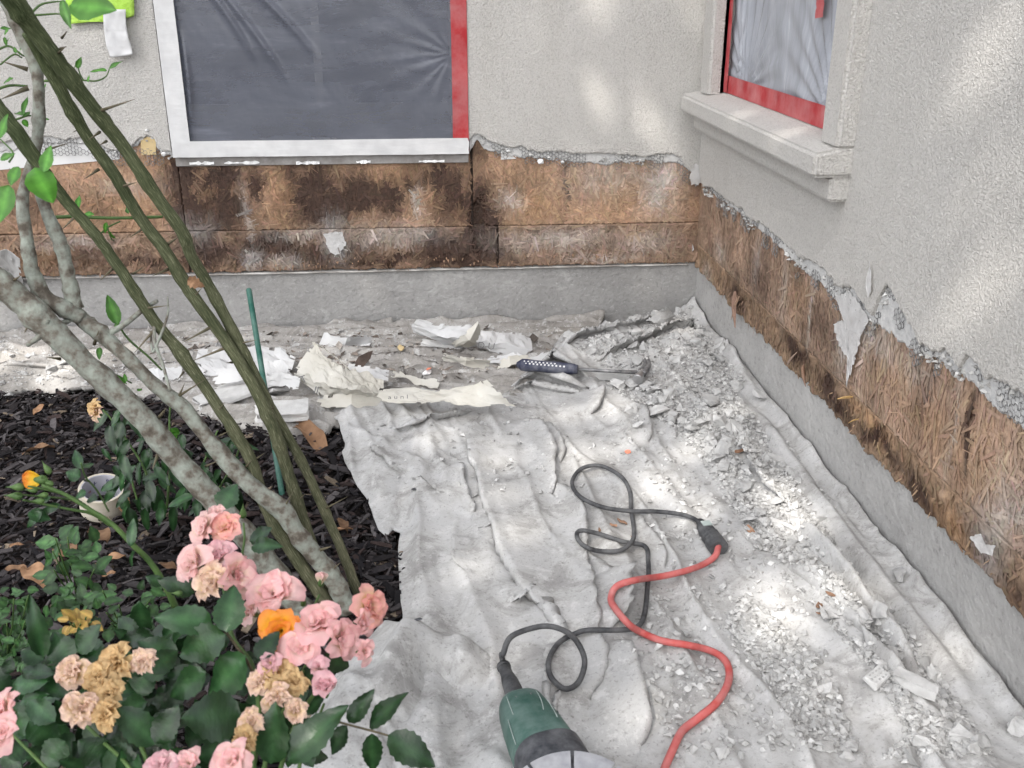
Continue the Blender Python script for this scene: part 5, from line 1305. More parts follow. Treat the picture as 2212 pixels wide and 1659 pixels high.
SK = plug([(.47, .0155), (.48, .0185), (.54, .0185), (.55, .017), (.60, .017), (.61, .0185), (.66, .0185), (.67, .017), (.73, .0172), (.74, .0195), (1.0, .0195), (1.02, .017), (1.03, .008)], .95, 'cord_socket', 'rubber', None)
tag(SK, 'black socket end of the red cord joined to the grinder plug', 'socket')

# hammer -----------------------------------------------------------
h0, h1, h2 = on(1118, 788, .020), on(1246, 797, .020), on(1386, 804, .020); zz_ = max(h0.z, h1.z, h2.z) - .002; h0, h1, h2 = G(1116, 787, zz_), G(1248, 798, zz_), G(1386, 805, zz_ - .004)
HM = empty('hammer', h0); tag(HM, 'claw hammer with a navy dotted grip lying by the back wall', 'hammer')
hd = (h1 - h0).normalized()
pts = [h0.lerp(h1, k / 12) for k in range(13)]
V, Fc = tube(pts, [.006, .0165, .0175, .0165, .0155, .0155, .016, .0165, .0165, .016, .0155, .015, .012], 16)
grip = ob('grip', mesh_py('grip', V, Fc, True), M['navy'], HM)
hs_ = hd.cross(Vector((0, 0, 1))).normalized()
for row, ang in ((0, .9), (1, .35)):
    for k in range(11):
        t = .14 + k * .062 + row * .03
        if row == 0 and k > 8: continue
        c = h0.lerp(h1, t); nrm = (Vector((0, 0, 1)) * math.sin(ang) - hs_ * -math.cos(ang)) 
        nrm = (Vector((0, 0, 1)) * math.sin(ang) + (CAM - c).normalized() * math.cos(ang)).normalized(); nrm = (nrm - hd * nrm.dot(hd)).normalized()
        V, Fc = lathe([(0, .0028), (.0162, .0028), (.0172, .002), (.0172, .0001)], c, nrm, 8); ob('grip_dot', mesh_py('grip_dot', V, Fc), M['dot'], grip)
V, Fc = tube([h1 - hd * .004, h1.lerp(h2, .5), h2], [.0055, .005, .006], 8); ob('shank', mesh_py('shank', V, Fc, True), M['steel_dark'], HM)
# head: square-on face towards the viewer, claw sweeping back and up
fdir = (Vector((CAM.x - h2.x, CAM.y - h2.y, 0)).normalized() + Vector((-.25, 0, -.1))).normalized()
V, Fc = lathe([(-.004, .010), (.012, .0095), (.022, .0095), (.028, .0135), (.042, .0140), (.044, .0125), (.044, .0001)], h2, fdir, 18); ob('striking_face', mesh_py('striking_face', V, Fc), M['steel'], HM)
cl = [h2 + fdir * .006, h2 - fdir * .016 + Vector((.004, 0, .002)), h2 - fdir * .040 + Vector((.005, 0, .006)), h2 - fdir * .062 + Vector((-.002, 0, .012))]
q = catmull(cl, 6)
for sgn in (-1, 1):
    V, Fc = tube([p + hd * (.005 * sgn) for p in q], lerp_list([.010, .0085, .0065, .0025], len(q)), 8); ob('claw', mesh_py('claw', V, Fc, True), M['steel_dark'], HM)

# ================================================================== paper scraps
def sheet(name, rows, mat_, label, seed, crump=.006, cat='paper scrap', sub=7):
    """rows of (u, v, height) picture places: a creased sheet"""
    P = [[on(u, v, 0) * 0 + G(u, v, z + .015) for (u, v, z) in row] for row in rows]
    def lin(pp):
        out = []
        for a, b in zip(pp[:-1], pp[1:]): out += [a.lerp(b, k / sub) for k in range(sub)]
        return out + [pp[-1]]
    R_ = [lin(row) for row in P]; n = len(R_[0])
    cols = [lin([R_[i][j] for i in range(len(R_))]) for j in range(n)]
    m = len(cols[0]); V = []
    for j in range(n):
        for i in range(m):
            p = cols[j][i]; k = crump * (abs(float(fbm(np.array(j * .22), np.array(i * .22), 3, seed)) - .5) * 4 - .6)
            V.append(p + Vector((k * .4, k * .5, k)))
    Fc = [(j * m + i, (j + 1) * m + i, (j + 1) * m + i + 1, j * m + i + 1) for j in range(n - 1) for i in range(m - 1)]
    # ragged rim: drop some corner faces
    rr = random.Random(seed); Fc = [f for q_, f in enumerate(Fc) if not ((q_ % (m - 1) in (0, m - 2) or q_ // (m - 1) in (0, n - 2)) and rr.random() < .16)]
    o = ob(name, mesh_py(name, V, Fc, False), mat_); md = o.modifiers.new('t', 'SOLIDIFY'); md.thickness = .0008
    return tag(o, label, cat)
def letters(txt, u, v, z, size, right, up, parent, m='ink'):
    cu = bpy.data.curves.new('print', 'FONT'); cu.body = txt; cu.size = size; cu.extrude = 0.0002
    t = bpy.data.objects.new('print_tmp', cu); COL.objects.link(t)
    bpy.context.view_layer.update()
    me = bpy.data.meshes.new_from_object(t.evaluated_get(bpy.context.evaluated_depsgraph_get())); bpy.data.objects.remove(t)
    right, up = Vector(right).normalized(), Vector(up); up = (up - right * up.dot(right)).normalized(); nr = right.cross(up); p = G(u, v, z)
    mw = Matrix(((right.x, up.x, nr.x, p.x), (right.y, up.y, nr.y, p.y), (right.z, up.z, nr.z, p.z), (0, 0, 0, 1)))
    ob('printed_letters', me, M[m], parent, mw)
S1 = sheet('paper_scrap', [[(905, 686, .105), (960, 702, .10), (1012, 706, .09), (1050, 712, .075), (1100, 718, .06), (1146, 722, .045)], [(890, 700, .075), (938, 722, .07), (990, 730, .075), (1040, 738, .06), (1095, 742, .05), (1150, 757, .03)], [(893, 716, .05), (945, 738, .035), (992, 748, .03), (1040, 752, .035), (1085, 765, .02), (1120, 776, .005)]], M['paper_white'], 'white torn paper sheet curled up against the back footing', 1601, .008)
sheet('paper_scrap', [[(975, 742, .06), (1003, 722, .10), (1032, 693, .135)], [(985, 748, .05), (1015, 735, .085), (1034, 697, .135)], [(1010, 750, .045), (1028, 742, .06), (1040, 715, .10)]], M['paper'], 'small cream paper flap standing up from the white sheet', 1602, .004)
S2 = sheet('paper_scrap', [[(678, 740, .125), (705, 768, .11), (740, 790, .09), (785, 805, .075), (828, 818, .065)], [(655, 770, .10), (690, 785, .10), (735, 805, .09), (780, 822, .08), (830, 836, .06)], [(636, 800, .065), (680, 822, .07), (725, 832, .085), (770, 838, .085), (818, 852, .05)], [(640, 815, .04), (690, 850, .03), (730, 860, .03), (770, 866, .025), (800, 869, .012)]], M['paper'], 'crumpled cream paper sheet printed with grey letters beside the green stake', 1603, .010)
sheet('paper_scrap', [[(672, 738, .13), (700, 752, .12), (735, 778, .10), (768, 808, .08)], [(684, 742, .12), (712, 760, .105), (742, 785, .085), (768, 812, .07)]], M['paper'], 'narrow folded-over edge of cream paper on the crumpled sheet', 1604, .003)
S3 = sheet('paper_scrap', [[(835, 836, .075), (905, 840, .075), (970, 843, .08), (1020, 830, .095), (1052, 820, .12)], [(812, 856, .07), (890, 854, .07), (960, 858, .075), (1030, 848, .085), (1085, 853, .095)], [(840, 868, .062), (900, 872, .066), (970, 873, .066), (1040, 876, .066), (1114, 880, .062)]], M['paper'], 'long flat strip of cream paper at the top edge of the canvas', 1605, .006)
sheet('paper_scrap', [[(430, 752, .05), (500, 760, .04), (560, 740, .06), (640, 768, .05)], [(420, 785, .03), (490, 795, .03), (560, 790, .04), (632, 795, .03)], [(440, 815, .015), (500, 812, .02), (560, 815, .02), (610, 808, .02)]], M['paper_white'], 'pale sheet of paper lying behind the green stems and stake', 1606, .010)
sheet('paper_scrap', [[(1060, 770, .03), (1110, 765, .04), (1150, 772, .04), (1192, 752, .06)], [(1050, 782, .02), (1110, 785, .025), (1150, 792, .02), (1188, 778, .03)]], M['paper_white'], 'small white paper shred just behind the hammer grip', 1607, .006)
sheet('paper_scrap', [[(1395, 690, .07), (1415, 676, .09), (1440, 662, .11)], [(1412, 698, .06), (1432, 690, .07), (1458, 680, .07)], [(1420, 708, .04), (1440, 708, .04), (1456, 700, .03)]], M['canvas'], 'stiff corner of canvas sticking up at the back footing', 1608, .004, 'cloth scrap')
sheet('paper_scrap', [[(-40, 545, .30), (10, 540, .31), (42, 560, .28)], [(-40, 590, .22), (15, 585, .22), (48, 600, .2)], [(-40, 625, .14), (15, 612, .16), (52, 618, .15)]], M['paper_white'], 'white sheet of wrap hanging at the left edge in front of the footing', 1609, .006)
sheet('paper_scrap', [[(470, 800, .07), (520, 790, .08), (580, 770, .09), (625, 790, .07)], [(455, 830, .04), (515, 822, .05), (575, 812, .055), (618, 815, .04)]], M['paper_white'], 'white paper sheet propped up left of the crumpled cream sheet', 1610, .006)
sheet('paper_scrap', [[(755, 785, .07), (800, 790, .075), (840, 800, .06)], [(745, 805, .05), (795, 815, .06), (838, 825, .05)]], M['paper_white'], 'white paper flap on top of the crumpled cream sheet', 1611, .005)
sheet('paper_scrap', [[(690, 855, .05), (760, 850, .06), (830, 848, .05)], [(680, 880, .02), (760, 882, .03), (845, 876, .015)]], M['paper'], 'cream paper strip tucked under the crumpled sheet', 1612, .006)
sheet('paper_scrap', [[(1080, 780, .04), (1100, 768, .055), (1140, 765, .05)], [(1075, 795, .02), (1105, 790, .03), (1150, 785, .03)]], M['paper'], 'cream paper curl at the end of the hammer grip', 1613, .006)
for k_, (row0, row1, mm_, lab_) in enumerate((
        (((560, 815, .05), (610, 800, .07), (650, 815, .06)), ((555, 838, .02), (605, 832, .03), (645, 840, .03)), 'paper_white', 'small white paper piece right behind the green stake'),
        (((700, 720, .05), (750, 728, .06), (800, 722, .05)), ((690, 742, .02), (745, 750, .025), (805, 742, .02)), 'paper_white', 'pale paper shred lying along the back footing'),
        (((850, 800, .03), (900, 815, .035), (950, 828, .03)), ((845, 812, .02), (895, 828, .025), (945, 840, .02)), 'paper', 'thin cream paper strip behind the long flat strip'),
        (((960, 760, .05), (1010, 770, .06), (1060, 778, .05)), ((955, 775, .02), (1005, 788, .03), (1055, 795, .02)), 'paper', 'cream paper scrap in front of the curled white sheet'),
        (((300, 800, .03), (340, 790, .05), (390, 795, .04)), ((295, 822, .015), (345, 820, .02), (395, 818, .015)), 'paper_white', 'white paper scrap between the grey and green stems'))):
    sheet('paper_scrap', [list(row0), list(row1)], M[mm_], lab_, 1620 + k_, .008)
rt_, bt_ = (.93, -.25, -.05), (.2, .75, .45)
letters('T', 652, 828, .093, .030, (.75, .45, .1), (-.5, .6, .55), S2); letters('II', 676, 850, .062, .030, (.75, -.35, .1), (.2, .6, .6), S2)
letters('D U', 1030, 752, .062, .030, (.97, -.2, -.05), (.1, .6, .6), S1); letters('a u n I', 838, 862, .093, .020, (1, 0, 0), (0, .8, .3), S3)

# ================================================================== small things
def bits():
    # leaning green stake
    a, b_ = on(612, 1084), None
    bot = G(612, 1084, .0); top = D(537, 623, (bot - CAM).dot(FW) * 1.03)
    V, Fc = tube([bot + (bot - top) * .05, bot, bot.lerp(top, .5), top - (top - bot) * .006, top], [.0062, .0062, .0062, .0062, .004], 10)
    o = ob('garden_stake', mesh_py('garden_stake', V, Fc, True), M['stake']); tag(o, 'thin dark green plastic garden stake leaning between the thorny stems', 'stake')
    # roll of masking tape
    c = G(222, 1075, .040); axd = (Vector((.14, -.22, .9))).normalized()
    TR = empty('tape_roll', c); tag(TR, 'cream masking tape roll with a printed grey core lying in the mulch', 'tape roll')
    R0, R1, H_ = .046, .0415, .056
    V, Fc = lathe([(-H_ / 2, R1), (-H_ / 2, R0), (-H_ / 2 + .001, R0 + .0006), (H_ / 2 - .001, R0 + .0006), (H_ / 2, R0), (H_ / 2, R1)], c, axd, 48); ob('tape', mesh_py('tape', V, Fc), M['tape_roll'], TR)
    V, Fc = lathe([(-H_ / 2, R1), (H_ / 2 - .0004, R1), (H_ / 2 - .0004, R1 - .002), (-H_ / 2, R1 - .002), (-H_ / 2, R1)], c, axd, 48); core = ob('core', mesh_py('core', V, Fc), M['tape_core'], TR)
    e0 = axd.orthogonal().normalized(); e1 = axd.cross(e0); q0 = math.atan2((RT).dot(e1), RT.dot(e0)); qu = math.atan2(UP.dot(e1), UP.dot(e0))
    for (dq, h, txt, m, s) in ((-.55, .004, 'HT', 'ink_blue', .016), (.1, .008, 'ft', 'ink_blue', .014), (-.15, -.012, 'RA', 'ink_blue', .014), (.55, -.004, '5', 'ink_blue', .016), (-.9, -.010, 'te', 'ink_red', .010), (.9, .006, 'I', 'ink_blue', .016)):
        q = qu + dq * -1.0 * (1 if True else -1); out = e0 * math.cos(q) + e1 * math.sin(q); p = c + out * (R1 - .0026) + axd * h
        nr = -out; up = axd; right = up.cross(nr)
        cu = bpy.data.curves.new('print', 'FONT'); cu.body = txt; cu.size = s; cu.extrude = .0001
        t = bpy.data.objects.new('print_tmp', cu); COL.objects.link(t); bpy.context.view_layer.update()
        me = bpy.data.meshes.new_from_object(t.evaluated_get(bpy.context.evaluated_depsgraph_get())); bpy.data.objects.remove(t)
        mw = Matrix(((right.x, up.x, nr.x, p.x), (right.y, up.y, nr.y, p.y), (right.z, up.z, nr.z, p.z), (0, 0, 0, 1))); ob('printed_mark', me, M[m], core, mw)
    # lime towel and tape strip on the back wall
    def hang(name, pts, mat_, label, cat, seed, yy):
        rows = [[B(u, v, yy) for u, v in row] for row in pts]; Rr = [catmull(r_, 6) for r_ in rows]; cols = [catmull([Rr[i][j] for i in range(len(Rr))], 6) for j in range(len(Rr[0]))]
        m = len(cols[0]); V = [p + Vector((0, -.010 * float(fbm(np.array(j * .25), np.array(i * .2), 3, seed)), 0)) for j, cc_ in enumerate(cols) for i, p in enumerate(cc_)]
        o = ob(name, mesh_py(name, V, [(j * m + i, (j + 1) * m + i, (j + 1) * m + i + 1, j * m + i + 1) for j in range(len(cols) - 1) for i in range(m - 1)], True), mat_); md = o.modifiers.new('t', 'SOLIDIFY'); md.thickness = .003 if cat == 'towel' else .0006
        tag(o, label, cat)
    hang('towel', [[(140, -80), (190, -80), (240, -80), (288, -80)], [(142, -20), (190, -20), (240, -20), (290, -20)], [(146, 30), (185, 38), (240, 36), (291, 28)], [(150, 52), (190, 48), (235, 46), (288, 33)]], M['lime'], 'lime green towel hanging on the back wall at the top left', 'towel', 1700, -.030)
    hang('tape_strip', [[(223, 20), (248, 20), (272, 20)], [(226, 60), (250, 60), (274, 60)], [(230, 95), (255, 96), (282, 92)], [(240, 124), (262, 122), (288, 117)]], M['white_tape'], 'short piece of white tape dangling under the lime towel', 'tape', 1701, -.045)
    # scraps on the canvas
    def flake(u, v, px, m, label, cat, seed, name, ratio=.5):
        p = on(u, v, .004); d = (p - CAM).dot(FW); s = px / F * d; r = random.Random(seed); n = 9
        V = [Vector((math.cos(k / n * 6.283) * s * .5 * r.uniform(.7, 1.1), math.sin(k / n * 6.283) * s * ratio * .5 * r.uniform(.7, 1.1), r.uniform(0, s * .14))) for k in range(n)] + [Vector((0, 0, s * .08))]
        mw = Matrix.Translation(p) @ Euler((r.gauss(0, .2), r.gauss(0, .2), r.uniform(0, 3))).to_matrix().to_4x4()
        me = mesh_py(name, V, [(k, (k + 1) % n, n) for k in range(n)]); o = ob(name, me, M[m], None, mw); md = o.modifiers.new('t', 'SOLIDIFY'); md.thickness = s * .08; tag(o, label, cat)
    flake(895, 1057, 17, 'black_plastic', 'small black plastic chip on the canvas left of the long fold', 'chip', 1, 'plastic_chip', .8)
    flake(903, 1338, 18, 'black_plastic', 'small black plastic chip above the turned canvas flap', 'chip', 2, 'plastic_chip', .6)
    flake(1356, 976, 17, 'pink_bit', 'small coral-coloured scrap on the canvas above the cord loop', 'scrap', 3, 'coral_scrap', .7)
    flake(926, 797, 14, 'pink_bit', 'tiny orange scrap beside foil on the back canvas', 'scrap', 4, 'orange_scrap', .8)
    flake(922, 806, 26, 'foil', 'crinkled silver foil scrap beside the orange scrap', 'foil', 5, 'foil_scrap', .6)
    flake(790, 745, 26, 'foil', 'crinkled white foil scrap near the back footing', 'foil', 6, 'foil_scrap', .8)
    flake(866, 752, 32, 'foam_yellow', 'yellowish foam scrap by the foil near the back footing', 'foam', 7, 'foam_scrap', .5)
    for k, (u, v, px, lab) in enumerate(((1345, 1128, 34, 'brown torn wood flake inside the lower cord loop'), (1325, 1135, 24, 'reddish brown wood flake left of the one in the cord loop'), (1622, 1148, 40, 'dark brown rotten wood piece right of the plug'), (1795, 1285, 30, 'brown wood splinter standing on the narrow canvas ridge'), (1770, 1310, 46, 'pale brown wood flake beside the standing splinter'), (1600, 975, 44, 'loose brown wood fibres in the rubble by the right footing'), (1668, 985, 30, 'brown wood scrap beside the long pale splinter'), (1295, 1145, 16, 'tiny brown wood crumb near the lower cord turn'), (1365, 1160, 14, 'tiny brown wood chip where the cord crosses'), (1770, 1325, 18, 'small red-brown chip below the pale wood flake'))):
        flake(u, v, px, 'wood_chip', lab, 'wood scrap', 20 + k, 'wood_scrap', .35)
    # dark blade-like leaf sticking up behind the papers
    mbx = MB(); pts = [G(760, 795, .03), G(775, 770, .06), G(795, 760, .075), G(806, 757, .08), G(800, 775, .055), G(785, 792, .035)]
    mbx.add(pts, [(0, 1, 4, 5), (1, 2, 3, 4)]); o = mbx.build('dark_shard', M['stud']); md = o.modifiers.new('t', 'SOLIDIFY'); md.thickness = .002; tag(o, 'dark pointed shard sticking up behind the crumpled paper', 'shard')
bits()
# leaf litter and wood crumbs along the back strip
def litter():
    r = np.random.default_rng(1800); P = zone(((300, 728), (1180, 715), (1200, 760), (1000, 835), (700, 800), (320, 790)), 800, 1801); P = np.array(P)
    n = len(P); L = .005 + .035 * r.random(n) ** 2; W = L * r.uniform(.2, .7, n); a = r.uniform(0, 6.28, n); z = surf(P[:, 0], P[:, 1]) + .003
    C = np.stack([P[:, 0], P[:, 1], z], -1); ux = np.stack([np.cos(a), np.sin(a), r.normal(0, .35, n)], -1); uy = np.stack([-np.sin(a), np.cos(a), r.normal(0, .35, n)], -1)
    V = np.stack([C - ux * (L / 2)[:, None], C + uy * (W / 2)[:, None] + np.array([0, 0, .002]), C + ux * (L / 2)[:, None], C - uy * (W / 2)[:, None] + np.array([0, 0, .002])], 1).reshape(-1, 3)
    c = np.array([(.16, .13, .11), (.26, .22, .19), (.10, .085, .075), (.34, .31, .28)])[r.integers(0, 4, n)]
    o = ob('leaf_litter', mesh_np('leaf_litter', V, np.arange(n * 4).reshape(-1, 4), col=np.repeat(c, 4, 0)), M['mulch']); tag(o, 'brown leaf litter and wood crumbs on the bunched canvas', 'litter', kind='stuff')
litter()
# ================================================================== leaves
def leaf_mesh(name, seed, serr=0.0, wid=.5, cup=.16, droop=.12, n=12, tipw=1.0, mat_=None, wave=.03, curl=0.0):
    """a leaf of length 1 along +X; midrib fold, drooping tip, toothed rim"""
    r = random.Random(seed); V, C, Fc = [], [], []
    cols = (-1, -.55, 0, .55, 1)
    for i in range(n + 1):
        t = i / n
        w = wid * .5 * (math.sin(math.pi * min(1, t ** .82)) ** .75 if 0 < t < 1 else 0.012) * (1 - .25 * t * tipw)
        for k, c in enumerate(cols):
            s = serr * (1 if i % 2 else -1) * w * .9 if abs(c) == 1 and 0 < i < n else 0
            y = c * w + (s if c > 0 else -s)
            z = cup * abs(c) * w * 1.5 - droop * t * t + wave * math.sin(t * 9 + c * 2 + seed) * abs(c) - curl * (c * c) * w
            V.append((t - (abs(s) * .3 if abs(c) == 1 else 0), y, z))
            b = 1.7 if c == 0 else (.92 if i % 2 and abs(c) < 1 else 1.0)
            C.append((b, b, b))
    m = len(cols)
    for i in range(n):
        for k in range(m - 1): Fc.append((i * m + k, (i + 1) * m + k, (i + 1) * m + k + 1, i * m + k + 1))
    me = mesh_py(name, V, Fc, True, C)
    if mat_: me.materials.append(mat_)
    return me
ROSE_L = [leaf_mesh('leaf', k, .07, .58 + .06 * (k % 3), .10 + .06 * (k % 2), .06 + .05 * (k % 4), 14, mat_=M['leaf_rose']) for k in range(6)]
CIT_L = [leaf_mesh('leaf', 20 + k, .03, .42 + .06 * k, .16, .12, 10, mat_=M['leaf_bright']) for k in range(4)]
DARK_L = [leaf_mesh('leaf', 40 + k, .05, .42 + .05 * k, .14, .18, 12, mat_=M['leaf_rose']) for k in range(3)]
WEED_L = [leaf_mesh('leaf', 60 + k, .06, .62 + .06 * k, .1, .1, 8, mat_=M['leaf_weed']) for k in range(3)]
def frame_mw(p, xdir, nrm, L, Wk=1.0):
    x = Vector(xdir).normalized(); z = Vector(nrm); z = (z - x * z.dot(x))
    if z.length < 1e-4: z = x.orthogonal()
    z.normalize(); y = z.cross(x)
    return Matrix(((x.x * L, y.x * L * Wk, z.x * L, p.x), (x.y * L, y.y * L * Wk, z.y * L, p.y), (x.z * L, y.z * L * Wk, z.z * L, p.z), (0, 0, 0, 1)))
LR = random.Random(77)
def leaf_px(parent, meshes, ub, vb, ut, vt, wpx, d, dd=0.0, tilt=None, name='leaf'):
    """a leaf from picture place (ub, vb) to (ut, vt) at distance d (tip at d + dd), wpx wide"""
    a, b = D(ub, vb, d), D(ut, vt, d + dd); me = LR.choice(meshes); L = (b - a).length
    n = (-FW * LR.uniform(.55, 1.0) + Vector((0, 0, 1)) * LR.uniform(.5, .9) + Vector((LR.gauss(0, .25), LR.gauss(0, .25), 0))) if tilt is None else Vector(tilt)
    lw = max(v.co.y for v in me.vertices) * 2
    return ob(name, me, None, parent, frame_mw(a, b - a, n, L, max(.3, (wpx / F * d) / (lw * L))))
def stem_px(parent, pts, widths, depths, m, name, seg=12, n=6, col=None, bumpy=0.0, seed=0):
    k = len(pts); ds = lerp_list(depths, k); P = [D(u, v, d) for (u, v), d in zip(pts, ds)]
    q = catmull(P, n); w = lerp_list(widths, len(q)); dd = lerp_list(depths, len(q))
    rad = [a / 2 / F * d * (1 + bumpy * (float(vnoise(np.array(i * .45), np.array(seed * 3.3), seed)) - .5)) for i, (a, d) in enumerate(zip(w, dd))]
    if bumpy:
        nr_ = random.Random(seed); nodes = [nr_.uniform(0, len(q)) for _ in range(len(q) // 9)]
        rad = [x * (1 + sum(.16 * math.exp(-((i - k) / .8) ** 2) for k in nodes)) for i, x in enumerate(rad)]
        q = [p_ + Vector((nr_.gauss(0, 1), nr_.gauss(0, 1), nr_.gauss(0, 1))) * rad[i] * .035 for i, p_ in enumerate(q)]
    V, Fc = tube(q, rad, seg)
    if bumpy:
        V = [v + (v - q[i // seg]).normalized() * rad[i // seg] * bumpy * (float(vnoise(np.array(i % seg * 1.1), np.array(i // seg * .7), seed + 9)) - .5) for i, v in enumerate(V)]
    if col:
        c = [tuple(np.array(col[0]) * (1 - (i // seg) / len(q)) + np.array(col[1]) * (i // seg) / len(q)) for i in range(len(V))]
    else: c = [(1, 1, 1)] * len(V)
    me = mesh_py(name, V, Fc, True, c); sa = me.attributes.new('stemco', 'FLOAT_VECTOR', 'POINT'); ln = [0.0]
    for a_, b_2 in zip(q[:-1], q[1:]): ln.append(ln[-1] + (b_2 - a_).length)
    sa.data.foreach_set('vector', [x for i in range(len(V)) for x in (math.cos(6.2832 * (i % seg) / seg) * rad[i // seg] + seed, math.sin(6.2832 * (i % seg) / seg) * rad[i // seg], ln[i // seg])])
    return ob(name, me, M[m], parent), q, rad
def thorn_at(parent, p, q, r=.0032, m='thorn'):
    p, q = Vector(p), Vector(q); V, Fc = tube([p, p.lerp(q, .35), p.lerp(q, .75), q], [r, r * .62, r * .3, r * .04], 6); ob('thorn', mesh_py('thorn', V, Fc, True), M[m], parent)

# ================================================================== thorny tree
TREE = empty('thorny_tree', G(730, 1310, 0))
tag(TREE, 'leaning clump of thorny green and lichen-grey stems rising from the mulch to the upper left', 'tree')
gtop, gbot = (.62, .80, .60), (1.0, 1.0, 1.0)
STEMS = [
    (((-14, -60), (27, 0), (70, 60), (133, 143), (200, 233), (267, 317), (333, 417), (393, 500), (413, 553), (443, 603), (493, 696), (545, 800), (590, 890), (640, 975), (686, 1070), (740, 1193), (778, 1295)), (64, 60, 52, 45, 40, 37, 36, 34, 32, 31, 30, 29, 28, 27, 26, 27, 30), (1.30, 1.38, 1.48, 1.56, 1.62, 1.68, 1.74, 1.79), 'bark_green', .05),
    (((60, 70), (97, 133), (143, 217), (187, 293), (250, 383), (300, 467), (360, 547), (410, 630), (483, 730), (545, 830), (590, 925), (615, 1000), (643, 1086), (675, 1180), (725, 1305)), (36, 36, 35, 33, 33, 33, 34, 34, 33, 33, 34, 34, 32, 32, 34), (1.40, 1.50, 1.58, 1.64, 1.70, 1.76), 'bark_green', .06),
    (((-40, 190), (33, 283), (87, 360), (133, 423), (200, 500), (240, 553), (293, 633), (333, 693), (393, 766), (467, 873), (540, 990), (573, 1090), (636, 1200), (686, 1273), (720, 1330)), (44, 44, 38, 32, 31, 31, 31, 31, 31, 32, 33, 34, 36, 38, 40), (1.40, 1.46, 1.52, 1.58, 1.64, 1.70, 1.74), 'bark_green', .06),
    (((-20, -60), (20, 20), (50, 83), (78, 150), (84, 233), (78, 317), (60, 385), (48, 440), (60, 533), (70, 590), (95, 640), (140, 668), (175, 686)), (34, 32, 30, 30, 29, 28, 28, 30, 33, 36, 42, 42, 36), (1.42, 1.46, 1.50, 1.54, 1.58), 'bark_lichen', .16),
    (((72, 330), (82, 395), (95, 443), (128, 520), (140, 560), (150, 613), (163, 668)), (24, 26, 29, 32, 34, 38, 40), (1.52, 1.56, 1.58), 'bark_lichen', .16),
    (((150, 668), (190, 700), (233, 733), (283, 780), (333, 830), (400, 886), (467, 970), (540, 1048), (605, 1098), (640, 1150), (680, 1200), (720, 1250), (752, 1318)), (42, 40, 37, 35, 36, 36, 38, 42, 46, 46, 45, 46, 50), (1.58, 1.60, 1.64, 1.68, 1.74), 'bark_lichen', .20),
    (((-70, 560), (0, 613), (67, 670), (150, 753), (233, 830), (317, 913), (383, 996), (467, 1086), (540, 1170), (610, 1260), (660, 1330)), (74, 70, 66, 63, 58, 60, 58, 58, 60, 62, 66), (1.48, 1.54, 1.60, 1.66, 1.72), 'bark_lichen', .16)]
STQ = []
for k, (pts, wd, dp, m, bmp) in enumerate(STEMS):
    wd = [w * (.78 if m == 'bark_green' else .86) for w in wd]
    o, q, rad = stem_px(TREE, pts, wd, dp, m, 'stem', 14, 6, (gtop, gbot) if m == 'bark_green' else None, bmp, 90 + k); STQ.append((q, rad, m))
def near_depth(u, v):
    best, bd = 1.6, 1e9
    for q, rad, m in STQ:
        for p in q[::3]:
            r_ = p - CAM; d = r_.dot(FW); uu, vv = CX + F * r_.dot(RT) / d, CY - F * r_.dot(UP) / d
            e = (uu - u) ** 2 + (vv - v) ** 2
            if e < bd: bd, best = e, d
    return best
for (a, b, c, d, w) in ((220, 238, 295, 213, 9), (213, 287, 190, 303, 8), (228, 306, 214, 314, 7), (210, 368, 180, 388, 8), (267, 402, 298, 393, 7), (310, 493, 280, 513, 8), (163, 467, 132, 498, 9), (105, 322, 146, 310, 8), (175, 278, 156, 286, 6), (363, 527, 388, 510, 9), (243, 581, 216, 606, 9), (290, 590, 312, 576, 6), (360, 583, 327, 597, 8), (310, 666, 365, 660, 8), (450, 710, 391, 742, 9), (483, 753, 412, 781, 9), (513, 743, 556, 734, 7), (333, 713, 289, 764, 9), (390, 853, 445, 818, 8), (388, 852, 400, 826, 6), (500, 783, 488, 784, 6), (395, 806, 382, 822, 6), (340, 986, 329, 1014, 10), (476, 941, 498, 929, 6), (447, 1006, 470, 996, 7), (686, 1190, 717, 1180, 12), (716, 1232, 737, 1214, 6), (704, 1098, 752, 1072, 6), (700, 1312, 717, 1290, 5), (135, 80, 146, 66, 7), (128, 113, 140, 103, 7), (132, 105, 145, 100, 7), (60, 706, 52, 720, 8), (30, 606, 46, 594, 8), (640, 1085, 660, 1066, 7), (612, 1100, 634, 1060, 7), (345, 900, 360, 880, 9), (205, 740, 214, 712, 9), (127, 775, 98, 771, 8), (424, 1040, 436, 1025, 8), (555, 990, 572, 978, 5), (470, 890, 486, 868, 6), (580, 895, 594, 874, 6), (420, 640, 436, 622, 6), (640, 980, 632, 998, 5), (530, 1010, 545, 992, 6)):
    dpt = near_depth(a, b); s = D(a, b, dpt); e = D(c, d, dpt - .02); thorn_at(TREE, s + (s - e) * .12, e, w / 2 / F * dpt)
for (pts, wd) in ((((233, 722), (270, 700), (310, 668), (340, 650)), (14, 12, 11, 8)), (((150, 690), (125, 705), (100, 722), (80, 730)), (14, 12, 10, 6)), (((333, 690), (335, 740), (352, 790), (368, 845)), (7, 7, 7, 6)), (((325, 715), (330, 760), (345, 730), (362, 680), (362, 640)), (5, 5, 6, 5, 3)), (((60, 745), (90, 722), (100, 690)), (10, 14, 16))):
    dpt = near_depth(*pts[0]); stem_px(TREE, pts, wd, (dpt, dpt - .02), 'bark_lichen', 'twig', 8)
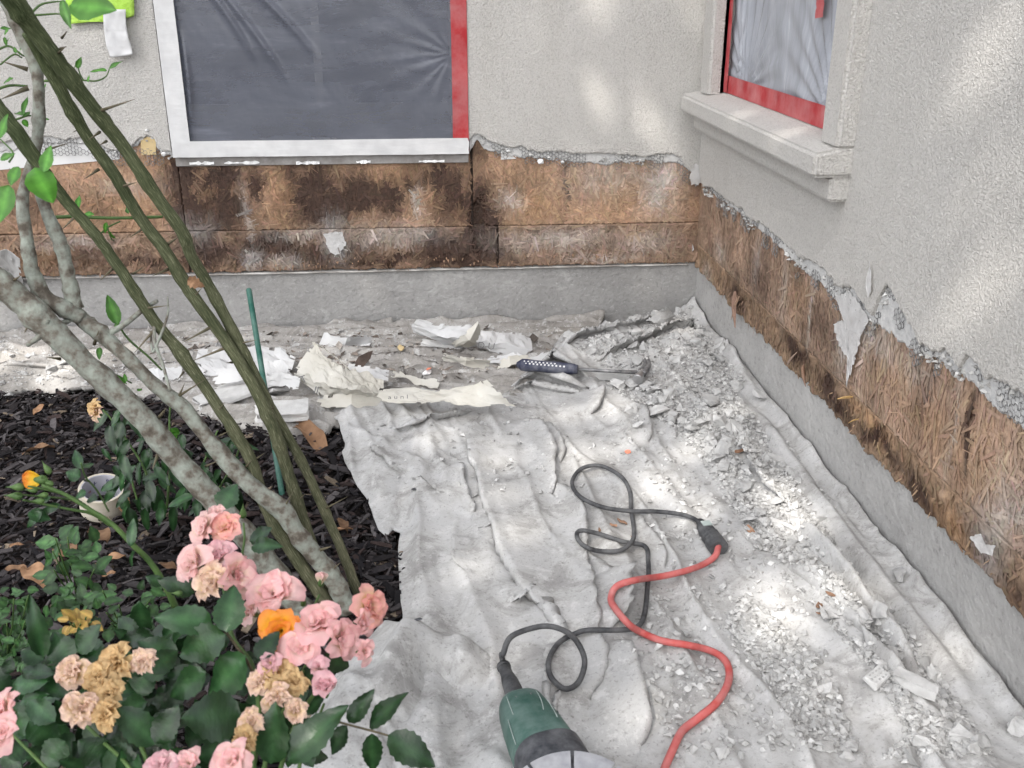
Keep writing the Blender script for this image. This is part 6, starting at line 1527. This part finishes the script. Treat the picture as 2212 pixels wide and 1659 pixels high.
for pts, wd, d0 in ((((90, 175), (130, 174), (175, 173), (207, 175), (228, 166), (236, 150)), (6, 5, 4, 4, 3, 2), 1.62), (((100, 470), (160, 468), (240, 471), (330, 469), (352, 468)), (8, 8, 7, 7, 6), 1.60), (((60, 38), (85, 12), (110, 5), (135, 3)), (6, 5, 4, 3), 1.45), (((62, 34), (90, 32), (120, 30), (140, 31)), (5, 5, 4, 3), 1.45), (((-10, 110), (20, 100), (50, 120), (70, 118)), (5, 5, 4, 3), 1.5), (((160, 150), (166, 135), (172, 158), (180, 172)), (2, 2, 3, 3), 1.62), (((-10, 195), (20, 185), (60, 186)), (6, 6, 5), 1.5), (((0, 140), (30, 118), (48, 125)), (4, 4, 3), 1.5), (((30, 260), (60, 250), (75, 252)), (5, 4, 3), 1.5), (((232, 492), (240, 515), (246, 520)), (4, 3, 2), 1.6), (((250, 690), (275, 730), (320, 770), (350, 800)), (4, 5, 5, 4), 1.66), (((225, 800), (255, 812), (285, 828)), (4, 4, 3), 1.62), (((20, 350), (28, 330), (0, 300)), (5, 4, 3), 1.3), (((210, 510), (235, 490), (260, 478)), (3, 4, 3), 1.6)):
    stem_px(TREE, pts, wd, (d0, d0 + .02), 'stem_green', 'twig', 7)
CL = [  # base, tip, width, distance: leaves of the thorny tree
    (74, 362, 112, 440, 60, 1.10), (95, 372, 108, 312, 26, 1.10), (150, 12, 246, 14, 66, 1.05), (135, 0, 150, 60, 22, 1.10), (20, 400, -5, 480, 44, 1.10), (0, 300, 12, 245, 26, 1.15), (40, 360, 20, 400, 30, 1.15), (0, 345, 30, 330, 16, 1.2),
    (234, 150, 262, 130, 13, 1.62), (231, 152, 194, 152, 12, 1.62), (166, 148, 175, 123, 12, 1.62), (190, 178, 192, 160, 6, 1.62), (0, 62, 25, 60, 10, 1.5), (18, 62, 8, 75, 8, 1.5), (10, 80, 14, 100, 8, 1.5), (25, 170, 6, 178, 16, 1.5), (24, 168, 26, 172, 8, 1.5), (50, 250, 57, 202, 12, 1.5), (50, 250, 30, 240, 14, 1.5), (52, 252, 64, 238, 12, 1.5), (50, 258, 60, 275, 12, 1.5), (95, 258, 107, 256, 10, 1.55), (168, 452, 170, 418, 12, 1.58), (182, 462, 202, 462, 12, 1.58), (278, 462, 274, 438, 11, 1.6), (282, 448, 292, 442, 10, 1.6), (230, 480, 226, 505, 10, 1.6), (238, 500, 250, 520, 8, 1.6),
    (256, 702, 230, 634, 26, 1.62), (256, 700, 243, 708, 12, 1.62), (215, 750, 214, 776, 12, 1.58), (238, 812, 276, 828, 12, 1.6), (272, 826, 268, 806, 9, 1.6), (298, 845, 306, 838, 10, 1.62), (370, 925, 385, 948, 20, 1.68), (375, 940, 388, 930, 14, 1.68), (95, 195, 97, 178, 8, 1.56), (100, 160, 92, 150, 8, 1.56), (35, 115, 30, 100, 8, 1.5), (45, 105, 40, 122, 9, 1.5), (20, 82, 12, 96, 8, 1.5), (15, 2, 40, -5, 20, 1.4)]
for i_, (a, b, c, d, w, ds) in enumerate(CL): leaf_px(TREE, CIT_L, a, b, c, d, w * 1.1, ds, LR.uniform(-.01, .02), tilt=-FW + UP * .25 + RT * LR.gauss(0, .25) if i_ < 8 or w > 20 else None)
thorn_at(TREE, D(60, 190, 1.52), D(0, 215, 1.5), .0045)
thorn_at(TREE, D(60, 150, 1.52), D(2, 132, 1.5), .004)
# withered leaf caught between the stems
leaf_d = leaf_mesh('withered_leaf', 5, .2, .8, .3, .3, 8, mat_=M['leaf_dead'], wave=.1)
ob('withered_leaf', leaf_d, None, TREE, frame_mw(D(405, 605, 1.56), RT * .8 - UP * .3, -FW, .026))

# ================================================================== roses
def petal_mesh(name, seed, inner, mid, rim, m, crump=0.0, wid=1.0, n=7, w=7, curl=.25):
    r = random.Random(seed); V, C, Fc = [], [], []
    for i in range(n):
        t = i / (n - 1)
        hw = wid * .5 * (0.16 + .84 * math.sin(min(1, t * .62 + .08) * math.pi * .78) ** .9) * (1 - .22 * max(0, t - .8) / .2)
        for k in range(w):
            a = k / (w - 1) * 2 - 1
            y = a * hw
            top = (1 - .16 * a * a) * t
            z = .30 * math.sin(t * 1.7) * (1 - .1 * a * a) + .28 * a * a * hw * 1.6 - curl * t ** 4 + (.045 + crump) * math.sin(a * 5.2 + seed * 1.7 + t * 3) * t * t
            q = crump * .9 * (float(fbm(np.array(a * 2.3 + seed), np.array(t * 3.1), 3, seed)) - .5)
            V.append((top + q * .6, y + q * .5, z + q))
            c = np.array(inner) * (1 - t) + np.array(mid) * t if t < .55 else np.array(mid) * (1 - (t - .55) / .45) + np.array(rim) * (t - .55) / .45
            C.append(tuple(c * (1 + r.uniform(-.05, .05))))
    for i in range(n - 1):
        for k in range(w - 1): Fc.append((i * w + k, (i + 1) * w + k, (i + 1) * w + k + 1, i * w + k + 1))
    me = mesh_py(name, V, Fc, True, C); me.materials.append(M[m]); return me
PAL = {'pink': ((.90, .80, .62), (.90, .65, .60), (.89, .52, .53)), 'pale': ((.84, .72, .54), (.87, .66, .60), (.86, .56, .55)), 'peach': ((.88, .70, .36), (.88, .58, .44), (.86, .42, .40)), 'blush': ((.80, .62, .55), (.84, .62, .62), (.80, .46, .50)), 'orange': ((.92, .66, .06), (.92, .50, .05), (.88, .30, .07)), 'dry': ((.80, .60, .30), (.78, .57, .30), (.68, .47, .25)), 'drypink': ((.86, .68, .38), (.82, .62, .40), (.86, .62, .52))}
PET = {}
for kk, (a, b, c) in PAL.items():
    dr = kk.startswith('dry')
    PET[kk] = [petal_mesh('petal', 10 * q + len(kk), a, b, c, 'petal_dry' if dr else 'petal', .17 if dr else .035 + .02 * q, (.95, 1.1, .8)[q], curl=(.1, .35, .2)[q]) for q in range(3)]
BR = random.Random(202)
def bloom(parent, u, v, px, d, kind, face=None, layers=((5, 1.18, 1.0), (5, .85, .85), (4, .55, .7), (3, .25, .55)), name='rose_bloom', label=None):
    """petals in whorls; each layer (count, opening angle, length)"""
    c = D(u, v, d); s = px * 1.15 / F * d
    f = Vector(face).normalized() if face else (-FW * .7 + Vector((BR.uniform(-.3, .3), BR.uniform(-.2, .2), .75))).normalized()
    a = f.orthogonal().normalized(); b = f.cross(a)
    V, Fc = lathe([(-s * .55, s * .05), (-s * .38, s * .12), (-s * .22, s * .17), (-s * .05, s * .10)], c, f, 10)
    o = ob(name, mesh_py(name, V, Fc, True), M['stem_green'], parent)
    if label: o['label'] = label
    q0 = BR.uniform(0, 6)
    for li, (n, op, ln) in enumerate(layers):
        for k in range(n):
            q = q0 + (k + li * .5) / n * 2 * math.pi + BR.gauss(0, .16); rad = a * math.cos(q) + b * math.sin(q)
            o2 = op + BR.gauss(0, .14); x = f * math.cos(o2) + rad * math.sin(o2); nz = (f * math.sin(o2) - rad * math.cos(o2))
            L = s * ln * BR.uniform(.85, 1.1)
            ob('petal', BR.choice(PET[kind]), None, o, frame_mw(c - f * s * .18 + rad * s * .04, x, nz, L, BR.uniform(.85, 1.1)))
    return o
ROSE = empty('rose_bush', G(430, 1700, 0))
tag(ROSE, 'pink rose bush with glossy dark leaves, fresh and withered blooms in the foreground', 'rose bush')
def rd(v): return float(np.interp(v, [1100, 1660], [1.14, .90]))
side_l = (-RT * .55 - FW * .6 + Vector((0, 0, .5))); side_r = (RT * .8 - FW * .5 + Vector((0, 0, .25)))
upf = (-FW * .35 + Vector((0, 0, 1)))
for (u, v, px, kind, face) in ((447, 1145, 40, 'pale', side_l), (492, 1143, 36, 'peach', None), (470, 1112, 24, 'pale', upf), (425, 1222, 50, 'pale', side_l), (468, 1205, 44, 'blush', upf), (505, 1243, 50, 'pink', side_r), (462, 1262, 44, 'drypink', None), (590, 1292, 58, 'pink', upf), (545, 1325, 34, 'pale', side_l), (608, 1362, 50, 'orange', -FW + Vector((0, 0, .2))), (690, 1355, 60, 'pink', upf), (730, 1380, 48, 'pink', side_r), (652, 1402, 46, 'pink', None), (793, 1312, 46, 'peach', side_r), (775, 1345, 34, 'pink', side_r), (782, 1408, 30, 'pink', side_r), (703, 1492, 40, 'blush', upf), (690, 1442, 26, 'blush', upf), (14, 1535, 40, 'pink', side_l), (8, 1585, 42, 'pink', None), (352, 1655, 36, 'blush', upf), (410, 1652, 34, 'pink', upf), (505, 1645, 44, 'pink', None), (585, 1432, 30, 'blush', None)):
    ly = ((5, 1.2, 1.0), (5, .9, .88), (5, .6, .74), (3, .3, .58))
    if px < 36: ly = ((5, 1.0, 1.0), (4, .6, .85), (3, .3, .7))
    if kind == 'orange': ly = ((5, 1.15, 1.0), (5, .85, .95), (4, .5, .7))
    if (u, v) == (703, 1492): ly = ((4, .75, 1.05), (4, .42, 1.0), (3, .2, .95))
    bloom(ROSE, u, v, px, rd(v) - .03, kind, face, ly, label='single orange bloom among the pink ones' if kind == 'orange' else None)
for (u, v, px, kind) in ((252, 1432, 46, 'dry'), (215, 1468, 42, 'dry'), (160, 1452, 42, 'drypink'), (178, 1532, 46, 'drypink'), (232, 1545, 40, 'dry'), (310, 1432, 34, 'drypink'), (235, 1500, 34, 'dry'), (600, 1455, 50, 'dry'), (635, 1478, 36, 'dry'), (560, 1475, 30, 'drypink'), (600, 1510, 38, 'drypink'), (545, 1560, 32, 'drypink'), (528, 1600, 34, 'dry'), (640, 1535, 28, 'drypink')):
    bloom(ROSE, u, v, px * .88, rd(v) - .02, kind, None, ((6, 1.35, 1.0), (6, 1.0, .9), (5, .6, .75), (4, .3, .6)), label='withered tan bloom' )
# buds
def bud(parent, p, direction, L, colr=None):
    d = Vector(direction).normalized(); V, Fc = lathe([(0, L * .05), (L * .15, L * .24), (L * .4, L * .27), (L * .7, L * .16), (L * .95, L * .05), (L * 1.25, L * .004)], p, d, 10)
    o = ob('rose_bud', mesh_py('rose_bud', V, Fc, True), M['stem_green'], parent)
    if colr:
        for k in range(3):
            a = d.orthogonal().normalized(); a.rotate(Matrix.Rotation(k * 2.1, 3, d)); ob('petal', PET[colr][k], None, o, frame_mw(p + d * L * .3, d + a * .15, -a + d * .1, L * 1.05, .9))
for (u, v, L, dr, cl) in ((525, 1120, 30, (.1, 0, 1), None), (692, 1268, 26, (.2, .1, 1), 'pale'), (518, 1290, 24, (-.5, 0, .5), None), (395, 1282, 22, (-1, 0, .1), None), (655, 1310, 24, (.1, 0, 1), None)):
    d = rd(v) + .02; bud(ROSE, D(u, v, d), Vector(dr), L / F * d, cl)
# stems of the bush
RB = G(430, 1700, 0)
for pts, wd in ((((470, 1180), (480, 1240), (500, 1370), (545, 1440), (560, 1560), (540, 1700)), (7, 8, 10, 12, 12, 12)), (((600, 1330), (590, 1380), (570, 1440), (560, 1540), (545, 1660)), (8, 9, 10, 11, 12)), (((690, 1390), (660, 1440), (620, 1520), (580, 1620), (560, 1720)), (8, 9, 10, 11, 12)), (((780, 1340), (750, 1400), (700, 1470), (640, 1560), (600, 1680)), (6, 7, 8, 10, 11)), (((240, 1480), (260, 1540), (300, 1600), (340, 1720)), (7, 8, 10, 11)), (((180, 1560), (220, 1600), (280, 1660), (310, 1740)), (7, 8, 9, 10)), (((700, 1520), (680, 1570), (650, 1640), (640, 1720)), (6, 8, 9, 10)), (((20, 1580), (60, 1620), (120, 1680)), (6, 7, 8)), (((690, 1285), (672, 1320), (650, 1345), (640, 1370)), (5, 6, 6, 6)), (((526, 1130), (528, 1165), (520, 1210), (505, 1250)), (4, 5, 6, 6))):
    dd = [rd(v) + .035 for _, v in pts]; stem_px(ROSE, pts, wd, dd, 'stem_green', 'cane', 8)
stem_px(ROSE, ((480, 1355), (510, 1395), (540, 1440), (553, 1480)), (6, 6, 7, 7), (1.0, 1.0), 'stem_brown', 'leaf_stalk', 6)
stem_px(ROSE, ((690, 1545), (740, 1562), (800, 1578), (850, 1592)), (6, 5, 5, 4), (.98, .98), 'stem_brown', 'leaf_stalk', 6)
RL = [  # base, tip, width, distance of the big leaves
    (458, 1346, 335, 1330, 62, 1.00), (490, 1366, 503, 1260, 64, .97), (487, 1369, 383, 1418, 78, .98), (532, 1420, 445, 1508, 82, .99), (445, 1452, 360, 1508, 62, 1.0), (520, 1545, 393, 1552, 98, .97), (336, 1608, 250, 1522, 66, .95), (337, 1606, 384, 1524, 56, .95), (93, 1419, 66, 1294, 40, 1.05), (95, 1426, 44, 1402, 46, 1.05), (150, 1428, 112, 1368, 58, 1.06), (215, 1424, 178, 1380, 52, 1.08), (622, 1645, 738, 1520, 74, .92), (586, 1650, 592, 1522, 72, .93),
    (754, 1561, 806, 1490, 38, .99), (798, 1572, 870, 1494, 44, .99), (750, 1568, 712, 1632, 38, .98), (803, 1584, 806, 1672, 42, .98), (838, 1588, 942, 1656, 64, .97), (702, 1414, 760, 1440, 54, .99), (556, 1424, 602, 1362, 46, .96), (500, 1600, 420, 1640, 60, .96), (640, 1480, 700, 1440, 40, 1.02), (660, 1540, 700, 1500, 30, 1.02),
    (30, 1480, 100, 1470, 50, 1.05), (110, 1500, 90, 1440, 50, 1.06), (60, 1560, 130, 1600, 60, 1.0), (140, 1600, 90, 1660, 60, .97), (230, 1640, 170, 1600, 60, .96), (230, 1620, 300, 1670, 60, .96), (420, 1640, 330, 1660, 60, .98), (290, 1500, 330, 1440, 60, 1.08), (380, 1420, 300, 1380, 55, 1.1), (300, 1380, 250, 1330, 40, 1.15), (420, 1280, 340, 1250, 40, 1.12), (540, 1170, 585, 1140, 36, 1.16), (545, 1180, 600, 1175, 34, 1.15), (480, 1100, 505, 1042, 56, 1.18), (640, 1570, 600, 1500, 44, 1.03), (20, 1640, 60, 1600, 46, .98), (160, 1560, 120, 1520, 46, 1.02), (400, 1600, 460, 1560, 50, 1.02)]
for (a, b, c, d, w, ds) in RL: leaf_px(ROSE, ROSE_L, a, b, c, d, w * 1.14, ds, LR.uniform(-.03, .02))
FILL = [(-40, 1440), (40, 1400), (200, 1400), (330, 1350), (480, 1380), (560, 1450), (680, 1520), (640, 1700), (-40, 1700)]
n_ = 0
while n_ < 190:
    u, v = LR.uniform(-40, 690), LR.uniform(1340, 1700)
    if not inside(np.array([u]), np.array([v]), FILL)[0]: continue
    d = rd(v) + LR.uniform(.04, .24); L = LR.uniform(48, 100); q = LR.uniform(0, 6.28)
    leaf_px(ROSE, ROSE_L, u, v, u + math.cos(q) * L, v + math.sin(q) * L * .8, L * LR.uniform(.5, .68), d, LR.uniform(-.03, .03)); n_ += 1

# the bud spray on the left, growing from the same bed
SPR = empty('rose_spray', G(400, 1330, 0)); tag(SPR, 'green rose shoot with a cluster of buds and one opening orange bud over the mulch', 'rose shoot')
for pts, wd in ((((378, 1310), (360, 1270), (325, 1215), (290, 1180), (240, 1130), (190, 1098), (140, 1068), (90, 1048)), (16, 15, 13, 12, 10, 9, 8, 7)), (((215, 1115), (180, 1090), (150, 1072), (120, 1062), (60, 1050)), (9, 8, 7, 6, 4)), (((240, 1135), (200, 1110), (150, 1100), (80, 1086), (50, 1080)), (9, 8, 6, 5, 4)), (((140, 1068), (115, 1055), (95, 1042), (90, 1030)), (5, 5, 4, 3)), (((155, 1080), (120, 1075), (80, 1072), (30, 1066)), (5, 4, 4, 3)), (((235, 1105), (210, 1060), (185, 1030), (175, 1000)), (4, 4, 4, 3))):
    stem_px(SPR, pts, wd, (1.24, 1.20, 1.16), 'stem_green', 'cane', 8)
for (u, v, L, dr, cl) in ((88, 1038, 40, -RT * .9 + UP * .1, 'orange'), (40, 1052, 34, -RT, None), (36, 1072, 34, -RT * .95 + UP * .05, None), (72, 1058, 26, -RT * .9, None), (98, 1024, 28, -RT * .4 + UP * .6, None), (105, 1048, 26, -RT * .7 + UP * .3, None), (86, 1082, 26, -RT * .8, None), (95, 1068, 24, -RT * .9 - UP * .1, None)):
    bud(SPR, D(u + L * .4, v, 1.17), dr, L / F * 1.17, cl)
for (a, b, c, d, w) in ((175, 1012, 158, 968, 24), (176, 1010, 202, 1000, 30), (174, 1030, 142, 1020, 32), (182, 1040, 206, 1042, 24), (186, 1062, 162, 1075, 26), (192, 1075, 206, 1078, 26), (130, 1090, 80, 1110, 22), (110, 1075, 80, 1090, 18), (90, 1105, 55, 1140, 26), (60, 1108, 110, 1120, 34), (282, 1180, 288, 1118, 24), (290, 1190, 280, 1230, 24), (352, 1262, 315, 1245, 28), (350, 1260, 392, 1252, 22)):
    leaf_px(SPR, ROSE_L, a, b, c, d, w, 1.19, LR.uniform(-.02, .02))
# low shrub behind the lichen stem
LOW = empty('low_shrub', G(330, 1090, 0)); tag(LOW, 'low dark shrub with drooping leaves and one withered bloom behind the grey stem', 'shrub')
for pts, wd in ((((330, 1090), (315, 1020), (280, 960), (240, 905), (222, 885)), (6, 6, 5, 4, 4)), (((360, 1100), (368, 1000), (366, 920), (368, 870)), (6, 6, 5, 4)), (((400, 1100), (440, 1000), (470, 930)), (5, 5, 4)), (((300, 1095), (285, 1040), (270, 990)), (5, 5, 4)), (((450, 1090), (500, 1010), (520, 960)), (5, 5, 4))):
    stem_px(LOW, pts, wd, (1.98, 1.96), 'stem_green', 'cane', 6)
for k in range(120):
    u = LR.uniform(215, 520); v = LR.uniform(880, 1100)
    if u > 330 and v < 930: continue
    if u < 250 and v > 1010: continue
    L = LR.uniform(32, 66); q = LR.gauss(1.5, .7)
    leaf_px(LOW, DARK_L, u, v, u + math.cos(q) * L, v + math.sin(q) * L, L * LR.uniform(.32, .5), LR.uniform(1.82, 2.02), LR.uniform(-.02, .02))
bloom(LOW, 212, 893, 18, 1.90, 'drypink', side_l, ((5, 1.2, 1), (4, .7, .9)), label='withered bloom of the low shrub'); bloom(LOW, 208, 880, 16, 1.90, 'dry', side_l, ((4, 1.0, 1.1), (3, .5, .9)))
# small-leaved plants in the left bed
def ground_plant(name, u0, v0, label, cat, n, box, lpx, dlo, dhi, meshes, seed):
    e = empty(name, G(u0, v0, 0)); tag(e, label, cat); r = random.Random(seed)
    for k in range(7):
        u, v = r.uniform(box[0], box[2]), r.uniform(box[1], box[3]); stem_px(e, ((u0 + r.uniform(-25, 25), v0), ((u + u0) / 2, (v + v0) / 2), (u, v)), (4, 4, 3), (dhi, dlo), 'stem_green', 'stalk', 5)
    for k in range(n):
        u, v = r.uniform(box[0], box[2]), r.uniform(box[1], box[3]); L = r.uniform(*lpx); q = r.uniform(0, 6.28)
        leaf_px(e, meshes, u, v, u + math.cos(q) * L, v + math.sin(q) * L * .8, L * r.uniform(.5, .75), r.uniform(dlo, dhi), r.uniform(-.01, .01))
ground_plant('box_shrub', 20, 1430, 'small-leaved green box shrub at the left edge below the bud spray', 'shrub', 120, (-40, 1270, 62, 1440), (18, 32), 1.45, 1.58, WEED_L, 31)
ground_plant('weed_plant', 170, 1310, 'low green leafy weed in the mulch under the bud spray', 'weed', 46, (105, 1160, 215, 1300), (28, 48), 1.55, 1.66, WEED_L, 32)
ground_plant('weed_plant', 270, 1370, 'sprawling weed with small oval leaves above the withered roses', 'weed', 60, (95, 1270, 350, 1390), (24, 44), 1.40, 1.55, WEED_L, 33)
ground_plant('yellow_weed', 170, 1370, 'yellowish weed with narrow red-tipped leaves among the green weeds', 'weed', 14, (145, 1330, 200, 1360), (26, 44), 1.38, 1.44, [leaf_mesh('leaf', 90 + k, .02, .24, .1, .1, 8, mat_=mat('yellow_leaf%d' % k, [(.3, (.20, .17, .03)), (.7, (.30, .16, .05))], 20, .5, attr=True)) for k in range(2)], 34)
# fallen leaves
FALL = [leaf_mesh('fallen_leaf', 100 + k, .0, .36 + .12 * (k % 3), .45 - .2 * (k % 3), .2, 10, mat_=M['leaf_dead'], wave=.06) for k in range(5)]
for k, (u0, v0, u1, v1, lab) in enumerate(((118, 966, 46, 968, 'long tan rolled leaf lying on the mulch'), (272, 1200, 198, 1212, 'large tan leaf lying flat below the tape roll'), (160, 1195, 110, 1165, 'brown leaf left of the large tan one'), (60, 1232, 5, 1222, 'orange-brown leaf at the left edge on the mulch'), (55, 1225, 105, 1260, 'curled tan leaf between the weeds'), (640, 915, 708, 965, 'narrow brown leaf caught at the canvas edge'), (230, 1170, 190, 1130, 'brown leaf under the bud spray stem'), (345, 1215, 385, 1222, 'brown leaf below the grey stem'), (262, 1075, 272, 1110, 'brown leaf beside the tape roll'), (95, 875, 70, 890, 'pale brown leaf near the top of the mulch'), (20, 1180, 50, 1172, 'small brown leaf left of the weeds'), (730, 1120, 752, 1140, 'reddish oak leaf between the stems and the canvas'), (250, 1235, 220, 1240, 'small tan leaf under the large one'), (720, 1150, 760, 1135, 'brown leaf right of the thin green stem'))):
    a, b = G(u0, v0, .026), G(u1, v1, .030); o = ob('fallen_leaf', FALL[k % 5], None, None, frame_mw(a, b - a, Vector((LR.gauss(0, .3), LR.gauss(0, .3), 1)), (b - a).length)); tag(o, lab, 'leaf')
